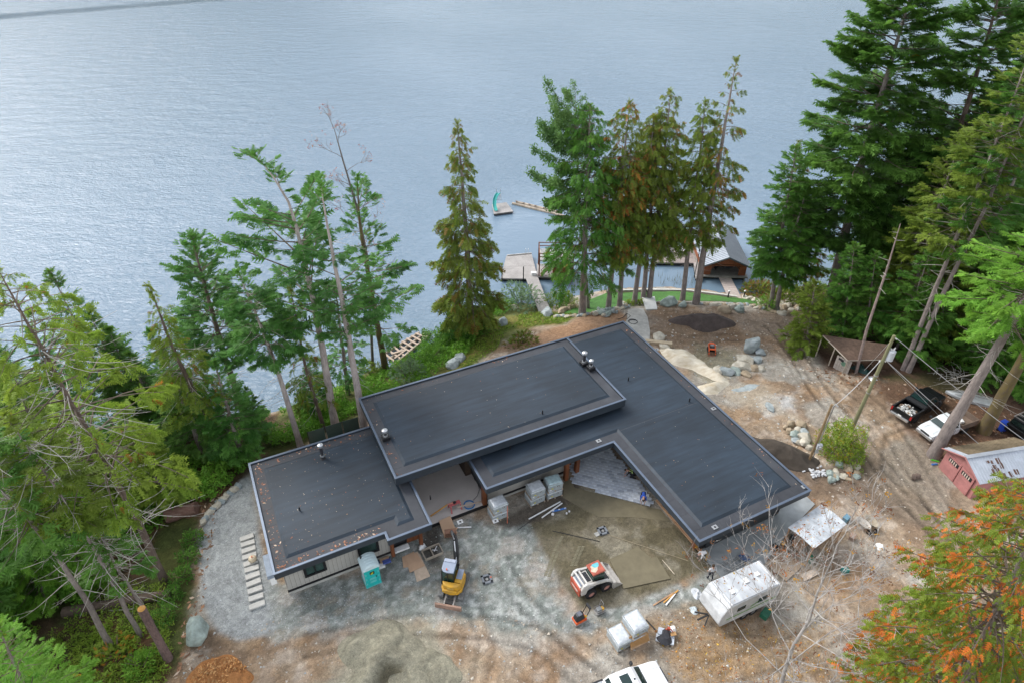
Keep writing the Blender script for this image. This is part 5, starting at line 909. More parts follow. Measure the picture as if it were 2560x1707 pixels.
# ---------------- skid steer loader
sk_ = thing('skid_steer_loader', 'white skid-steer loader with a faded red cab roof and wide bucket', 'loader', (6.05, 27.75, 0), rad(27)); wpt = mk('loader_white', (.64, .63, .61), .55, .12, 2.2, .05, c2=(.45, .42, .37)); redp = mk('loader_red', (.40, .075, .04), .5, .2, 4); 
for x in (-.68, .60):
    for s_ in (-1, 1): wheel(sk_, x, s_*.72, .42, .34, rim=mk('rim_pink', (.52, .27, .23), .6, .15, 4))
MB().box((-.1, 0, .58), (2.2, 1.02, .5)).build('chassis', plast, sk_, bevel=.03)
q = MB(); q.xprism([(-1.5, .45), (-1.5, 1.25), (-1.2, 1.42), (-.45, 1.42), (-.45, .45)], -.50, .50); q.build('engine_box', wpt, sk_, bevel=.03); MB().xprism([(-1.58, .38), (-1.60, 1.18), (-1.50, 1.26), (-1.49, .4)], -.62, .62).build('rear_door', redp, sk_, bevel=.03); MB().box((-1.61, 0, .8), (.03, .8, .12)).build('tail_light', mk('pale_lens', (.6, .45, .4), .3), sk_)
MB().box((-.78, 0, 1.435), (.5, .8, .04)).build('grille', plast, sk_); MB().box((-1.25, 0, 1.40), (.36, .9, .05), 0, 0, 0, -.45).build('engine_cover', mk('cover_blue', (.11, .14, .19), .5), sk_); q = MB()
for k in range(5): q.box((-.78, -.3+.15*k, 1.46), (.42, .05, .03))
q.build('grille_bar', mk('dark_grey', (.05, .055, .065), .5), sk_)
q = MB(); q.hexa([(-.45, -.46, .8), (.62, -.46, .8), (.62, .46, .8), (-.45, .46, .8)], [(-.38, -.44, 1.95), (.52, -.44, 1.95), (.52, .44, 1.95), (-.38, .44, 1.95)]); kc = q.build('cab', glass('loader_cab_dark', (.02, .045, .035)), sk_, bevel=.02)
rf_ = mk('faded_red', (.40, .10, .065), .7, .25, 3, .1); MB().box((.06, 0, 2.0), (1.06, 1.02, .1), 0, 0, 0, 0, .93).build('cab_roof', rf_, kc, bevel=.03)
q = MB(); q.prism([(.12+.26*cos(a)*(1+.2*sin(3*a)), .16+.22*sin(a)*(1+.25*cos(2*a))) for a in np.linspace(0, 2*pi, 14, endpoint=False)], 2.05, 2.058); q.build('blue_patch', mk('teal_paint', (.12, .42, .47), .6, .2, 6), kc); q = MB(); q.prism([(-.1+.28*cos(a)*(1+.3*sin(4*a)), -.05+.26*sin(a)*(1+.25*cos(3*a))) for a in np.linspace(0, 2*pi, 16, endpoint=False)], 2.05, 2.055); q.build('worn_patch', mk('worn_cream', (.55, .45, .34), .7, .25, 8), kc)
for s_ in (-1, 1):
    q = MB(); pr_ = [(-1.45, .6), (-1.5, 1.25), (-1.35, 1.6), (-1.05, 1.66), (-.7, 1.52), (.75, 1.08), (1.15, .62), (1.2, .38), (1.02, .36), (.85, .78), (.55, .96), (-.75, 1.28), (-.95, 1.12), (-1.1, .6)]
    q.xprism(pr_, s_*.66-.085, s_*.66+.085); q.build('lift_arm', wpt, sk_, bevel=.02); MB().box((-.1, s_*.53, .95), (1.0, .06, .28)).build('side_panel', redp, sk_)
    MB().cyl((-1.0, s_*.6, .75), (-.1, s_*.6, 1.05), .05, None, 8).build('lift_ram', chrome, sk_)
for x in (-1.28, -.98): MB().box((x, 0, 1.56), (.13, 1.3, .06)).build('cross_member', wpt, sk_)
q = MB(); bk = [(1.12, .72), (1.3, .74), (1.16, .5), (1.22, .14), (1.95, .08), (1.97, .04), (1.12, .03), (1.02, .4)]; q.xprism(bk, -.92, .92); bu = q.build('bucket', mk('bucket_grey', (.40, .375, .34), .55, .25, 5, .15, metal=.2), sk_)
for s_ in (-1, 1): q = MB(); q.xprism([(1.12, .74), (1.3, .74), (1.95, .08), (1.12, .04)], s_*.93-.015, s_*.93+.015); q.build('bucket_side', mk('bucket_grey', (.4, .375, .34)), bu)
MB().box((1.07, 0, .5), (.1, 1.1, .36)).build('quick_hitch', wpt, sk_, bevel=.02); MB().cyl((.95, .3, .8), (1.2, .3, .5), .05, None, 8).cyl((.95, -.3, .8), (1.2, -.3, .5), .05, None, 8).build('tilt_ram', chrome, sk_)

# ---------------- small orange track loader in the pit
p = G(1633, 808); ml = thing('mini_loader', 'small orange stand-on loader parked in the dug-out pit', 'loader', p, rad(-97)); ml.scale = (.82, .82, .82); orp = mk('machine_orange', (.62, .10, .02), .45, .12, 3)
for s_ in (-1, 1): MB().box((0, s_*.42, .24), (1.3, .22, .46)).build('track', tyre, ml, bevel=.08); MB().xprism([(-.7, .9), (-.5, 1.05), (.6, .75), (1.0, .3), (.85, .3), (.5, .6), (-.6, .8)], s_*.42-.05, s_*.42+.05).build('lift_arm', orp, ml)
MB().box((-.15, 0, .6), (1.1, .6, .6)).build('body', plast, ml, bevel=.04); MB().box((-.55, 0, .98), (.4, .62, .22)).build('rear_hood', orp, ml, bevel=.04); MB().box((-.1, 0, 1.0), (.3, .5, .2)).build('console', mk('grey_plastic', (.2, .21, .22), .5), ml, bevel=.02); MB().box((.5, 0, .82), (.3, .86, .1)).build('front_hood', orp, ml, bevel=.02)
MB().xprism([(.75, .55), (.82, .6), (.9, .12), (1.45, .06), (1.45, .02), (.8, .02)], -.55, .55).build('bucket', rust_m, ml)
# ---------------- plate compactors
p = W(1330, 1425); pc = thing('plate_compactor', 'orange plate compactor with a black hood beside the gravel edge', 'compactor', p, rad(30)); MB().box((0, 0, .1), (.95, .62, .18), 0, 0, 0, 0, 1.05).build('base_plate', steel, pc, bevel=.03); MB().box((0, 0, .30), (.88, .62, .24)).build('body', orp, pc, bevel=.05); MB().box((-.05, 0, .66), (.74, .52, .55), 0, 0, 0, 0, .72).build('hood', mk('hood_black', (.025, .026, .03), .35, .2, 3), pc, bevel=.08); MB().box((-.05, 0, .94), (.3, .34, .03)).build('hood_panel', mk('hood_grey', (.12, .125, .15), .4), pc, bevel=.01)
MB().tube([(.38, .2, .4), (.62, .2, .95), (.68, .2, 1.25)], .035, 6).tube([(.38, -.2, .4), (.62, -.2, .95), (.68, -.2, 1.25)], .035, 6).box((.68, 0, 1.25), (.14, .46, .16)).build('handle', plast, pc); MB().cyl((.3, -.22, .6), (.36, -.26, .72), .07, None, 10).build('fuel_cap', yel, pc)
p = W(1376, 1404); pc = thing('plate_compactor', 'small yellow-tanked plate compactor nearest the loader wheel', 'compactor', p, rad(25)); MB().box((0, 0, .08), (.62, .45, .12), 0, 0, 0, 0, 1.1).build('base_plate', steel, pc, bevel=.03); MB().box((-.05, 0, .3), (.36, .32, .3)).build('engine', mk('grey_plastic', (.2, .21, .22)), pc, bevel=.03); MB().box((.22, -.05, .34), (.16, .28, .3)).build('tank', yel, pc, bevel=.05)
q = MB()
for s_ in (-1, 1): q.tube([(-.3, s_*.24, .15), (-.32, s_*.24, .42), (.32, s_*.24, .42), (.32, s_*.24, .15)], .02, 6)
q.tube([(.05, .16, .4), (.2, .25, 1.0), (.2, -.1, 1.05), (.05, -.16, .4)], .02, 6).build('handle', steel, pc)
# ---------------- portable toilet
q1 = W(842.6, 1351.5); q2 = W(877, 1336.7); an = math.atan2(q2[1]-q1[1], q2[0]-q1[0]); ctr = (q1+q2)/2+np.array((-sin(an), cos(an), 0))*.58
pt = thing('portable_toilet', 'turquoise portable toilet with pale roof against the house wall', 'portable toilet', ctr, an); tq = mk('turquoise_plastic', (.012, .40, .38), .45, .10, 1.5); tql = mk('turquoise_light', (.10, .46, .44), .45, .08); pal_ = mk('pale_plastic', (.52, .64, .66), .45, .08, 1.2)
MB().box((0, 0, .06), (1.16, 1.2, .12)).build('base', tql, pt, bevel=.02); MB().box((0, .02, 1.08), (1.08, 1.12, 1.94)).build('cabin', pal_, pt, bevel=.03)
q = MB(); n = 9; rs = []
for i in range(n):
    x = -.62+1.24*i/(n-1); z = 2.06+.28*(1-((x)/.62)**2); rs.append((x, z))
q.v = []; q.add([(x, y, z) for y in (-.64, .64) for x, z in rs]+[(x, y, 2.0) for y in (-.64, .64) for x, z in rs], [])
for i in range(n-1): q.f += [(i, i+1, n+i+1, n+i), (2*n+i+1, 2*n+i, 3*n+i, 3*n+i+1), (i+1, i, 2*n+i, 2*n+i+1), (n+i, n+i+1, 3*n+i+1, 3*n+i)]
q.f += [(0, n, 3*n, 2*n), (2*n-1, n-1, 3*n-1, 4*n-1)]; q.mi = [0]*len(q.f); q.build('roof', pal_, pt, smooth=40)
q = MB()
for k in range(5):
    y = -.45+.22*k; q.tube([(x*.9, y, z*1.0+.012) for x, z in rs], .025, 5)
q.build('roof_rib', pal_, pt, smooth=60)
MB().box((0, -.57, 1.07), (1.1, .05, 1.98)).build('front_panel', tq, pt, bevel=.01); dr = MB().box((0, -.605, 1.05), (.66, .05, 1.8)).build('door', tq, pt, bevel=.015); MB().box((0, -.63, .62), (.46, .03, .22)).box((0, -.63, .95), (.46, .03, .22)).build('door_panel', tql, dr, bevel=.01)
MB().box((0, -.635, 1.60), (.34, .012, .30)).build('sign', plast, dr); MB().box((-.03, -.645, 1.57), (.2, .01, .07), 0, 0, 0, -.5).box((.03, -.645, 1.64), (.13, .01, .06), 0, 0, 0, -.2).box((.0, -.645, 1.51), (.14, .01, .04), 0, 0, 0, -.3).build('sign_mark', mk('sign_yellow', (.55, .5, .02), .5), dr); MB().box((.26, -.65, 1.1), (.05, .05, .14)).build('handle', plast, dr)
for x in (-.45, .45):
    for k in range(3): MB().box((x, -.60, .5+k*.5), (.11, .03, .2)).build('side_rib', tql, pt, bevel=.01)
MB().cyl((-.4, .45, 2.1), (-.4, .45, 2.5), .06, None, 8).build('vent_pipe', plast, pt)

# ================================================================ BUILDING SUPPLIES
plyw = mk('plywood', (.42, .24, .10), .7, .16, 2, .1, stretch=(1, 5, 1)); ply2 = mk('particle_board', (.46, .31, .21), .75, .10, 2, .05); rawd = MATS['raw_wood']; pvc = mk('white_pvc', (.66, .66, .66), .4, .05); pavm = mk('paver_grey', (.50, .535, .58), .8, .2, 6, .2); pavm2 = mk('paver_dark', (.34, .37, .42), .8, .2, 6, .2); pavm3 = mk('paver_blue', (.43, .47, .53), .8, .18, 6, .2)
wrap = mk('plastic_wrap', (.50, .53, .56), .22, .22, 4, .5, spec=.6, bscale=7); palw = mk('pallet_wood', (.34, .27, .20), .8, .25, 4)
def bundle(label, c, rz, w=1.3, d=1.05, h=.72, group='shrink-wrapped paver pallets', torn=False, wm=None):
    r = thing('paver_pallet', label, 'pallet', c, rz, group); q = MB()
    for k in range(5): q.box((0, -d/2+.08+k*(d-.16)/4, .13), (w+.1, .13, .025))
    for x in (-w/2, 0, w/2): q.box((x, 0, .07), (.1, d+.1, .1))
    q.build('pallet', palw, r); q = MB(); nl = 4
    for k in range(nl): q.box((random.uniform(-.01, .01), random.uniform(-.01, .01), .15+(k+.5)*h/nl), (w, d, h/nl-.012))
    q.build('pavers', mk('wrapped_pavers', (.33, .365, .375), .35, .16, 5, .1), r)
    n = 11; xs_ = np.linspace(-w/2-.03, w/2+.03, n); ys_ = np.linspace(-d/2-.03, d/2+.03, n); V = []; 
    for j, y in enumerate(ys_):
        for i, x in enumerate(xs_):
            e = i in (0, n-1) or j in (0, n-1); V.append((x, y, .15+h+(.0 if e else .035+.05*vnoise(np.array(x*7), np.array(y*7), int(c[0]*9)))+(-.14 if e else 0)))
    npmesh('wrap', V, [(j*n+i, j*n+i+1, (j+1)*n+i+1, (j+1)*n+i) for j in range(n-1) for i in range(n-1)], wm or wrap, r, smooth=True)
    MB().box((-w*.22, -d/2-.012, .15+h*.35), (.14, .012, .1)).build('yellow_label', mk('label_yellow', (.6, .55, .03), .5), r); MB().box((w*.18, -d/2-.012, .15+h*.55), (.18, .012, .13)).build('black_label', plast, r); MB().box((w*.18, -d/2-.02, .15+h*.57), (.09, .01, .06)).build('label_mark', whitep, r); MB().box((-w*.34, -d/2-.012, .15+h*.18), (.16, .012, .09)).build('white_label', whitep, r)
    return r
nm = ('leftmost', 'middle', 'right')
for i, (u, v) in enumerate(((14.3, 30.72), (17.68, 30.82), (19.3, 30.78))):
    x = ('nearest the patio deck', 'in the middle of the row under the eave', 'nearest the paved corner')[i]
    bundle('lower wrapped paver pallet of the stack '+x, uvw(u, v, 0), YAW+rad((0, 3, -2)[i])); bundle('upper wrapped paver pallet of the stack '+x, uvw(u+.03, v-.03, .88), YAW+rad((2, 0, -6)[i]), 1.26, 1.0, .74, wm=mk('plastic_wrap_blue', (.38, .50, .52), .2, .25, 4, .5, spec=.6, bscale=7) if i == 2 else None)
tag(MB().box((0, 0, .75), (.05, .03, 1.7), 0, 0, rad(-14)).build('stake', mk('orange_stake', (.5, .12, .06), .6), None, loc=uvw(14.75, 29.9, .0)), 'orange-red stake leaning on the left paver stack', 'stake')
def quad(pts, z): return [W(x, y, z) for x, y in pts]
def D5(x, y): return ((1500+x*.13205)/K, (1500+y*.13205)/K)
qa = [W(*D5(*p), .9) for p in ((175, 555), (405, 450), (575, 720), (360, 830))]; ca = sum(qa)/4; aa = math.atan2(qa[2][1]-qa[3][1], qa[2][0]-qa[3][0])
bundle('low wrapped paver pallet left of the plywood sheet by the white pickup', (ca[0], ca[1], 0), aa, 1.1, 1.35, .75, 'wrapped paver pallets by the white pickup')
qb = [W(*D5(*p), 1.7) for p in ((470, 295), (700, 200), (895, 465), (655, 560))]; cb_ = sum(qb)/4
bundle('bottom paver pallet hidden behind the leaning plywood', (cb_[0], cb_[1], 0), aa, 1.15, 1.35, .7, 'wrapped paver pallets by the white pickup'); bundle('upper wrapped paver pallet above the leaning plywood', (cb_[0], cb_[1], .88), aa, 1.15, 1.35, .68, 'wrapped paver pallets by the white pickup')
def sheet(name, label, cat, pts, z, th, m, zs=None, group=None):
    P = [np.array(W(x, y, z if zs is None else zs[i])) for i, (x, y) in enumerate(pts)]; n = np.cross(P[1]-P[0], P[2]-P[0]); n = n/np.linalg.norm(n); n = n if n[2] > 0 else -n; q = MB(); c = sum(P)/4
    q.hexa([p-c for p in P], [p-c+n*th for p in P]); return tag(q.build(name, m, None, loc=c, bevel=.004), label, cat, group)
sheet('plywood_sheet', 'orange plywood sheet leaning on the pavers by the white pickup', 'plywood', [D5(585, 920), D5(930, 760), D5(905, 540), D5(545, 690)], 0, .02, plyw, (.02, .02, 1.1, 1.1)); sheet('plywood_sheet', 'second plywood sheet peeking out below the leaning one', 'plywood', [D5(578, 945), D5(948, 755), D5(930, 700), D5(575, 880)], 0, .03, mk('plywood_pale', (.5, .33, .2), .7), (.0, .0, .18, .18))
jk = W(*D5(1270, 680), .2); jr = thing('junk_pallet', 'pallet of grey slabs topped with a dark tarp and tools', 'pallet', (jk[0], jk[1], gz(*jk[:2])), rad(-20)); q = MB()
for k in range(4): q.box((-.45+.3*k, 0, .06), (.12, 1.1, .1))
q.build('pallet', palw, jr)
for x, y, w_, d_, h_, m_ in ((-.1, -.25, 1.2, .5, .14, pavm), (-.1, .2, 1.1, .5, .22, pavm3), (.1, .25, .7, .4, .2, pavm)): MB().box((x, y, .12+h_/2), (w_, d_, h_), 0, random.uniform(-.1, .1)).build('slab', m_, jr, bevel=.01)
def crumple(name, c, r, h, m, par=None, seed=1, n=9):
    V = []; a_ = np.linspace(0, 2*pi, 14, endpoint=False); V.append((0, 0, h))
    for k in range(1, 5):
        for a in a_: s = k/4; rr_ = r*s*(.55+.75*vnoise(np.array(cos(a)*2+seed), np.array(sin(a)*2), seed)); V.append((rr_*cos(a), rr_*sin(a), h*(1-s**2)*(.25+1.4*vnoise(np.array(cos(a)*2.2*s+9), np.array(sin(a)*2.2*s+seed), seed+2))))
    F = [(0, 1+i, 1+(i+1) % 14) for i in range(14)]; q = MB(); q.add(V, F+[(1+k*14+i, 1+(k+1)*14+i, 1+(k+1)*14+(i+1) % 14, 1+k*14+(i+1) % 14) for k in range(3) for i in range(14)]); q.v = [v+Vector(c) for v in q.v]; return q.build(name, m, par, smooth=30)
crumple('tarp', (-.1, -.1, .3), .55, .3, mk('tarp_black', (.03, .03, .035), .45, .3, 4), jr, 3)
wb_ = crumple('bag', (0, 0, 0), .26, .3, whitep, None, 5); wb_.location = (jk[0]+.5, jk[1]+.45, gz(*jk[:2])+.3); tag(wb_, 'white bag on the far corner of the junk pallet', 'bag'); MB().box((.35, .2, .42), (.4, .25, .04), 0, .6).build('board_offcut', plyw, jr); MB().tube([(-.2, .3, .5), (.1, .35, .62), (.3, .3, .5)], .04, 6).box((.0, .32, .66), (.2, .14, .2)).build('tool', redp, jr)
# paving: herringbone-edged pavers in the court corner
pav = thing('paver_patio', 'new blue-grey paver patio with a stepped unfinished edge in the house corner', 'paving', (0, 0, 0), YAW); cut = [(21.3, 30.95), (25.75, 26.25), (26.5, 26.2), (26.55, 33.7), (22.5, 33.7), (21.9, 32.1)]
pa, pb_ = .46, .305; an = rad(-45); cells = []; cu = np.array((24.0, 29.5)); ex_ = np.array((cos(an), sin(an))); ey_ = np.array((-sin(an), cos(an)))
for j in range(-16, 16):
    for i in range(-14, 14):
        c = cu+ex_*(i*pa+(j % 2)*pa/2)+ey_*j*pb_; 
        if sdist(cut, np.array(c[0]), np.array(c[1])) > .02: cells.append((j, i, c))
cells.sort(key=lambda t: (t[2][0]+t[2][1]*1.0)); mesh_ = {}; extra = MB()
for n_, (j, i, c) in enumerate(cells):
    m_ = random.choice((pavm, pavm, pavm, pavm3, pavm3, pavm3, pavm2)); z = .035+random.uniform(-.004, .004)
    if n_ < 300:
        if m_ not in mesh_: o = MB().box((0, 0, 0), (pa-.014, pb_-.014, .07)).build('paver', m_, pav, bevel=.006); mesh_[m_] = o
        else: o = mesh_[m_].copy(); col.objects.link(o); o.parent = pav
        o.location = (c[0], c[1], z); o.rotation_euler = (random.uniform(-.01, .01), random.uniform(-.01, .01), an)
    else: extra.box((c[0], c[1], z), (pa-.014, pb_-.014, .07), 0, an)
if extra.v: extra.build('paver_field', pavm, pav)['kind'] = 'stuff'
def c9(x, y): return ((1180+x*.3552)/K, (1150+y*.3552)/K)
def c6(x, y): return ((600+x*.3552)/K, (1150+y*.3552)/K)
def c3(x, y): return ((1700+x*.3234)/K, (1200+y*.3234)/K)
for i, (x, y) in enumerate(((122, 1022), (115, 967), (108, 914), (98, 864), (91, 815), (84, 767), (76, 724), (68, 677), (62, 632), (57, 588), (50, 547))):
    p = W(*c6(x, y)); k = ('first from the bottom', 'second from the bottom', 'third from the bottom', 'fourth from the bottom', 'fifth from the bottom', 'sixth from the bottom', 'seventh, under the beige jug', 'fourth from the top', 'third from the top', 'second from the top', 'topmost')[i]
    s = MB().box((0, 0, .08), (1.0 if i else 1.05, .40, .16)).build('stepping_stone', mk('step_stone', (.50, .49, .46), .8, .12, 3, .25), None, bevel=.015, loc=p); s.rotation_euler = (0, 0, rad(26+random.uniform(-3, 3))); tag(s, 'pale concrete stepping block in the gravel row, '+k, 'stepping stone', 'stepping blocks beside the left wing')
p = W(*c6(95, 712)); jg = thing('water_jug', 'round beige jug lying on the stepping blocks', 'jug', (p[0], p[1], .16)); q = MB(); q.loft([[(r_*cos(a), r_*sin(a), z) for a in np.linspace(0, 2*pi, 14, endpoint=False)] for r_, z in ((.12, 0), (.27, .08), (.31, .2), (.25, .34), (.1, .4))]); q.build('body', mk('beige_plastic', (.58, .48, .34), .5, .1), jg, smooth=50); MB().cyl((0, 0, .4), (0, 0, .46), .06, None, 10).build('cap', mk('orange_stake', (.5, .12, .06)), jg)
# cardboard, boards
card = mk('cardboard', (.47, .31, .20), .8, .08, 1.5, .05); card2 = mk('cardboard_worn', (.50, .39, .29), .8, .14, 2.5, .05)
for lb, pts, z, m in (('large worn board at the bottom of the cardboard stack', ((1200, 690), (1265, 655), (1340, 815), (1245, 855)), .03, card2), ('cardboard sheet at the left of the stack by the entry door', ((1140, 680), (1225, 640), (1240, 745), (1150, 755)), .05, card), ('top cardboard sheet of the stack by the entry door', ((1160, 670), (1245, 650), (1300, 740), (1195, 790)), .08, card), ('cardboard strip along the far side of the stack', ((1225, 650), (1250, 640), (1300, 735), (1275, 755)), .06, card2)):
    sheet('cardboard_sheet', lb, 'cardboard', [c6(*p) for p in pts], z, .012, m, group='cardboard sheets on the gravel by the entry')
for lb, pts, zs, m in (('tan board leaning from the patio deck edge', ((1400, 425), (1480, 390), (1530, 510), (1440, 545)), (.42, .42, .04, .04), card), ('small tan board lying on the leaning board', ((1430, 490), (1450, 455), (1535, 475), (1500, 515)), (.15, .2, .15, .1), card)): sheet('board', lb, 'board', [c6(*p) for p in pts], 0, .02, m, zs)
def pipe(name, label, cat, a, b, r, m, za=.05, zb=None, n=8):
    A_, B_ = W(*a, za), W(*b, za if zb is None else zb); c = (A_+B_)/2; return tag(MB().cyl(A_-c, B_-c, r, None, n).build(name, m, None, smooth=40, loc=c), label, cat)
pipe('pipe', 'short white plastic pipe pointing right from the tan boards', 'pipe', c6(1530, 472), c6(1628, 468), .06, pvc, .1); pipe('pipe', 'long white plastic pipe on the damp sand, left of the crossed pair', 'pipe', c9(400, 412), c9(622, 290), .06, pvc); pipe('pipe', 'white plastic pipe crossing the long one on the damp sand', 'pipe', c9(492, 402), c9(634, 300), .06, pvc, .1)
bm_ = (W(*c9(565, 362))+W(*c9(662, 338)))/2; d_ = W(*c9(662, 338))-W(*c9(565, 362)); lv_ = thing('spirit_level', 'long blue level lying on the damp sand', 'level', bm_, math.atan2(d_[1], d_[0])); MB().box((0, 0, .05), (np.linalg.norm(d_), .12, .1)).build('body', mk('level_blue', (.05, .17, .48), .45), lv_, bevel=.01)
for x in (-.5, 0, .5): MB().box((x, 0, .105), (.14, .07, .012)).build('vial', whitep, lv_)
for lb, x, y in (('white plastic cap below the blue level', 568, 381), ('small white cap right of the blue level', 684, 362), ('tiny cap between level and white cap', 666, 375)): p = W(*c9(x, y)); tag(MB().cyl((0, 0, 0), (0, 0, .12), .12 if y > 380 else .08, None, 10).build('plastic_lid', pvc, None, loc=p, bevel=.01), lb, 'pipe cap')
# catch basins
for lb, x, y, z in (('square catch basin set in the gravel right of the excavator', 1118, 1330, 0), ('square catch basin in the middle of the damp sand', 1384, 1219, 0)):
    p = W(x, y); r = thing('catch_basin', lb, 'drain', p, rad(20)); q = MB()
    for a in range(4): q.box((.29*cos(a*pi/2), .29*sin(a*pi/2), .06), (.16, .74, .14), 0, a*pi/2)
    q.build('frame', mk('basin_grey', (.16, .175, .195), .6, .15, 4), r, bevel=.012); MB().box((0, 0, .012), (.42, .42, .02)).build('well', plast, r); MB().cyl((0, 0, .02), (.02, -.03, .1), .10, None, 12).build('pipe_end', mk('basin_pale', (.33, .33, .31), .7), r)
p = W(*c9(885, 518)); tag(MB().box((0, 0, .03), (.5, .35, .05), 0, .5).build('basin_lid', mk('basin_pale', (.33, .33, .31), .7), None, loc=p, bevel=.01), 'pale lid lying next to the catch basin in the sand', 'lid')
p = W(*c6(1765, 828)); tag(MB().box((0, 0, .08), (.12, .1, .16), 0, .5).build('marker', mk('orange_stake', (.5, .12, .06)), None, loc=p), 'little orange marker at the gravel catch basin', 'marker')
# things on the patio deck
def c8(x, y): return ((1020+x*.20408)/K, (1080+y*.20408)/K)
redb = mk('red_wood', (.42, .10, .10), .6, .2, 4); p = W(*c8(575, 930), .35); sh_ = thing('sawhorse', 'red sawhorse stand on the patio deck', 'sawhorse', p, rad(30)); MB().box((0, 0, .62), (.95, .3, .07)).box((0, .25, .45), (.8, .06, .12)).build('top', redb, sh_, bevel=.01)
for x in (-.4, .4):
    for y in (-.3, .3): MB().hexa([(x*1.1-.04, y*1.2-.04, 0), (x*1.1+.04, y*1.2-.04, 0), (x*1.1+.04, y*1.2+.04, 0), (x*1.1-.04, y*1.2+.04, 0)], [(x-.04, y*.4-.04, .6), (x+.04, y*.4-.04, .6), (x+.04, y*.4+.04, .6), (x-.04, y*.4+.04, .6)]).build('leg', redb, sh_)
MB().box((0, 0, .72), (.2, .16, .14)).build('clamp', plast, sh_)
def plank(label, a, b, za, zb, m, w=.12): 
    A_, B_ = W(*a, za), W(*b, zb); d = B_-A_; c = (A_+B_)/2; o = MB().box((0, 0, 0), (np.linalg.norm(d), w, .045)).build('plank', m, None, loc=c, bevel=.005); o.rotation_euler = (0, -math.asin(d[2]/np.linalg.norm(d)), math.atan2(d[1], d[0])); return tag(o, label, 'plank')
plank('long orange plank leaning on the red sawhorse', c8(275, 1025), c8(480, 885), .40, .95, mk('orange_wood', (.52, .27, .07), .6, .15, 3)); plank('pale plank running right from the red sawhorse over the blue hose', c8(600, 915), c8(945, 835), .92, .42, mk('pale_wood', (.46, .36, .29), .7, .15, 3)); plank('short pink-painted plank on the red sawhorse', c8(480, 885), c8(575, 845), 1.0, 1.05, mk('pink_wood', (.5, .22, .17), .7))
def coil(name, label, c, r, n, t, m, z=0, sq=.8):
    q = MB(); pts = [(c[0]*0+(r*(1+.13*sin(i*.37)))*cos(i*2*pi/18), (r*(1+.12*cos(i*.23)))*sin(i*2*pi/18), .03+.012*(i % 18)/18+.03*(i//18)*t*8) for i in range(18*n)]; q.tube(pts, t, 6); return tag(q.build(name, m, None, smooth=60, loc=(c[0], c[1], c[2]+z)), label, 'hose')
coil('hose_coil', 'blue air hose coiled on the patio deck', W(*c8(745, 890), .35), .42, 6, .022, mk('hose_blue', (.01, .16, .42), .45))
ps = [W(*c8(*q), .38) for q in ((800, 830), (850, 775), (875, 700), (850, 620), (810, 570), (800, 520))]; tag(MB().tube(ps, .02, 5).build('cable', mk('cable_grey', (.05, .055, .06), .6), None), 'thin grey cable trailing from the blue hose to the wall', 'cable')
coil('hose_coil', 'pale hose coiled by the white slab near the lawn', G(1517, 701), .75, 4, .035, mk('hose_pale', (.48, .47, .43), .6)); coil('hose_coil', 'black hose coiled on the concrete path', G(1453, 742)+np.array((0, 0, .12)), .5, 5, .035, plast)
ps = [G(*q)+np.array((0, 0, .12)) for q in ((1440, 735), (1448, 728), (1440, 722), (1430, 732), (1418, 735))]; tag(MB().tube(ps, .04, 5).build('hose', plast, None), 'black hose end leading off the path to the roof corner', 'hose')
# by the entry: timber frame on dark soil, boxes beside the toilet
p = W(*c6(1355, 650)); fr = thing('planter_box', 'low timber box frame on dark soil by the excavator arm', 'frame', p, rad(28)); q = MB()
for y in (-.45, .45): q.box((0, y, .12), (1.4, .06, .24))
for x in (-.7, -.05, .7): q.box((x, 0, .12), (.06, .84, .24))
q.build('frame_boards', mk('grey_board', (.36, .31, .25), .8, .2, 3), fr); MB().box((.3, .1, .2), (.5, .05, .05), 0, .8).box((.2, 0, .22), (.4, .04, .04), 0, -.5).build('offcuts', pvc, fr)
for lb, x, y, d, m in (('flattened cardboard box beside the toilet', 1020, 712, (.7, .4, .1), card), ('blue box under the flattened box beside the toilet', 1035, 725, (.6, .3, .16), mk('box_blue', (.06, .09, .3), .6)), ('white foam block right of the toilet', 995, 748, (.55, .35, .2), whitep), ('dark blue crate next to the toilet', 975, 722, (.4, .3, .18), mk('crate_navy', (.04, .08, .16), .6))):
    p = W(*c6(x, y)); o = MB().box((0, 0, d[2]/2), d).build('box', m, None, loc=(p[0], p[1], .0 if 'flatt' not in lb else .17), bevel=.01); o.rotation_euler = (0, 0, rad(25)); tag(o, lb, 'box')
p = W(*c6(1283, 608)); tag(crumple('cloth', (0, 0, 0), .3, .2, whitep, None, 8), 'white crumpled cloth by the entry post', 'cloth').location = p
# trailer corner clutter
sheet('plywood_sheet', 'large weathered sheet lying on the ground right of the trailer', 'plywood', [c3(660, 640), c3(800, 540), c3(960, 650), c3(820, 780)], .06, .03, mk('ply_weathered', (.36, .27, .19), .8, .15, 2)); sheet('plywood_sheet', 'pale board lying by the sheet under the canopy', 'plywood', [c3(930, 730), c3(1040, 680), c3(1080, 720), c3(960, 780)], .1, .03, mk('ply_pale', (.5, .41, .33), .8))
p = W(*c3(725, 535)); o = MB().box((0, 0, .2), (.5, .4, .4)).box((0, 0, .42), (.54, .44, .05)).build('bucket_box', plast, None, loc=p, bevel=.02); o.rotation_euler = (0, 0, .6); tag(o, 'black square tub on the ground by the garage apron', 'tub')
ld = thing('scaffold_frame', 'grey metal ladder frames stacked behind the trailer', 'scaffold', W(*c3(415, 650), .3), rad(28)); q = MB()
for k in range(2):
    z = .05+.12*k; q.tube([(-1.1, -.3+.1*k, z), (1.1, -.3+.1*k, z)], .03, 6).tube([(-1.1, .3+.1*k, z), (1.1, .3+.1*k, z)], .03, 6)
    for i in range(7): q.tube([(-1+.33*i, -.3+.1*k, z), (-1+.33*i, .3+.1*k, z)], .022, 5)
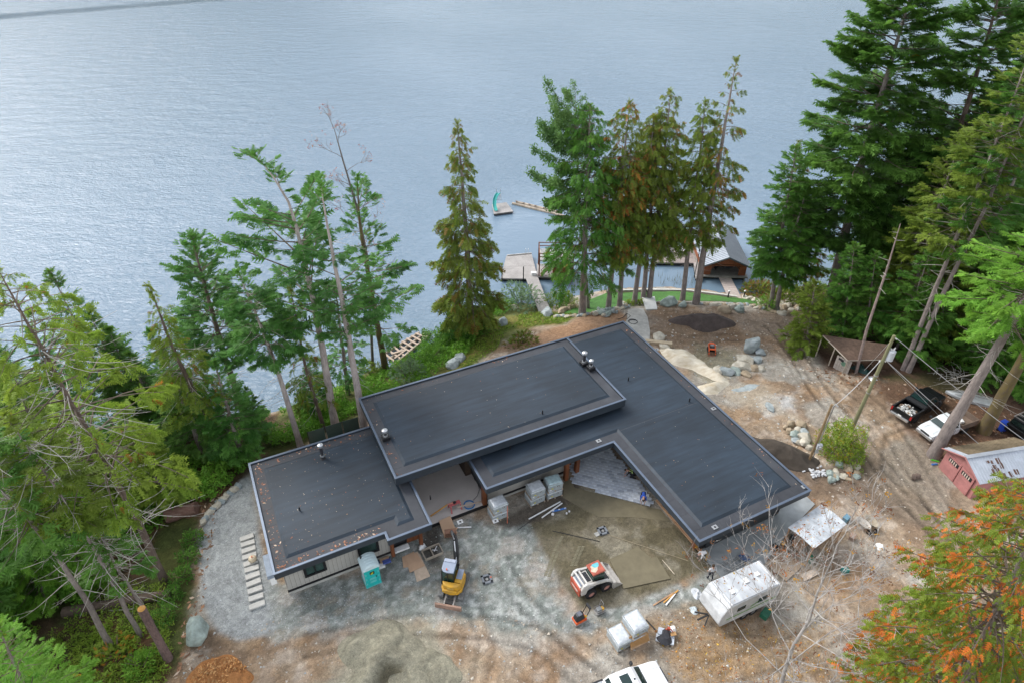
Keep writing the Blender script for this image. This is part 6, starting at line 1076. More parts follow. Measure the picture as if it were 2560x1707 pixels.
q.build('rungs', chrome, ld)
p = W(*c3(500, 595), .4); tag(crumple('tarp_heap', (0, 0, 0), .4, .3, mk('tarp_blue', (.05, .09, .2), .5, .2), None, 12), 'dark blue folded tarp on the ladder frames', 'tarp').location = p
def wheelbarrow(label, loc, rz, m):
    r = thing('wheelbarrow', label, 'wheelbarrow', loc, rz, 'wheelbarrows by the canopy'); q = MB(); n = 14; E = lambda s, z, o=0: [(s*.62*cos(a)+.1+o, s*.36*sin(a), z) for a in np.linspace(0, 2*pi, n, endpoint=False)]
    q.loft([E(.62, .34), E(1, .66), E(1.05, .68), E(.93, .66), E(.56, .38)], 0, True); q.build('tray', m, r, smooth=40); MB().tube([(-1.0, .3, .62), (-.2, .26, .42), (.75, .05, .22)], .028, 6).tube([(-1.0, -.3, .62), (-.2, -.26, .42), (.75, -.05, .22)], .028, 6).build('handle', rawd, r); MB().tube([(-.3, .25, .4), (-.35, .25, 0)], .02, 5).tube([(-.3, -.25, .4), (-.35, -.25, 0)], .02, 5).build('leg', plast, r); wheel(r, .78, 0, .19, .09)
a = G(*c3(1390, 360)); wheelbarrow('grey wheelbarrow left of its twin by the canopy', a, rad(-62), mk('barrow_grey', (.40, .37, .33), .6, .2, 4)); a = G(*c3(1455, 345)); wheelbarrow('dark-filled wheelbarrow at the far right of the canopy', a, rad(-75), mk('barrow_sand', (.30, .26, .20), .7, .2, 4))
for lb, x, y, d, m in (('dark green tub under the trailer edge', 655, 1045, (.7, .5, .4), mk('tub_green', (.02, .12, .07), .5)), ('teal tub beside the bare maple branches', 1270, 705, (.5, .4, .3), mk('tub_teal', (.02, .17, .15), .5)), ('brown box beside the wheelbarrows', 1325, 450, (.5, .4, .35), mk('box_brown', (.3, .2, .15), .7)), ('blue cooler at the canopy corner', 1280, 305, (.6, .4, .35), mk('cooler_blue', (.14, .27, .36), .5)), ('green crate under the canopy', 1000, 620, (.5, .4, .4), mk('tub_green', (.02, .12, .07), .5)), ('dark box under the near canopy edge', 880, 470, (.6, .5, .5), plast)):
    p = G(*c3(x, y)); o = MB().box((0, 0, d[2]/2), d, 0, 0, 0, 0, .94).box((0, 0, d[2]+.02), (d[0]+.02, d[1]+.02, .05)).build('tub', m, None, loc=p, bevel=.02); o.rotation_euler = (0, 0, random.random()); tag(o, lb, 'tub')
for lb, x, y, r_, m in (('white plastic sack on the ground left of the trailer', 105, 1000, .42, mk('sack_pale', (.55, .62, .65), .4, .15)), ('white torn bag on the dirt right of the wheelbarrows', 1540, 515, .45, whitep), ('grey pallet wrap heap at the trailer nose', 130, 880, .6, wrap), ('crumpled sheet metal by the utility pole guy wire', None, None, .6, mk('sheet_silver', (.5, .52, .54), .35, .15, metal=.5))):
    p = G(2182/K, 948/K) if x is None else G(*c3(x, y)); o = crumple('debris_heap', (0, 0, 0), r_*.8, .3, m, None, int(r_*100)); o.location = p; tag(o, lb, 'debris')
for lb, a, b, m in (('yellow plank lying in the leaves left of the trailer', (1348, 1000), (1452, 912), mk('orange_wood', (.52, .27, .07))), ('thin wooden strip beside the yellow plank', (1275, 1020), (1420, 930), rawd), ('short white board beside the yellow plank', (1365, 1018), (1430, 935), whitep)): plank(lb, c9(*a), c9(*b), .06, .06, m, .1)
for lb, a, b in (('curved dark hose end behind the wrapped pallets', (1225, 1120), (1290, 1190)),): pipe('pipe', lb, 'pipe', c9(*a), c9(*b), .05, plast)
pipe('rake', 'long-handled rake lying on the damp sand right of the bucket', 'rake', c9(1340, 700), c9(1425, 800), .025, mk('handle_pale', (.55, .47, .36), .6), .12); ps = [W(*c9(*q), .03) for q in ((320, 490), (470, 385))]; tag(MB().tube(ps, .02, 5).build('string_line', plast, None), 'thin dark line across the gravel edge left of the pipes', 'string'); ps = [W(*c9(*q), .03) for q in ((565, 495), (900, 570))]; tag(MB().tube(ps, .025, 5).build('string_line', plast, None), 'thin dark line in the sand left of the catch basin', 'string'); ps = [W(*c9(*q), .03) for q in ((950, 520), (1520, 705))]; tag(MB().tube(ps, .02, 5).build('string_line', mk('string_tan', (.36, .30, .2), .8), None), 'pale string stretched over the sand to the house corner', 'string')
# tyre tracks pressed into the sand
q = MB()
for (ax_, ay_), (bx_, by_) in (((515, 815), (580, 640)), ((580, 640), (640, 530)), ((700, 745), (760, 600)), ((540, 820), (605, 640)), ((726, 745), (785, 600))):
    A_, B_ = W(*c9(ax_, ay_)), W(*c9(bx_, by_)); L_ = np.linalg.norm(B_-A_); an_ = math.atan2((B_-A_)[1], (B_-A_)[0])
    for k in range(int(L_/.13)):
        c = A_+(B_-A_)*(k+.5)*.13/L_; q.box((c[0], c[1], .012+gz(c[0], c[1])), (.055, .22, .05), 0, an_+.35)
tag(q.build('tyre_tracks', mk('track_sand', (.23, .21, .14), .9, .2, 4), None), 'cleated loader tracks across the damp sand', kind='stuff')

# ================================================================ OUTBUILDINGS, POLES
bl_ = W(2155.5, 1070.8, .35); br_ = W(2227, 1144, .35); wv = br_-bl_; sw = np.linalg.norm(wv); an = math.atan2(wv[1], wv[0])   # local x along the front, local y into the shed
pk = mk('pink_paint', (.36, .155, .145), .7, .14, 2.5, .05, var2=.2); tin = mk('corrugated_tin', (.42, .45, .50), .45, .12, 1.5, .05, metal=.3); tinr = mk('roof_rust', (.10, .055, .04), .8, .3, 4, .2); moss_r = mk('roof_duff', (.16, .125, .08), .95, .3, 3, .5)
sd_ = thing('garage_shed', 'old pink garage shed with double doors and rust-stained tin roof', 'shed', (bl_[0], bl_[1], .3), an); DP = 6.5; hw = sw/2; HE, HR = 2.15, 3.0
q = MB(); q.add([(0, y, 0) for y in (0, DP)]+[(sw, y, 0) for y in (0, DP)]+[(0, y, HE) for y in (0, DP)]+[(sw, y, HE) for y in (0, DP)]+[(hw, y, HR) for y in (0, DP)], [(0, 2, 6, 8, 4), (1, 5, 9, 7, 3), (0, 4, 5, 1), (2, 3, 7, 6), (0, 1, 3, 2)]); q.build('wall', pk, sd_)
for nm_, x0, x1, op in (('door', .35, hw-.06, 0), ('door', hw+.06, sw-.35, .06)):
    d = MB().box(((x0+x1)/2, -.05-op, 1.0), (x1-x0, .06, 1.95)).build(nm_, pk, sd_, bevel=.01); 
    for k in range(2): MB().box(((x0+x1)/2, -.085-op, .35+k*.55), (x1-x0-.1, .02, .5)).build('door_panel', pk, d, bevel=.008)
    w_ = MB().box(((x0+x1)/2, -.09-op, 1.62), (x1-x0-.35, .03, .36)).build('window', plast, d); s_ = (x1-x0-.35)/5
    for k in range(4): MB().box((x0+.175+s_*(k+.5)+.06, -.11-op, 1.62), (s_*.45, .02, .3)).build('pane', mk('pale_pane', (.55, .45, .38), .5), w_)
for s_, m in ((0, moss_r), (1, tin)):
    rt = thing('roof', None, None); rt.parent = sd_; n = 21; xs_ = (-.25, hw-.0) if s_ == 0 else (hw, sw+.25); z0, z1 = (HE-.09, HR+.06) if s_ == 0 else (HR+.06, HE-.09)
    for k in range(13):
        y0, y1 = -.3+k*(DP+.5)/13, -.3+(k+1)*(DP+.5)/13-.012; mm = m if s_ or k else tin
        MB().hexa([(xs_[0], y0, z0), (xs_[1], y0, z1), (xs_[1], y1, z1), (xs_[0], y1, z0)], [(xs_[0], y0, z0+.05), (xs_[1], y0, z1+.05), (xs_[1], y1, z1+.05), (xs_[0], y1, z0+.05)]).build('roof_sheet', mm, rt); q = MB()
        q.tube([(xs_[0], (y0+y1)/2, z0+.055), (xs_[1], (y0+y1)/2, z1+.055)], .03, 5).tube([(xs_[0], y1, z0+.055), (xs_[1], y1, z1+.055)], .03, 5).build('sheet_rib', mm, rt)
    if s_:
        q = MB(); r_ = random.Random(4)
        for _ in range(16):
            y = r_.uniform(1.2, 3.6); t = min(.97, max(.1, r_.uniform(.25, .9))); x = xs_[0]+(xs_[1]-xs_[0])*t; z = z0+(z1-z0)*t+.062; q.box((x, y, z), (r_.uniform(.15, .5), r_.uniform(.15, .45), .012), 0, r_.uniform(-.3, .3), 0, math.atan2(HR-HE+.15, hw+.25))
        q.build('rust_patch', tinr, rt)
MB().box((hw, DP/2-.05, HR+.13), (.35, DP+.5, .05)).build('ridge_cap', tin, sd_)
for y in (-.32,): MB().tube([(-.3, y, HE-.1), (hw, y, HR+.08), (sw+.28, y, HE-.1)], .06, 5).build('barge_board', pk, sd_)
# lean-to at the wood edge
gz_ = gz(*W(1930, 850, 0)[:2]); A0, A1, A2, A3 = (W(1947, 828, gz_+1.75), W(2030, 826, gz_+1.85), W(2042, 793, gz_+2.3), W(1890, 771, gz_+2.5)); c0 = np.array((*((A0+A1+A2+A3)/4)[:2], gz_)); ln_ = thing('lean_to_shed', 'sagging lean-to shed with a needle-covered roof at the wood edge', 'shed', c0); duff = mk('needle_duff', (.13, .085, .062), .95, .3, 3, .6)
P_ = [A0-c0, A1-c0, A2-c0, A3-c0]; MB().hexa(P_, [p+np.array((0, 0, .09)) for p in P_]).build('roof', duff, ln_)
def edge(a, b, m, w_=.06, nm='fascia_board'): MB().tube([a, b], w_, 4).build(nm, m, ln_)
gb = mk('grey_board', (.36, .31, .25)); edge(P_[3], P_[0], gb, .07); edge(P_[0], P_[1], gb, .06)
for p, h in ((P_[0], 0), (P_[1], 0), (P_[2], 0), (P_[3], 0), ((P_[0]+P_[3])/2, 0)): MB().cyl((p[0], p[1], -.2), (p[0], p[1], p[2]), .07, .06, 6).build('post', gb, ln_)
w0, w1 = W(1911, 842, gz_+.05)-c0, W(1943, 861, gz_+.05)-c0
w0 = P_[3]*.35+P_[0]*.65; w1 = P_[0]+(P_[1]-P_[0])*.12; w0 = np.array((w0[0], w0[1], 0)); w1 = np.array((w1[0]+.0, w1[1]-.15, 0)); dv = w1-w0; Lw = np.linalg.norm(dv); aw = math.atan2(dv[1], dv[0])
for k in range(6): c = w0+dv*(k+.5)/6; o = MB().box((0, 0, .8), (Lw/6-.02, .04, 1.6+.1*(k % 2))).build('wall_board', mk('grey_plank', (.34, .30, .265), .85, .25, 3, .3), ln_); o.location = c; o.rotation_euler = (0, 0, aw)
c = w0+dv*.55; o = MB().cyl((0, -.05, 1.0), (0, -.02, 1.0), .26, None, 18).build('round_sign', mk('sign_green', (.10, .19, .13), .6), ln_); o.location = c; o.rotation_euler = (0, 0, aw); o = MB().box((-.45, -.06, 1.35), (.35, .05, .2)).box((-.2, -.06, 1.3), (.2, .05, .25)).build('hung_tools', plast, ln_); o.location = c; o.rotation_euler = (0, 0, aw)
o = crumple('tarp', (0, 0, 0), .95, .8, mk('tarp_green', (.012, .045, .04), .5, .3, 4), None, 22); o.location = c0+np.array(((P_[1]+P_[0])[0]/2+.3, (P_[1]+P_[0])[1]/2+.5, 0)); tag(o, 'dark green tarp heaped under the lean-to roof', 'tarp')
for i in range(5): 
    a = random.random()*3; pp = c0+np.array((random.uniform(0, 2.2), random.uniform(-.9, -.2), .06)); o = MB().tube([(-.9, 0, 0), (.9, 0, .1)], .06, 6).build('branch', duff, None, loc=pp); o.rotation_euler = (0, 0, a); tag(o, 'dead branch lying in front of the lean-to', 'branch', 'dead branches before the lean-to')
# utility pole with transformer and lines
b = G(1955, 986); pt_ = WY(2054, 771, b[1]); up_ = thing('utility_pole', 'greenish treated utility pole with a grey transformer', 'utility pole', b); grn = mk('treated_pole', (.19, .185, .10), .8, .15, 3, .3, stretch=(3, 3, .3)); tv = pt_-b
MB().tube([(0, 0, -.4), tuple(tv)], [.19, .13], 12).build('pole', grn, up_, smooth=60); gpt = mk('transformer_grey', (.45, .47, .50), .45, .08, 2)
t0 = tv*.83+np.array((.38, -.12, -.1)); MB().cyl(t0+np.array((0, 0, -.5)), t0+np.array((0, 0, .42)), .29, None, 16).cyl(t0+np.array((0, 0, .42)), t0+np.array((0, 0, .5)), .3, .2, 16).build('transformer', gpt, up_, smooth=40); MB().cyl(t0+np.array((.05, 0, .5)), t0+np.array((.12, 0, .8)), .06, .03, 8).cyl(t0+np.array((-.1, 0, .5)), t0+np.array((-.25, 0, .72)), .04, .03, 8).build('bushing', whitep, up_)
q = MB(); q.tube([tv*.83, t0], .06, 6).tube([tv*.86, tv*.86+np.array((.55, -.1, .28))], .04, 6); q.build('bracket', steel, up_); q = MB()
for k in range(4): q.cyl(tv*.985+np.array((.1+.07*k, 0, -.04-.05*k)), tv*.985+np.array((.14+.07*k, 0, -.07-.05*k)), .06, None, 8)
for p in (tv*.75+np.array((-.25, 0, 0)), tv*.75+np.array((.25, 0, 0)), tv*.78): q.cyl(p-np.array((0, 0, .06)), p+np.array((0, 0, .06)), .06, None, 8)
q.build('insulator', whitep, up_); MB().cyl(tv*.6, tv*.61, .20, None, 12).cyl(tv*.42, tv*.427, .20, None, 12).build('pole_band', steel, up_)
cab_ = mk('cable_alu', (.42, .42, .42), .5, .05)
def wire(label, a, b_, sag, r=.025):
    P = [a+(b_-a)*t-np.array((0, 0, 4*sag*t*(1-t))) for t in np.linspace(0, 1, 17)]; return tag(MB().tube(P, r, 5).build('power_line', cab_, None, smooth=60), label, 'power line')
top = b+tv*.985; mid = b+tv*.76; 
def at_y(x, y, Yd): return WY(x, y, Yd)
wire('upper power line running from the pole top to the right edge', top+np.array((.4, 0, -.2)), at_y(2440, 1072, b[1]-5.5), .25, .03); wire('lower power line running from the transformer to the pink shed side', mid+np.array((.25, 0, 0)), at_y(2440, 1180, b[1]-7.5), .2, .03)
sb = G(1858, 1058); stp = WY(1911, 928, sb[1]); sv_ = stp-sb; sp_ = thing('service_pole', 'short wooden service pole with silver conduit and meter box', 'utility pole', sb); MB().tube([(0, 0, -.3), tuple(sv_)], [.12, .10], 10).build('pole', mk('brown_pole', (.24, .165, .09), .8, .2, 3, .3), sp_, smooth=60)
cn = np.array((.16, -.12, 0)); MB().tube([sv_*.1+cn, sv_*.97+cn, sv_*1.02+cn*1.2, sv_*1.0+cn*2.4], .055, 8).build('conduit', chrome, sp_, smooth=60); MB().box(sv_*.3+cn*1.6, (.42, .25, .55)).build('meter_box', gpt, sp_, bevel=.02); MB().cyl(sv_*.3+cn*1.6+np.array((.02, -.12, .05)), sv_*.3+cn*1.6+np.array((.02, -.26, .05)), .13, None, 14).box(sv_*.2+cn*1.3, (.3, .16, .25)).build('meter', chrome, sp_)
wire('service drop wires running from the utility pole to the short service pole', mid+np.array((-.2, 0, 0)), sb+sv_*.99+cn, .35, .03); wire('guy wire running down from the utility pole to the crumpled sheet metal', b+tv*.78, G(2160, 960)+np.array((0, 0, .1)), .02, .015); wire('thin line running from the pole back over the lean-to', b+tv*.97, at_y(1985, 850, b[1]+4), .1, .015)

# ================================================================ DOCKS
dkm = mk('dock_boards', (.33, .31, .295), .85, .22, 3, .3, stretch=(1, 6, 1)); blk = mk('dock_float', (.02, .022, .022), .8, .2); rw = mk('red_wood_wall', (.23, .075, .032), .6, .25, 3, .1)
def dock(name, label, cat, P, z, th=.25, pl=.2, along=0, m=None, float_=True, gap=.02):
    """plank deck over a quad; planks are laid across the P0-P1 direction"""
    P = [np.array(p) for p in P]; c = sum(P)/4; c[2] = z; r = thing(name, label, cat, c); q = MB(); L_ = (np.linalg.norm(P[3]-P[0])+np.linalg.norm(P[2]-P[1]))/2; k = max(2, int(L_/pl)); o = np.array((0, 0, 0.))
    for i in range(k):
        t0, t1 = (i+gap*2)/k, (i+1-gap*2)/k; f = lambda t, s: (P[0]+(P[3]-P[0])*t)*(1-s)+(P[1]+(P[2]-P[1])*t)*s; j = random.uniform(-.03, .03)
        qd = [f(t0, 0), f(t0, 1), f(t1, 1), f(t1, 0)]; qd = [np.array((p[0]-c[0], p[1]-c[1], random.uniform(0, .012))) for p in qd]; q.hexa([p-np.array((0, 0, .05)) for p in qd], qd)
    d = q.build('deck_boards', m or dkm, r); q = MB(); qd = [np.array((p[0]-c[0], p[1]-c[1], 0)) for p in P]; q.hexa([p*.985+np.array((0, 0, -th)) for p in qd], [p*.995+np.array((0, 0, -.06)) for p in qd]); q.build('frame', mk('dock_side', (.20, .18, .165), .85, .2), r)
    if float_: MB().hexa([p*.93+np.array((0, 0, -.85)) for p in qd], [p*.93+np.array((0, 0, -th-.002)) for p in qd]).build('float', blk, r)
    return r, c
def post(par, p, h, r=.07, m=None, nm='post'): MB().cyl((p[0], p[1], -.8), (p[0], p[1], h), r, None, 8).build(nm, m or blk, par)
DZ = LAKE+.55; WD = lambda x, y, z=DZ: W(x, y, z)
r, c = dock('main_dock', 'wide weathered plank dock left of the small stair tower', 'dock', [WD(1150, 640), WD(1236, 641), WD(1221, 583), WD(1163, 588)], DZ, pl=.22)
for x, y in ((1153, 640), (1202, 641)): p = WD(x, y)-c; post(r, p, 1.9)
q = MB(); a_, b_ = WD(1165, 588)-c, WD(1221, 583)-c; q.tube([a_+np.array((0, 0, .08)), b_+np.array((0, 0, .08))], .09, 6).build('bumper_rail', mk('dock_pale', (.5, .49, .47), .8), r); q = MB()
for s_ in (0, .35): q.tube([b_+np.array((-.5-s_, .1, -.4)), b_+np.array((-.5-s_, .1, .8)), b_+np.array((-.5-s_, -.4, .85))], .03, 6)
q.build('swim_ladder', chrome, r); dock('gangway', 'narrow sloping plank gangway from shore to the main dock', 'gangway', [W(1239, 716, -2.9), W(1266, 713, -2.9), WD(1236, 642, DZ+.06), WD(1208, 644, DZ+.06)], DZ+.3, .15, .25, float_=False)
# tower with an upper deck and stair
base = [WD(1233, 636), WD(1318, 638), WD(1318, 610), WD(1233, 606)]; r, c = dock('dock_tower', 'red-brown two-level timber platform with a stair on the water', 'dock', base, DZ, pl=.22)
L0 = [p-c for p in base]; x0, x1 = L0[0][0]+.3, L0[1][0]-.2; y0, y1 = L0[0][1]+.25, L0[3][1]-.2; H2 = 2.45
MB().box(((x0+1.9+x1)/2, (y0+y1)/2+.3, 1.05), (x1-x0-1.9, (y1-y0)*.7, 2.1)).build('cabin', rw, r)
for k in range(9): MB().box(((x0+1.9+x1)/2, (y0+y1)/2+.3-(y1-y0)*.35-.02, .15+k*.235), (x1-x0-1.9, .03, .22)).build('wall_board', rw, r)
q = MB(); n = 14
for k in range(n): q.box((x0+(x1-x0)*(k+.5)/n, (y0+y1)/2, H2), ((x1-x0)/n-.02, y1-y0, .06))
q.build('upper_deck', mk('deck_pale', (.46, .45, .43), .8, .15, 3), r); MB().box(((x0+x1)/2, y0-.03, H2-.1), (x1-x0, .06, .2)).build('rim_board', mk('rim_white', (.6, .6, .6), .7), r)
for x in (x0, (x0+x1)/2, x1):
    for y in (y0, y1): MB().box((x, y, (H2+1.05)/2), (.16, .16, H2+1.05)).build('post', cedar, r)
for y in (y0, y1):
    for z in (H2+.5, H2+1.0): MB().box(((x0+x1)/2, y, z), (x1-x0, .07, .1)).build('rail', cedar, r)
MB().box((x0, (y0+y1)/2, H2+1.0), (.07, y1-y0, .1)).box((x0, (y0+y1)/2, H2+.5), (.07, y1-y0, .1)).build('rail', cedar, r); q = MB()
for k in range(9): q.box((x0+.35+k*.24, y0+.1, .2+k*.25), (.3, .7, .05))
for dy in (-.25, .45): q.tube([(x0+.2, y0+dy, .05), (x0+2.45, y0+dy, H2-.05)], .07, 4)
for k in range(7): q.tube([(x0+.3+k*.33, y0-.25, .2+k*.34), (x0+.3+k*.33, y0-.25, 1.1+k*.34)], .025, 4)
q.tube([(x0+.2, y0-.25, 1.0), (x0+2.4, y0-.25, H2+.95)], .04, 5); q.build('stair', cedar, r)
o = MB().box((0, 0, .2), (.7, .5, .4)).box((0, 0, .42), (.75, .55, .05)).build('dock_box', whitep, None, bevel=.03, loc=WD(1226, 632)); tag(o, 'white box at the joint of dock and stair tower', 'box')
# dock behind the cedars, with table
r, c = dock('table_dock', 'plank dock behind the row cedars carrying a white round table', 'dock', [WD(1498, 603), WD(1600, 605), WD(1590, 568), WD(1508, 567)], DZ, pl=.22, m=mk('dock_brown', (.30, .255, .235), .85, .2, 3, .3))
p = WD(1562, 580); t = thing('round_table', 'round white table on the dock behind the row cedars', 'table', p); MB().cyl((0, 0, .70), (0, 0, .75), .85, None, 24).build('tabletop', whitep, t, smooth=40); MB().cyl((0, 0, 0), (0, 0, .7), .08, None, 8).cyl((0, 0, 0), (0, 0, .05), .4, None, 12).build('stand', plast, t)
for i, (x, y) in enumerate(((1520, 585), (1532, 593), (1540, 583))):
    p = WD(x, y); t = thing('deck_chair', ('white deck chair farthest left on the table dock', 'white deck chair nearest the camera on the table dock', 'white deck chair nearest the round table')[i], 'chair', p, random.uniform(0, 6), 'white deck chairs on the table dock'); MB().box((0, 0, .4), (.6, .6, .06)).build('seat', whitep, t); MB().box((-.3, 0, .75), (.08, .6, .7), 0, 0, 0, -.25).build('backrest', whitep, t)
    for a in (-.25, .25):
        for b2 in (-.25, .25): MB().box((a, b2, .19), (.06, .06, .38)).build('leg', whitep, t)
dock('gangway', 'walkway running from the table dock past the boathouse', 'gangway', [WD(1598, 640), WD(1614, 640), WD(1600, 566), WD(1588, 566)], DZ, .2, .25)
p = WD(1596, 630); lp = thing('dock_lamp', 'tall thin black lamp post at the boathouse walkway', 'lamp post', p); MB().cyl((0, 0, -1), (0, 0, 3.6), .06, .05, 8).build('pole', blk, lp); MB().box((0, 0, 3.75), (.22, .22, .32), 0, 0, 0, 0, .6).build('lantern', plast, lp)
# boathouse
bz = LAKE+.6; f0, f1 = W(1614, 631, bz), W(1712, 634, bz); fd = f1-f0; fw = np.linalg.norm(fd); fa = math.atan2(fd[1], fd[0]); bh_ = thing('boathouse', 'floating boathouse with grey ribbed metal roof and red-brown front', 'boathouse', f0, fa); DB = 9.5; e = .35; HB, HRB = 1.55, 3.0; hx_ = fw/2; gr_ = mk('grey_metal_roof', (.30, .33, .37), .4, .08, 1, metal=.35)
MB().box((hx_, DB/2, -.12), (fw+.5, DB+.6, .24)).build('deck', mk('boathouse_deck', (.25, .24, .22), .8, .2, 2), bh_); MB().box((hx_, DB/2, -.6), (fw, DB, .7)).build('float', blk, bh_)
for s_ in (-1, 1):
    rt = thing('roof', None, None); rt.parent = bh_; xe = hx_+s_*(hx_+e); q = MB(); q.hexa([(hx_, -.5, HRB), (xe, -.5, HB), (xe, DB+.3, HB), (hx_, DB+.3, HRB)], [(hx_, -.5, HRB+.06), (xe, -.5, HB+.06), (xe, DB+.3, HB+.06), (hx_, DB+.3, HRB+.06)]); q.build('roof_sheet', gr_, rt)
    for k in range(25): y = -.48+k*(DB+.76)/24; MB().tube([(hx_, y, HRB+.08), (xe, y, HB+.08)], .05, 5).build('roof_rib', gr_, rt)
    MB().tube([(hx_, -.56, HRB-.02), (xe, -.56, HB-.02)], .12, 4).build('barge_board', mk('dark_trim', (.06, .075, .085), .5), rt)
    MB().box((hx_+s_*(hx_-.1), DB/2, HB/2), (.12, DB-.4, HB)).build('side_wall', rw, bh_); MB().box((hx_+s_*(hx_-.55), .1, HB/2), (.9, .12, HB)).build('front_wall', rw, bh_)
    for k in range(5): MB().box((hx_+s_*(hx_-.16-.19*k), .02, HB/2), (.17, .03, HB)).build('wall_board', rw, bh_)
    MB().tube([(hx_+s_*(hx_-1.0), .05, HB*.62), (hx_+s_*.9, .05, HB+.55)], .08, 5).build('brace', cedar, bh_)
q = MB(); q.add([(.2, .12, HB), (fw-.2, .12, HB), (hx_, .12, HRB-.06), (.2, .02, HB), (fw-.2, .02, HB), (hx_, .02, HRB-.06)], [(0, 1, 2), (5, 4, 3), (0, 3, 4, 1), (1, 4, 5, 2), (2, 5, 3, 0)]); q.build('gable', rw, bh_); MB().box((hx_, -.02, HB-.0), (fw-.5, .16, .2)).build('beam', cedar, bh_)
MB().hexa([(hx_-.9, 1.3, -.02), (hx_-.1, 2.8, -.02), (hx_-.1, 6, -.02), (hx_-1.2, 6, -.02)], [(hx_-.9, 1.3, .55), (hx_-.1, 2.8, .35), (hx_-.1, 6, .55), (hx_-1.2, 6, .55)]).build('boat_cradle', plast, bh_); bs = W(1668, 610, bz+.3); o = crumple('stored_boat', (0, 0, 0), 1.1, .8, mk('boat_cover', (.025, .035, .05), .5, .2), None, 31); o.location = bs; tag(o, 'dark covered boat under the boathouse roof', 'boat')
dock('ramp', 'plank ramp from the lawn up to the boathouse', 'gangway', [W(1676, 681, -3.25), W(1706, 681, -3.25), W(1675, 625, bz+.02), W(1648, 625, bz+.02)], bz-.25, .15, .45, m=mk('ramp_boards', (.42, .36, .33), .8, .15, 3, .2), float_=False)
for lb, x, y in (('short path light left of the boathouse ramp', 1672, 683), ('short path light right of the boathouse ramp', 1708, 683), ('short path light at the lawn corner by the leftmost row cedar', 1350, 694)): 
    p = W(x, y, -3.35); t = thing('path_light', lb, 'lamp post', p); MB().box((0, 0, .4), (.13, .13, 1.0)).build('post', plast, t); MB().box((0, 0, .97), (.24, .24, .14), 0, 0, 0, 0, .6).build('cap', whitep, t)
# swim float with slide
P = [W(1134, 492, LAKE+.4), W(1179, 486, LAKE+.4), W(1163, 465, LAKE+.4), W(1130, 470, LAKE+.4)]; r, c = dock('swim_float', 'square plank float with a turquoise slide out on the lake', 'float', P, LAKE+.4, pl=.24); sl_ = mk('slide_turquoise', (.03, .34, .31), .4, .08); s0, s1 = W(1139, 487, LAKE+.45)-c, W(1146, 466, LAKE+.45)-c; q = MB(); rs = []
for t in np.linspace(0, 1, 12):
    p = s0+(s1-s0)*t+np.array((-.45*sin(pi*t), 0, .15+1.45*smooth(0, .95, t))); d = nrm((s1-s0)[None])[0]; sx = np.array((d[1], -d[0], 0))
    rs.append([p+sx*a+np.array((0, 0, b_)) for a, b_ in ((-.30, .24), (-.25, .0), (.25, .0), (.30, .24), (.26, .24), (.2, .06), (-.2, .06), (-.26, .24))])
q.loft(rs); q.build('slide', sl_, r, smooth=40); q = MB(); tp = s1+np.array((-.1, .3, 1.55)); 
for a in (-.35, .35): q.tube([s1+np.array((a, .9, 0)), tp+np.array((a, .25, 0)), tp+np.array((a, .2, .75))], .045, 6)
for k in range(7): q.tube([s1+np.array((-.35, .85-.08*k, (.2*k+.15))), s1+np.array((.35, .85-.08*k, .2*k+.15))], .035, 5)
q.build('ladder', chrome, r)
lgm = mk('boom_log', (.32, .27, .215), .85, .3, 2, .4, stretch=(1, 1, 1)); 
for lb, a, b2 in (('nearer grey log of the pair floating off the docks', (1177, 468), (1300, 498)), ('farther brown log of the pair floating off the docks', (1186, 465), (1290, 490))):
    A_, B_ = W(*a, LAKE+.08), W(*b2, LAKE+.08); c = (A_+B_)/2; tag(MB().tube([A_-c, (A_-c)*.3, (B_-c)*.4, B_-c], [.24, .27, .25, .2], 9).build('floating_log', lgm, None, smooth=50, loc=c), lb, 'log', 'log boom')
q = MB()
for i in range(9): t = random.random(); q.box(((W(1180, 466, LAKE)*(1-t)+W(1288, 492, LAKE)*t)[0], (W(1180, 466, LAKE)*(1-t)+W(1288, 492, LAKE)*t)[1]+.1, LAKE+.33), (.35, .2, .1), 0, random.random()*3)
tag(q.build('boom_debris', wdark, None), 'weed and bark scraps lying on the log pair', kind='stuff')
# timber raft at the shore
P = [W(905, 838, LAKE+.25), W(880, 815, LAKE+.25), W(963, 765, LAKE+.25), W(984, 772, LAKE+.25)]; c = sum(P)/4; rf2 = thing('timber_raft', 'half-rotted open timber raft frame floating at the shore', 'raft', c); L0 = [p-c for p in P]
for s_ in (0, .5, 1): A_ = L0[0]*(1-s_)+L0[1]*s_; B_ = L0[3]*(1-s_)+L0[2]*s_; MB().tube([A_, (A_+B_)/2, B_], [.17, .2, .18], 8).build('log', lgm, rf2, smooth=50)
for k in range(8): t = (k+.3)/8; A_ = L0[0]*(1-t)+L0[3]*t+np.array((0, 0, .2)); B_ = L0[1]*(1-t)+L0[2]*t+np.array((0, 0, .2)); d = B_-A_; A_, B_ = A_-d*.08, B_+d*.08; o = MB().box((0, 0, 0), (np.linalg.norm(B_-A_), .24, .08)).build('cross_plank', mk('raft_plank', (.42, .33, .26), .85, .2, 3, .3), rf2); o.location = (A_+B_)/2; o.rotation_euler = (0, 0, math.atan2(d[1], d[0])+random.uniform(-.08, .08))
MB().box(L0[0]*.3+L0[1]*.2+np.array((0, 0, .3)), (1.6, .25, .06), 0, .5).box(L0[0]*.5+L0[3]*.0+np.array((0, 0, .28)), (2.0, .22, .06), 0, 1.0).build('loose_plank', mk('raft_plank', (.42, .33, .26)), rf2); p = W(983, 768, LAKE+.35); tag(MB().cyl((-.35, .1, 0), (.35, -.1, 0), .24, None, 14).build('black_float', blk, None, smooth=40, loc=p), 'black drum float at the far end of the timber raft', 'float')

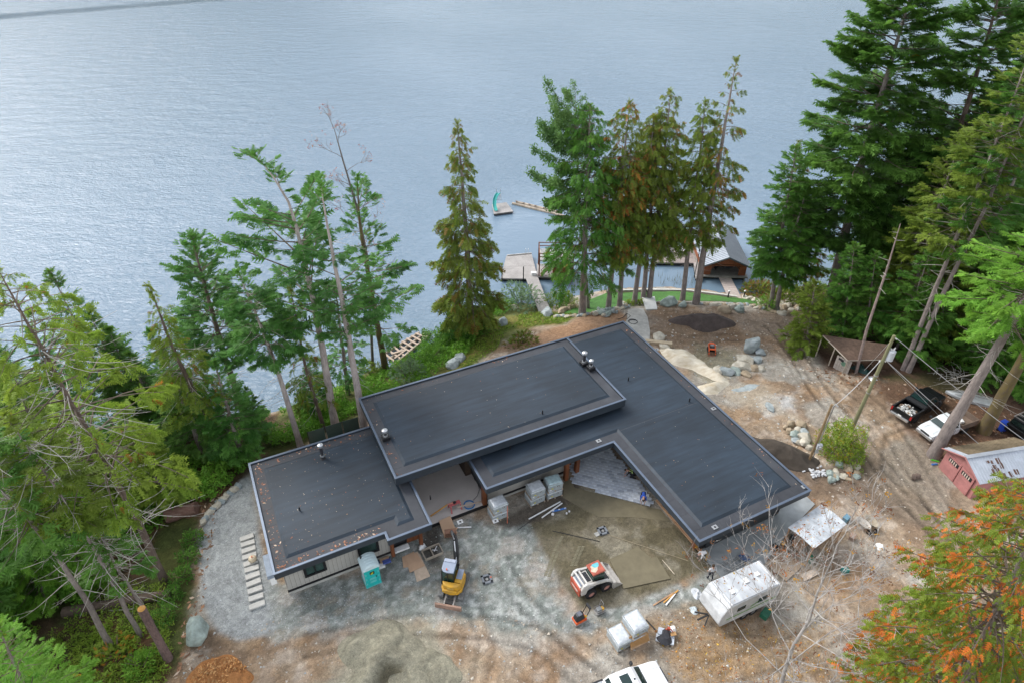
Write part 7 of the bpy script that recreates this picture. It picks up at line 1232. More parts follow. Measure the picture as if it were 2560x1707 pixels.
# ================================================================ ROCKS, HEAPS, LOGS
rk = [mk('rock_bluegrey', (.40, .44, .45), .8, .28, 1.6, .5, c2=(.20, .235, .235)), mk('rock_pale', (.58, .55, .47), .8, .22, 1.8, .5, c2=(.33, .29, .22)), mk('rock_tan', (.42, .34, .24), .85, .25, 2, .5, c2=(.28, .22, .15)), mk('rock_green', (.36, .43, .40), .8, .3, 2.4, .9, c2=(.20, .235, .21))]
def rockmesh(s, d, sharp=1., n=44):
    r_ = random.Random(s); bm = bmesh.new()
    for _ in range(n):
        v = Vector((r_.gauss(0, 1), r_.gauss(0, 1), r_.gauss(0, 1))).normalized(); k = r_.uniform(.74, 1.15) if sharp else 1
        bm.verts.new((v.x*d[0]*k, v.y*d[1]*k, v.z*d[2]*k))
    res = bmesh.ops.convex_hull(bm, input=bm.verts); bmesh.ops.delete(bm, geom=list({g for g in res['geom_interior'] if isinstance(g, bmesh.types.BMVert)}), context='VERTS')
    me = bpy.data.meshes.new('rock'); bm.to_mesh(me); bm.free(); return me
def rock(label, x, y, d, m=0, s=None, rz=None, group=None, bury=.35, bev=.05, tilt=(0, 0), name='boulder', cat='rock'):
    p = G(x, y); me = rockmesh(s if s is not None else int(x*7+y), d); me.materials.append(rk[m]); o = bpy.data.objects.new(name, me); col.objects.link(o); o.location = (p[0], p[1], p[2]+d[2]*(1-2*bury)*.9); o.rotation_euler = (tilt[0], tilt[1], rz if rz is not None else random.random()*6)
    if bev: b = o.modifiers.new('bevel', 'BEVEL'); b.width = min(d)*.06; b.segments = 1; b.limit_method = 'ANGLE'; b.angle_limit = rad(20)
    return tag(o, label, cat, group)
rock('large blue-grey upright boulder left of the sawn stump clearing', 457, 1462, (.78, 1.0, 1.0), 3, 3, .5, bury=.15, tilt=(.1, .25)); rock('tall standing slab of grey-green rock, highest in the pit', 1724, 806, (1.15, .75, 1.25), 0, 12, .6, bury=.15, tilt=(.1, .3))
GR = 'boulders around the dug-out pit'
for i, (lb, x, y, d, m) in enumerate((('round white boulder below the standing slab', 1710, 831, (1.1, .8, .6), 1), ('blue-grey boulder right of the round white one', 1740, 829, (.65, .55, .5), 0), ('upper blue-grey boulder right of the standing slab', 1746, 813, (.6, .6, .5), 0), ('long pale boulder in the middle of the pit rim', 1703, 846, (1.3, .7, .6), 1), ('tan boulder right of the long pale one', 1727, 846, (.8, .6, .5), 2), ('blue boulder at the dip of the pit rim', 1668, 857, (1.0, .6, .6), 0), ('flat pale boulder at the left end of the pit rim', 1649, 854, (1.1, .7, .5), 1), ('dark wedge boulder in front of the long pale one', 1690, 856, (.8, .5, .45), 3), ('small boulder between pit rim and standing slab', 1722, 826, (.5, .4, .35), 0), ('low rock at the right of the pit rim', 1746, 848, (.6, .5, .3), 1), ('small tan rock at the right foot of the pit rim', 1713, 861, (.6, .5, .35), 2))): rock(lb, x, y, d, m, i+40, group=GR, bury=.3)
for i, (lb, x, y, d, m, z_) in enumerate((('big flat-topped blue boulder right of the pale hose coil', 1536, 699, (1.25, .9, .75), 3, 0), ('smaller blue boulder in front of the row cedars', 1568, 704, (.8, .6, .5), 3, 0), ('tan angular boulder left of the trio on the terrace', 1664, 716, (.85, .65, .6), 2, 0), ('pale boulder at the back of the trio on the terrace', 1681, 708, (.6, .5, .6), 1, 0), ('dark blue-green boulder right in the trio on the terrace', 1698, 715, (.7, .6, .6), 3, 0), ('pale flat slab of rock at the lawn edge', 1642, 701, (.9, .4, .25), 1, 0), ('teal boulder at the foot of the twin-stem fir', 1782, 711, (.5, .4, .5), 3, 0), ('grey boulder next to the timber beam', 1512, 778, (.9, .7, .6), 1, 0), ('pale rock below the timber beam', 1526, 803, (.8, .6, .5), 1, 0), ('blue-white boulder at the foot of the gangway', 1256, 722, (1.1, .7, .6), 0, 0), ('square grey boulder alone on the grassy bank', 1154, 745, (.75, .65, .65), 0, 0), ('left boulder of the pair on the bank behind the roof', 1041, 838, (1.0, .8, .5), 0, 0), ('right boulder of the pair on the bank behind the roof', 1056, 826, (.9, .7, .5), 0, 0), ('small brown-white rock pile stone on the bank', 1182, 707, (.6, .4, .3), 1, 0), ('pale boulder low on the shore bank', 918, 895, (.6, .5, .35), 1, 0), ('small pale boulder beside the willow shrub', 985, 886, (.5, .4, .3), 1, 0), ('blue-grey rock in the dug earth right of the roof edge', 1768, 936, (.7, .4, .2), 0, 0))): rock(lb, x, y, d, m, i+70, bury=.3)
for i, (x, y, s_, m) in enumerate(((1815, 976, .42, 2), (1838, 979, .55, 2), (1831, 990, .4, 1), (1824, 1000, .45, 3), (1845, 998, .5, 0), (1846, 1009, .6, 1), (1826, 1014, .4, 0), (1846, 1020, .5, 1), (1812, 992, .36, 2), (1834, 1018, .35, 1), (1858, 1030, .35, 1), (1803, 983, .3, 2))): rock('rounded field stone in the heap left of the yellow-green bush', x, y, (s_*1.1, s_*.9, s_*.8), m, i+100, group='field stones heaped by the service pole', bury=.2, name='field_stone')
ORD = 'first second third fourth fifth sixth seventh eighth ninth tenth eleventh twelfth thirteenth fourteenth fifteenth sixteenth seventeenth eighteenth nineteenth twentieth'.split(); ORD += ['twenty-'+q for q in ORD[:9]]+['thirtieth']+['thirty-'+q for q in ORD[:9]]+['fortieth']
r_ = random.Random(8)
for i in range(26): rock('pale rounded riprap stone below the twin-stem fir', 1800+r_.uniform(-8, 52), 702+r_.uniform(-10, 22), (r_.uniform(.35, .75), r_.uniform(.3, .55), r_.uniform(.25, .4)), r_.choice((1, 1, 2)), i+130, group='riprap stones by the lawn end', bury=.3, name='riprap_stone')
for i in range(34): rock('blue-grey rubble stone in the heap by the concrete path', 1390+r_.gauss(0, 11), 720+r_.gauss(0, 4), (r_.uniform(.2, .42), r_.uniform(.2, .35), r_.uniform(.2, .35)), r_.choice((0, 0, 3, 1)), i+170, group='rubble heap by the path', bury=.1, bev=0, name='rubble_stone')
for i in range(16): rock('stone in the small heap between path and row cedars', 1434+r_.gauss(0, 5), 704+r_.gauss(0, 3), (r_.uniform(.2, .4), r_.uniform(.2, .35), r_.uniform(.2, .3)), r_.choice((0, 2, 1)), i+210, group='stones at the path head', bury=.2, bev=0, name='rubble_stone')
def along(pts, n): P = np.array(pts, float); s = np.r_[0, np.cumsum(np.hypot(*np.diff(P, axis=0).T))]; t = np.linspace(0, s[-1], n); return np.stack([np.interp(t, s, P[:, 0]), np.interp(t, s, P[:, 1])], -1)
for i, (x, y) in enumerate(along(((1275, 729), (1300, 728), (1345, 725), (1400, 713), (1428, 706)), 24)): rock(ORD[i]+' small border stone from the gangway along the near lawn edge', x, y+r_.uniform(-1.5, 1.5), (r_.uniform(.25, .45), r_.uniform(.2, .3), .2), r_.choice((1, 1, 2, 0)), i+250, group='border stones left of the path', bury=.25, bev=0, name='border_stone')
for i, (x, y) in enumerate(along(((1510, 697), (1540, 694), (1580, 698), (1620, 699), (1660, 700), (1720, 703), (1760, 711), (1795, 722)), 40)): rock(ORD[i]+' small border stone right of the white slab along the terrace edge', x, y+r_.uniform(-1.5, 1.5), (r_.uniform(.25, .5), r_.uniform(.2, .35), .2), r_.choice((1, 2, 2, 0)), i+290, group='border stones right of the path', bury=.3, bev=0, name='border_stone')
for i, (x, y) in enumerate(along(((1290, 717), (1312, 707), (1330, 698), (1345, 690)), 9)): rock(ORD[i]+' white-tan boulder from the gangway between round shrub and lawn', x, y, (r_.uniform(.6, .9), r_.uniform(.4, .6), .4), r_.choice((1, 1, 2)), i+340, group='boulders between shrub and lawn', bury=.3, name='border_boulder')
for i, (x, y) in enumerate(((1712, 686), (1722, 688), (1734, 692), (1744, 697))): rock(ORD[i]+' white rounded boulder from the ramp between lawn and ochre grass', x, y, (.6, .4, .35), 1, i+360, group='white boulders by the ochre grass', bury=.3, name='border_boulder')
for i in range(44):
    p = G(1880+r_.gauss(0, 14), 1086+r_.gauss(0, 6)); o = MB().box((0, 0, 0), (r_.uniform(.14, .3), r_.uniform(.1, .2), .1)).build('paver_offcut', mk('offcut_white', (.52, .53, .55), .7, .15, 5), None, loc=(p[0], p[1], p[2]+.05+.12*r_.random())); o.rotation_euler = (r_.uniform(-.5, .5), r_.uniform(-.5, .5), r_.random()*6); tag(o, 'pale broken paver piece in the heap below the service pole', 'paver', 'broken pavers heaped by the service pole')
for i in range(20): rock('brown stone in the row right of the broken pavers', 1925+r_.uniform(-25, 45), 1085+r_.uniform(-22, 22), (r_.uniform(.25, .45), r_.uniform(.2, .35), r_.uniform(.2, .3)), r_.choice((2, 2, 1, 3)), i+400, group='brown stones along the drive', bury=.25, bev=0, name='field_stone')
for i, (x, y) in enumerate(along(((548, 1118), (520, 1140), (500, 1160), (480, 1180), (468, 1200)), 14)): rock(ORD[i]+' pale edging rock from the left wing along the gravel rim', x, y, (r_.uniform(.3, .55), .3, .25), 1 if i % 3 else 0, i+430, group='edging rocks of the gravel yard', bury=.3, name='edging_rock')
def bedrock(label, poly, h, m, z=None, st=.4, amp=.35):
    P = np.array([G(*p)[:2] for p in poly]); o = drape('bedrock', P, m, -.05, st); me = o.data; co_ = np.array([v.co for v in me.vertices]); k = smooth(-.02, .9, sdist(P, co_[:, 0], co_[:, 1])); zz = co_[:, 2]+k*(h+amp*(fbm(co_[:, 0]*.9, co_[:, 1]*.9, 14)-.5)*2)
    for v, z_ in zip(me.vertices, zz): v.co.z = z_
    me.polygons.foreach_set('use_smooth', [True]*len(me.polygons)); return tag(o, label, kind='structure')
brk = mk('bedrock_cream', (.72, .68, .58), .85, .2, 1.2, .6, c2=(.46, .38, .26), stretch=(.6, 1.6, 1))
bedrock('exposed cream bedrock ledge beside the roof edge', ((1512, 800), (1560, 805), (1595, 818), (1622, 838), (1655, 862), (1680, 874), (1660, 882), (1625, 868), (1590, 850), (1545, 838), (1520, 815)), .9, brk, amp=.35); bedrock('lower lobe of cream bedrock by the roof edge', ((1592, 886), (1625, 880), (1660, 876), (1690, 872), (1670, 888), (1650, 905), (1618, 908)), .7, brk); bedrock('flat blue-grey bedrock patch in the dug earth', ((1665, 895), (1720, 876), (1760, 880), (1735, 898), (1690, 905)), .12, rk[0], amp=.12)
o = MB().box((0, 0, .2), (2.9, .5, .45)).build('timber_beam', mk('beam_pale', (.46, .38, .27), .8, .15, 3, .2, stretch=(1, 6, 6)), None, bevel=.03, loc=(G(1494, 787)+G(1531, 795))/2); d = G(1531, 793)-G(1494, 785); o.rotation_euler = (0, 0, math.atan2(d[1], d[0])); tag(o, 'heavy squared timber beam lying by the house corner', 'timber')
P = [G(*p) for p in ((1484, 713), (1509.5, 711.5), (1501.6, 694), (1473, 695.5))]; zt_ = max(p[2] for p in P)+.12; c = sum(P)/4; o = MB().hexa([(p[0]-c[0], p[1]-c[1], -.25) for p in P], [(p[0]-c[0], p[1]-c[1], 0) for p in P]).build('concrete_slab', mk('slab_white', (.60, .61, .60), .6, .08, 2), None, loc=(c[0], c[1], zt_), bevel=.01); tag(o, 'white square concrete slab at the head of the path', 'slab')
A_, B_ = G(1690/1*1.0, 884), G(1706, 890); pipe_ = (G(1689.5+0, 885)); A_, B_ = G(1548, 817), G(1567, 826); c = (A_+B_)/2+np.array((0, 0, .3)); tag(MB().cyl(A_-c+np.array((0, 0, .3)), B_-c+np.array((0, 0, .3)), .16, None, 12).build('metal_tube', steel, None, smooth=40, loc=c), 'short grey tube lying on the bedrock ledge', 'pipe')
def heap(name, label, x, y, rx, ry, h, rz, m, sd=1, n=60, dents=(), mats=None, cat='heap', tc=None, damp=(), rim=(.27, .215, .15)):
    T_ = []
    b = G(x, y); V = []; F = []; ca, sa = cos(rz), sin(rz); R_ = 22
    for k in range(R_+1):
        for i in range(n):
            a = 2*pi*i/n; s = k/R_; w = 1+.7*(vnoise(np.array(cos(a)*1.5+5), np.array(sin(a)*1.5+5), sd)-.5)*2*.6; X_, Y_ = s*rx*w*cos(a), s*ry*w*sin(a); z = h*(1-s)**1.0*(1.25-.25*(1-s))+h*.5*(fbm(np.array(X_*.9+9), np.array(Y_*.9), sd+1)-.5)*min(1, (1-s)*3)+.16*(fbm(np.array(X_*3), np.array(Y_*3), sd+2)-.5)*min(1, (1-s)*4)
            for dx, dy, dr, dd in dents: z -= dd*math.exp(-((X_-dx)**2+(Y_-dy)**2)/dr**2)
            
            if tc:
                cc = np.array(tc)*(.85+.35*float(fbm(np.array(X_*1.3+3), np.array(Y_*1.3), sd+5)))
                for dx, dy, dr, dc in damp: f_ = min(1, 1.6*math.exp(-(((X_-dx)**2+(Y_-dy)**2)/dr**2)**2)); cc = cc*(1-f_)+np.array(dc)*f_
                f_ = float(smooth(.74+.3*float(vnoise(np.array(X_*1.5), np.array(Y_*1.5), sd+7)), 1.05, s)); T_.append(cc*(1-f_)+np.array(rim)*f_)
            wx, wy = b[0]+X_*ca-Y_*sa, b[1]+X_*sa+Y_*ca; V.append((wx, wy, gz(wx, wy)+max(z, 0)*1.0-(.08 if k == R_ else -.01)))
    F = [(k*n+i, (k+1)*n+i, (k+1)*n+(i+1) % n, k*n+(i+1) % n) for k in range(R_) for i in range(n)]; V = np.array(V)-np.array(b); o = npmesh(name, V, F, bpy.data.materials['soil'] if tc else m, smooth=True, tint=np.array(T_) if tc else None); o.location = b; return tag(o, label, cat)
heap('sand_pile', 'big grey-olive sand pile with a scooped damp face at the bottom edge', 885, 1530, 3.0, 2.7, 1.35, rad(10), mk('sand_olive', (.275, .26, .195), .9, .2, 2.5, 1.0, var2=.25, bscale=5), 3, dents=((.45, -1.25, 1.05, 1.5), (.5, -2.2, .8, .6), (1.7, .3, .6, .3), (-1.2, .8, .7, .25), (.9, .9, .5, .2), (-1.6, -.5, .5, .25)), cat='sand pile', tc=(.255, .24, .18), damp=((.45, -1.1, .85, (.135, .12, .08)), (.55, -1.9, .8, (.15, .135, .09))), rim=(.29, .26, .2)); q = drape('sand_damp', [W(x, y, .0)[:2] for x, y in ((0, 0), (1, 0), (0, 1))], MATS['sand_olive'], 0) if 0 else None
heap('sand_pile', 'low spread of sand right of the scooped sand pile', 975, 1535, 2.2, 1.6, .5, rad(20), MATS['sand_olive'], 6, dents=((0, -.4, .5, .2), (-.8, -.4, .4, .2), (.8, 0, .4, .15)), cat='sand pile', tc=(.25, .235, .175), rim=(.28, .24, .18)); heap('soil_pile', 'dark brown soil mound on the terrace behind the pit', 1614, 742, 3.3, 1.9, 1.3, rad(-5), mk('soil_dark', (.075, .058, .052), .95, .2, 3, .5), 9, dents=((.3, .7, .6, .45), (-.7, .6, .5, .35)), cat='soil pile'); heap('soil_pile', 'dark soil mound against the right roof edge', 1797, 1044, 3.6, 1.6, 1.2, rad(-33), mk('soil_black', (.058, .047, .037), .95, .2, 3, .5), 12, dents=((2.2, .2, .6, .3),), cat='soil pile'); heap('chip_pile', 'heap of orange wood chips at the bottom left edge', 502, 1558, 1.9, 1.5, .8, 0, mk('wood_chips', (.42, .19, .065), .9, .35, 16, 1.0, c2=(.25, .10, .03)), 15, cat='wood chip pile')
pts = [];  b = G(502, 1558)
for _ in range(900): a, s = random.random()*6.3, random.random()**.5; pts.append((b[0]+s*1.8*cos(a), b[1]+s*1.4*sin(a), b[2]+.06+.8*(1-s)*1.05))
litter('wood_chips', pts, .05, .15, [(.48, .22, .07), (.55, .30, .12), (.32, .13, .04)], 'loose orange wood chips on the chip heap', .4)
def log(name, label, a, b2, r0_, r1_, m, cut=None, lift=.7, cat='log'):
    A_, B_ = G(*a), G(*b2); c = (A_+B_)/2; q = MB(); n = 7; pts = [A_+(B_-A_)*t-c+np.array((rng.normal(0, .03), rng.normal(0, .03), lift*(r0_+(r1_-r0_)*t)+rng.normal(0, .02))) for t in np.linspace(0, 1, n)]; q.tube(pts, [(r0_+(r1_-r0_)*t)*rng.uniform(.93, 1.07) for t in np.linspace(0, 1, n)], 12); root = thing(name, label, cat, c); q.build('trunk', m, root, smooth=50)
    if cut: d = (pts[-1]-pts[-2]); d = d/np.linalg.norm(d); MB().cyl(pts[-1]+d*.0, pts[-1]+d*.02, r1_*.9, None, 14).build('cut_face', cut, root)
    return root
log('fallen_log', 'thick weathered reddish log section left of the gravel yard', (384, 1192), (455, 1172), .62, .52, mk('log_redgrey', (.22, .135, .105), .9, .35, 4, 1.0, c2=(.13, .06, .045), stretch=(.5, 3, 3))); log('fallen_log', 'long dark fallen trunk lying behind the sawn stump', (150, 1412), (392, 1368), .42, .34, mk('log_dark', (.085, .06, .045), .9, .3, 4, .8)); log('fallen_branch', 'thin pale fallen branch leaning across the long dark trunk', (180, 1405), (305, 1398), .07, .06, deadw, cat='branch'); log('fallen_log', 'short brown log lying right of the large leaning trunk', (395, 1318), (412, 1330), .13, .12, MATS['log_redgrey'])
b = G(387, 1512); tp = WY(325, 1397, b[1])-b; st_ = thing('sawn_stump', 'tall sawn-off trunk with a fresh orange cut top', 'tree stump', b); MB().tube([(0, 0, -.3), tp*.3, tp*.65, tp], [.30, .25, .235, .25], 14).build('trunk', mk('bark_red', (.15, .10, .09), .9, .35, 6, .9, stretch=(2, 2, .6)), st_, smooth=60); d = tp/np.linalg.norm(tp); MB().cyl(tp, tp+d*.02, .225, None, 18).build('cut_face', mk('fresh_cut', (.60, .30, .075), .7, .12, 5), st_)
log('cut_log', 'short cut log round beside the pink shed door', (2095, 1098), (2108, 1096), .26, .24, MATS['bark_brown'], mk('cut_grey', (.4, .33, .26), .8)); 
for lb, x, y, d, m in (('bright green strap on the ground at the pink shed corner', (2138, 1056), (2156, 1060), .06, mk('lime_strap', (.1, .5, .03), .5)), ('blue tool lying by the pink shed corner', (2140, 1067), (2152, 1066), .08, mk('level_blue', (.05, .17, .48)))):
    A_, B_ = G(*x), G(*y); c = (A_+B_)/2; tag(MB().cyl(A_-c+np.array((0, 0, .06)), B_-c+np.array((0, 0, .06)), d, None, 7).build('strap' if 'strap' in lb else 'tool', m, None, loc=c), lb, 'strap' if 'strap' in lb else 'tool')
o = MB()
for i in range(38):
    a = random.random()*6.3; l = random.uniform(.6, 1.8); s0_ = np.array((random.gauss(0, .9), random.gauss(0, .5), random.uniform(.1, .5))); o.tube([s0_, s0_+np.array((cos(a)*l*.5, sin(a)*l*.5, .25)), s0_+np.array((cos(a)*l, sin(a)*l, random.uniform(-.2, .3)))], [.035, .025, .01], 4)
tag(o.build('brush_pile', deadw, None, loc=G(2190, 868)), 'tangle of bare grey branches under the right trees', 'brush pile')
# loose stones, needles, leaves, twigs on the ground
def pebbles(label, polys, n, lo, hi, cols, zfun=True):
    tv = np.array([(1, 0, 0), (-.5, .87, 0), (-.5, -.87, 0), (.2, .1, .9), (-.3, -.2, .7)]); tf = np.array([(0, 1, 3), (1, 4, 3), (1, 2, 4), (2, 0, 3), (2, 3, 4)]); P = []
    for poly in polys:
        Q_ = np.array(poly); a, b_ = Q_.min(0), Q_.max(0); c = rng.random((n*3, 2))*(b_-a)+a; k = sdist(Q_, c[:, 0], c[:, 1]) > 0; P.append(c[k][:n])
    P = np.concatenate(P); m_ = len(P); z = TH(P[:, 0], P[:, 1]); s = lo+(hi-lo)*rng.random(m_)**4; a = rng.random(m_)*6.3; ca, sa = np.cos(a), np.sin(a); X_ = tv[None, :, 0]*s[:, None]; Y_ = tv[None, :, 1]*(s*rng.uniform(.5, 1, m_))[:, None]; Z_ = tv[None, :, 2]*(s*.7)[:, None]
    V = np.stack([P[:, 0:1]+X_*ca[:, None]-Y_*sa[:, None], P[:, 1:2]+X_*sa[:, None]+Y_*ca[:, None], z[:, None]+Z_-.01], -1).reshape(-1, 3); c_ = np.array(cols)[rng.integers(0, len(cols), m_)]*(.75+.5*rng.random((m_, 1)))
    tag(npmesh('pebbles', V, (tf[None]+(np.arange(m_)*5)[:, None, None]).reshape(-1, 3), leafmat('pebble', 0), tint=np.repeat(c_, 5, 0)), label, kind='stuff')
pebbles('small stones scattered over the yard', [PZ([(460, 1440), (900, 1400), (1300, 1430), (1700, 1380), (1950, 1568), (380, 1568)]), PZ([(380, 1568), (1950, 1568), (1900, 1640), (400, 1640)])], 2200, .02, .15, [(.42, .37, .30), (.5, .46, .4), (.32, .27, .22), (.38, .39, .38)])
pebbles('stones and clods scattered over the dug earth', [PG([(1490, 715), (1790, 715), (1850, 780), (1900, 900), (2050, 960), (1950, 1080), (1860, 1080), (1700, 960), (1530, 800)])], 2400, .03, .2, [(.42, .36, .28), (.48, .43, .36), (.3, .22, .15), (.4, .42, .41)])
pebbles('coarse grey gravel on the left yard', [PZ([(555, 1100), (600, 1250), (660, 1365), (860, 1330), (860, 1400), (720, 1440), (545, 1460), (462, 1370), (450, 1225)])], 4200, .02, .075, [(.42, .44, .46), (.5, .52, .54), (.27, .29, .31)])
pebbles('crushed stone strewn over the gravel in front of the house', [PZ([(640, 1370), (860, 1310), (985, 1220), (1060, 1190), (1220, 1200), (1260, 1290), (1300, 1420), (1180, 1440), (900, 1410), (720, 1445)])], 3200, .02, .09, [(.38, .40, .385), (.46, .48, .46), (.24, .27, .25), (.18, .2, .18)])
pebbles('clods and stones along the drive', [PG([(1880, 1090), (2000, 1000), (2120, 1020), (2230, 1260), (2150, 1380), (1980, 1300)])], 800, .03, .15, [(.42, .36, .29), (.28, .21, .15), (.48, .43, .37)])
pts = []
for poly, n in ((PZ([(1480, 1420), (1640, 1385), (1760, 1440), (1900, 1420), (1980, 1568), (1540, 1568)]), 500), (PZ([(1700, 1380), (1960, 1230), (2080, 1250), (2080, 1420), (1900, 1500)]), 130)):
    Q_ = np.array(poly); a, b_ = Q_.min(0), Q_.max(0); c = rng.random((n*3, 2))*(b_-a)+a; c = c[sdist(Q_, c[:, 0], c[:, 1]) > 0][:n]; pts += [(x, y, gz(x, y)+.025) for x, y in c]
for _ in range(90): t = rng.random(2); pts.append(tuple(np.array((23.05, 31.4))+np.array((cos(rad(34)), sin(rad(34))))*(t[0]-.5)*3.8+np.array((-sin(rad(34)), cos(rad(34))))*(t[1]-.5)*2.1)+(2.44-.125*abs(t[1]-.5)*2,))
for _ in range(60): t = rng.random(2); p = np.array((16.12, 26.3))+np.array((cos(rad(24.7)), sin(rad(24.7))))*(t[0]-.5)*4+np.array((-sin(rad(24.7)), cos(rad(24.7))))*(t[1]-.5)*1.9; pts.append((p[0], p[1], gz(16, 26.3)+2.645))
litter('fallen_leaves', pts, .04, .12, [(.42, .2, .03), (.42, .16, .04), (.25, .11, .05), (.16, .07, .04), (.5, .32, .05)], 'fallen maple leaves on the ground and trailer roof', .3)
pts = []
for poly, n in ((PG([(400, 1180), (460, 1200), (450, 1330), (420, 1420), (400, 1560), (480, 1568), (460, 1440), (500, 1180), (545, 1110)]), 500), (PG([(2000, 880), (2110, 880), (2352, 960), (2352, 1060), (2160, 1060)]), 500), (PG([(1840, 840), (2050, 870), (1990, 900), (1900, 880)]), 250)):
    Q_ = np.array(poly); a, b_ = Q_.min(0), Q_.max(0); c = rng.random((n*3, 2))*(b_-a)+a; c = c[sdist(Q_, c[:, 0], c[:, 1]) > 0][:n]; pts += [(x, y, gz(x, y)+.02) for x, y in c]
litter('bark_scraps', pts, .05, .28, [(.3, .16, .09), (.22, .12, .07), (.42, .32, .24), (.16, .09, .05)], 'bark strips and twigs littering the woodland edge', .15)

# ================================================================ PEOPLE
skin_c = mk('skin', (.45, .25, .18), .55, .08); hairm = mk('hair_dark', (.03, .02, .015), .6, .2)
def person(label, loc, rz, J, shirt, pants, shoes=None, bare_arms=True, hair=None, extra=None):
    root = thing('person', label, 'person', loc, rz); names = [k for k in J if k != 'look']; me = bpy.data.meshes.new('body'); V = [J[n][:3] for n in names]; ix = {n: i for i, n in enumerate(names)}
    E = [('pelvis', 'waist'), ('waist', 'chest'), ('chest', 'neck'), ('neck', 'head'), ('head', 'crown')]
    for s in 'lr': E += [('chest', 'sh'+s), ('sh'+s, 'el'+s), ('el'+s, 'wr'+s), ('wr'+s, 'ha'+s), ('pelvis', 'hi'+s), ('hi'+s, 'kn'+s), ('kn'+s, 'an'+s), ('an'+s, 'to'+s)]
    R_ = {'pelvis': .15, 'waist': .135, 'chest': .155, 'neck': .06, 'head': .098, 'crown': .075}
    for s in 'lr': R_.update({'sh'+s: .075, 'el'+s: .05, 'wr'+s: .035, 'ha'+s: .04, 'hi'+s: .105, 'kn'+s: .07, 'an'+s: .05, 'to'+s: .04})
    me.from_pydata(V, [(ix[a], ix[b]) for a, b in E], []); o = bpy.data.objects.new('body', me); col.objects.link(o); sm_ = o.modifiers.new('skin', 'SKIN'); ss = o.modifiers.new('sub', 'SUBSURF'); ss.levels = ss.render_levels = 1
    for n in names: sv = me.skin_vertices[0].data[ix[n]]; sv.radius = (R_[n], R_[n]*(.8 if n in ('pelvis', 'waist', 'chest') else 1)); sv.use_root = n == 'pelvis'
    dg = bpy.context.evaluated_depsgraph_get(); dg.update(); m2 = bpy.data.meshes.new_from_object(o.evaluated_get(dg)); bpy.data.objects.remove(o); o = bpy.data.objects.new('body', m2); col.objects.link(o); o.parent = root; m2.materials.clear()
    for m in (skin_c, shirt, pants, shoes or blackf): m2.materials.append(m)
    kind = {}
    for a, b in E: kind[(a, b)] = 0
    for e in [('pelvis', 'waist')]+[('pelvis', 'hi'+s) for s in 'lr']+[('hi'+s, 'kn'+s) for s in 'lr']+[('kn'+s, 'an'+s) for s in 'lr']: kind[e] = 2
    for e in [('waist', 'chest')]+[('chest', 'sh'+s) for s in 'lr']+[('sh'+s, 'el'+s) for s in 'lr']+([] if bare_arms else [('el'+s, 'wr'+s) for s in 'lr']): kind[e] = 1
    for s in 'lr': kind[('an'+s, 'to'+s)] = 3
    sg_ = [(np.array(J[a][:3]), np.array(J[b][:3]), kind[(a, b)]) for a, b in E]
    for p in m2.polygons:
        c = np.array(p.center); best = None
        for a, b, k in sg_: d = b-a; t = max(0, min(1, (c-a)@d/(d@d+1e-9))); q = np.linalg.norm(c-a-d*t); best = (q, k) if best is None or q < best[0] else best
        p.material_index = best[1]; p.use_smooth = True
    h = np.array(J['head'][:3]); cr_ = np.array(J['crown'][:3]); u = nrm((cr_-h)[None])[0]; q = MB(); a_ = nrm(np.cross(u, (.3, 1, .2))[None])[0]; b_ = np.cross(u, a_)
    q.loft([[h+u*z+(a_*cos(t)+b_*sin(t))*r_ for t in np.linspace(0, 2*pi, 10, endpoint=False)] for z, r_ in ((.02, .108), (.08, .112), (.14, .09), (.175, .04))]); q.build('hair', hair or hairm, root, smooth=60)
    f = np.array(J['face'][:3]) if 'face' in J else None
    hd = MB()
    for s in 'lr':          # five unequal bent fingers on each hand
        w, hnd = np.array(J['wr'+s][:3]), np.array(J['ha'+s][:3]); d = nrm((hnd-w)[None])[0]; sx = nrm(np.cross(d, (.2, .3, 1))[None])[0]; dn = np.cross(d, sx)
        for k, L_ in enumerate((.062, .075, .08, .073, .055)):
            o0 = hnd+sx*(-.034+.017*k)+d*.01 if k else hnd-sx*.035-d*.03; d1 = d if k else nrm((d-sx*.9)[None])[0]; hd.tube([o0, o0+d1*L_*.55, o0+d1*L_*.9+dn*L_*.25], [.0095, .009, .006], 5)
    hd.build('fingers', skin_c, root, smooth=60); hn = nrm((cr_-h)[None])[0]; ff = np.array(J.get('look', (1, 0, 0)), float); ff = nrm((ff-hn*(ff@hn))[None])[0]; sx = np.cross(hn, ff); nb = MB(); nb.tube([h+ff*.085+hn*.045, h+ff*.118+hn*.01], [.012, .018], 5); nb.build('nose', skin_c, root)
    ey = MB()
    for s in (-1, 1): ey.box(h+ff*.092+hn*.045+sx*s*.035, (.016, .016, .014))
    ey.build('eyes', blackf, root)
    if extra: extra(root, J)
    return root
def J_bend(reach=.35, hip=.82):      # bending over, hands near the ground in front
    j = dict(pelvis=(-.18, 0, hip), waist=(-.02, 0, hip+.05), chest=(.25, 0, hip-.02), neck=(.45, 0, hip-.07), head=(.56, 0, hip-.14), crown=(.66, 0, hip-.22), look=(.3, 0, -1))
    for s, y in (('l', 1), ('r', -1)): j.update({'sh'+s: (.34, y*.2, hip-.05), 'el'+s: (.42, y*.22, hip-.33), 'wr'+s: (reach+.12, y*.14, .22), 'ha'+s: (reach+.16, y*.12, .12), 'hi'+s: (-.16, y*.11, hip-.06), 'kn'+s: (-.05, y*.16, .44), 'an'+s: (-.2+.12*y, y*.18, .09), 'to'+s: (.0+.12*y, y*.19, .05)})
    return j
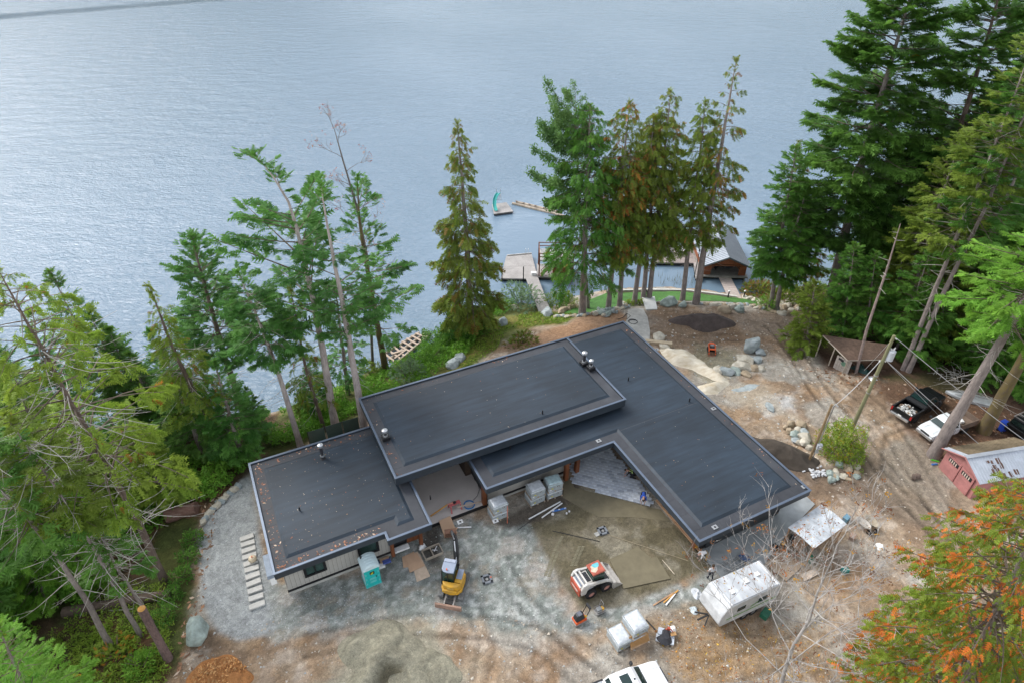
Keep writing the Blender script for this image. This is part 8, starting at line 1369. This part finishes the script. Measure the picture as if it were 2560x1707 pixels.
def J_kneel():
    j = dict(pelvis=(-.25, 0, .42), waist=(-.1, 0, .53), chest=(.14, 0, .64), neck=(.32, 0, .72), head=(.43, 0, .74), crown=(.55, 0, .74), look=(.4, 0, -1))
    for s, y in (('l', 1), ('r', -1)): j.update({'sh'+s: (.22, y*.2, .62), 'el'+s: (.36, y*.24, .36), 'wr'+s: (.5, y*.16, .14), 'ha'+s: (.56, y*.14, .08), 'hi'+s: (-.23, y*.11, .38), 'kn'+s: (.05, y*.16, .10), 'an'+s: (-.36, y*.16, .09), 'to'+s: (-.5, y*.17, .05)})
    return j
def J_stand(step=.14):
    j = dict(pelvis=(0, 0, .93), waist=(.01, 0, 1.1), chest=(.02, 0, 1.30), neck=(.03, 0, 1.47), head=(.06, 0, 1.58), crown=(.06, 0, 1.69), look=(1, 0, -.2))
    for s, y in (('l', 1), ('r', -1)): j.update({'sh'+s: (.02, y*.2, 1.40), 'el'+s: (-.02+.06*y, y*.26, 1.12), 'wr'+s: (.12+.08*y, y*.24, .9), 'ha'+s: (.16+.08*y, y*.23, .82), 'hi'+s: (0, y*.1, .88), 'kn'+s: (.05+step*.5*y, y*.11, .48), 'an'+s: (step*y-.03, y*.12, .09), 'to'+s: (step*y+.15, y*.13, .05)})
    return j
cloth = lambda n, c: mk('cloth_'+n, c, .8, .12, 5, .1); navy = cloth('navy', (.02, .025, .04))
def hv(root, J):
    q = MB(); c = np.array(J['chest'][:3]); w_ = np.array(J['waist'][:3])
    for s in (-1, 1): q.tube([w_+np.array((0, s*.1, .14)), (w_+c)/2+np.array((0, s*.1, .165)), c+np.array((.02, s*.1, .15))], .022, 5)
    q.tube([w_+np.array((.02, -.15, .05)), w_+np.array((.0, -.08, .15)), w_+np.array((.0, .08, .15)), w_+np.array((.02, .15, .05))], .025, 5).build('reflective_strip', mk('hivis', (.55, .75, .25), .5), root)
p = W(1476, 1147); person('worker in a blue shirt bending over to lay pavers', p, rad(-100), J_bend(), cloth('blue', (.03, .09, .42)), navy)
p = W(1448, 1094); person('worker in black with reflective straps kneeling on the pavers by the house wall', p, rad(170), J_kneel(), cloth('black', (.015, .015, .017)), cloth('black', (.015, .015, .017)), extra=hv)
p = W(1616, 1283); person('worker in a white shirt and tan trousers bending at the house corner', p, rad(195), J_bend(.3), cloth('white', (.66, .66, .68)), cloth('tan', (.32, .25, .16)))
p = W(1630, 1331); person('man in a white T-shirt and navy shorts walking beside the trailer', p, rad(100), J_stand(), cloth('white', (.66, .66, .68)), navy, hair=mk('hair_brown', (.07, .04, .02), .6))
p = W(1478, 693, -3.3); person('figure in dark clothes standing between the row cedars on the lawn edge', (p[0], p[1], gz(p[0], p[1])+.02), rad(-90), J_stand(.08), cloth('dark', (.02, .018, .022)), cloth('dark', (.02, .018, .022)), bare_arms=False, hair=mk('hair_auburn', (.16, .06, .03), .6))
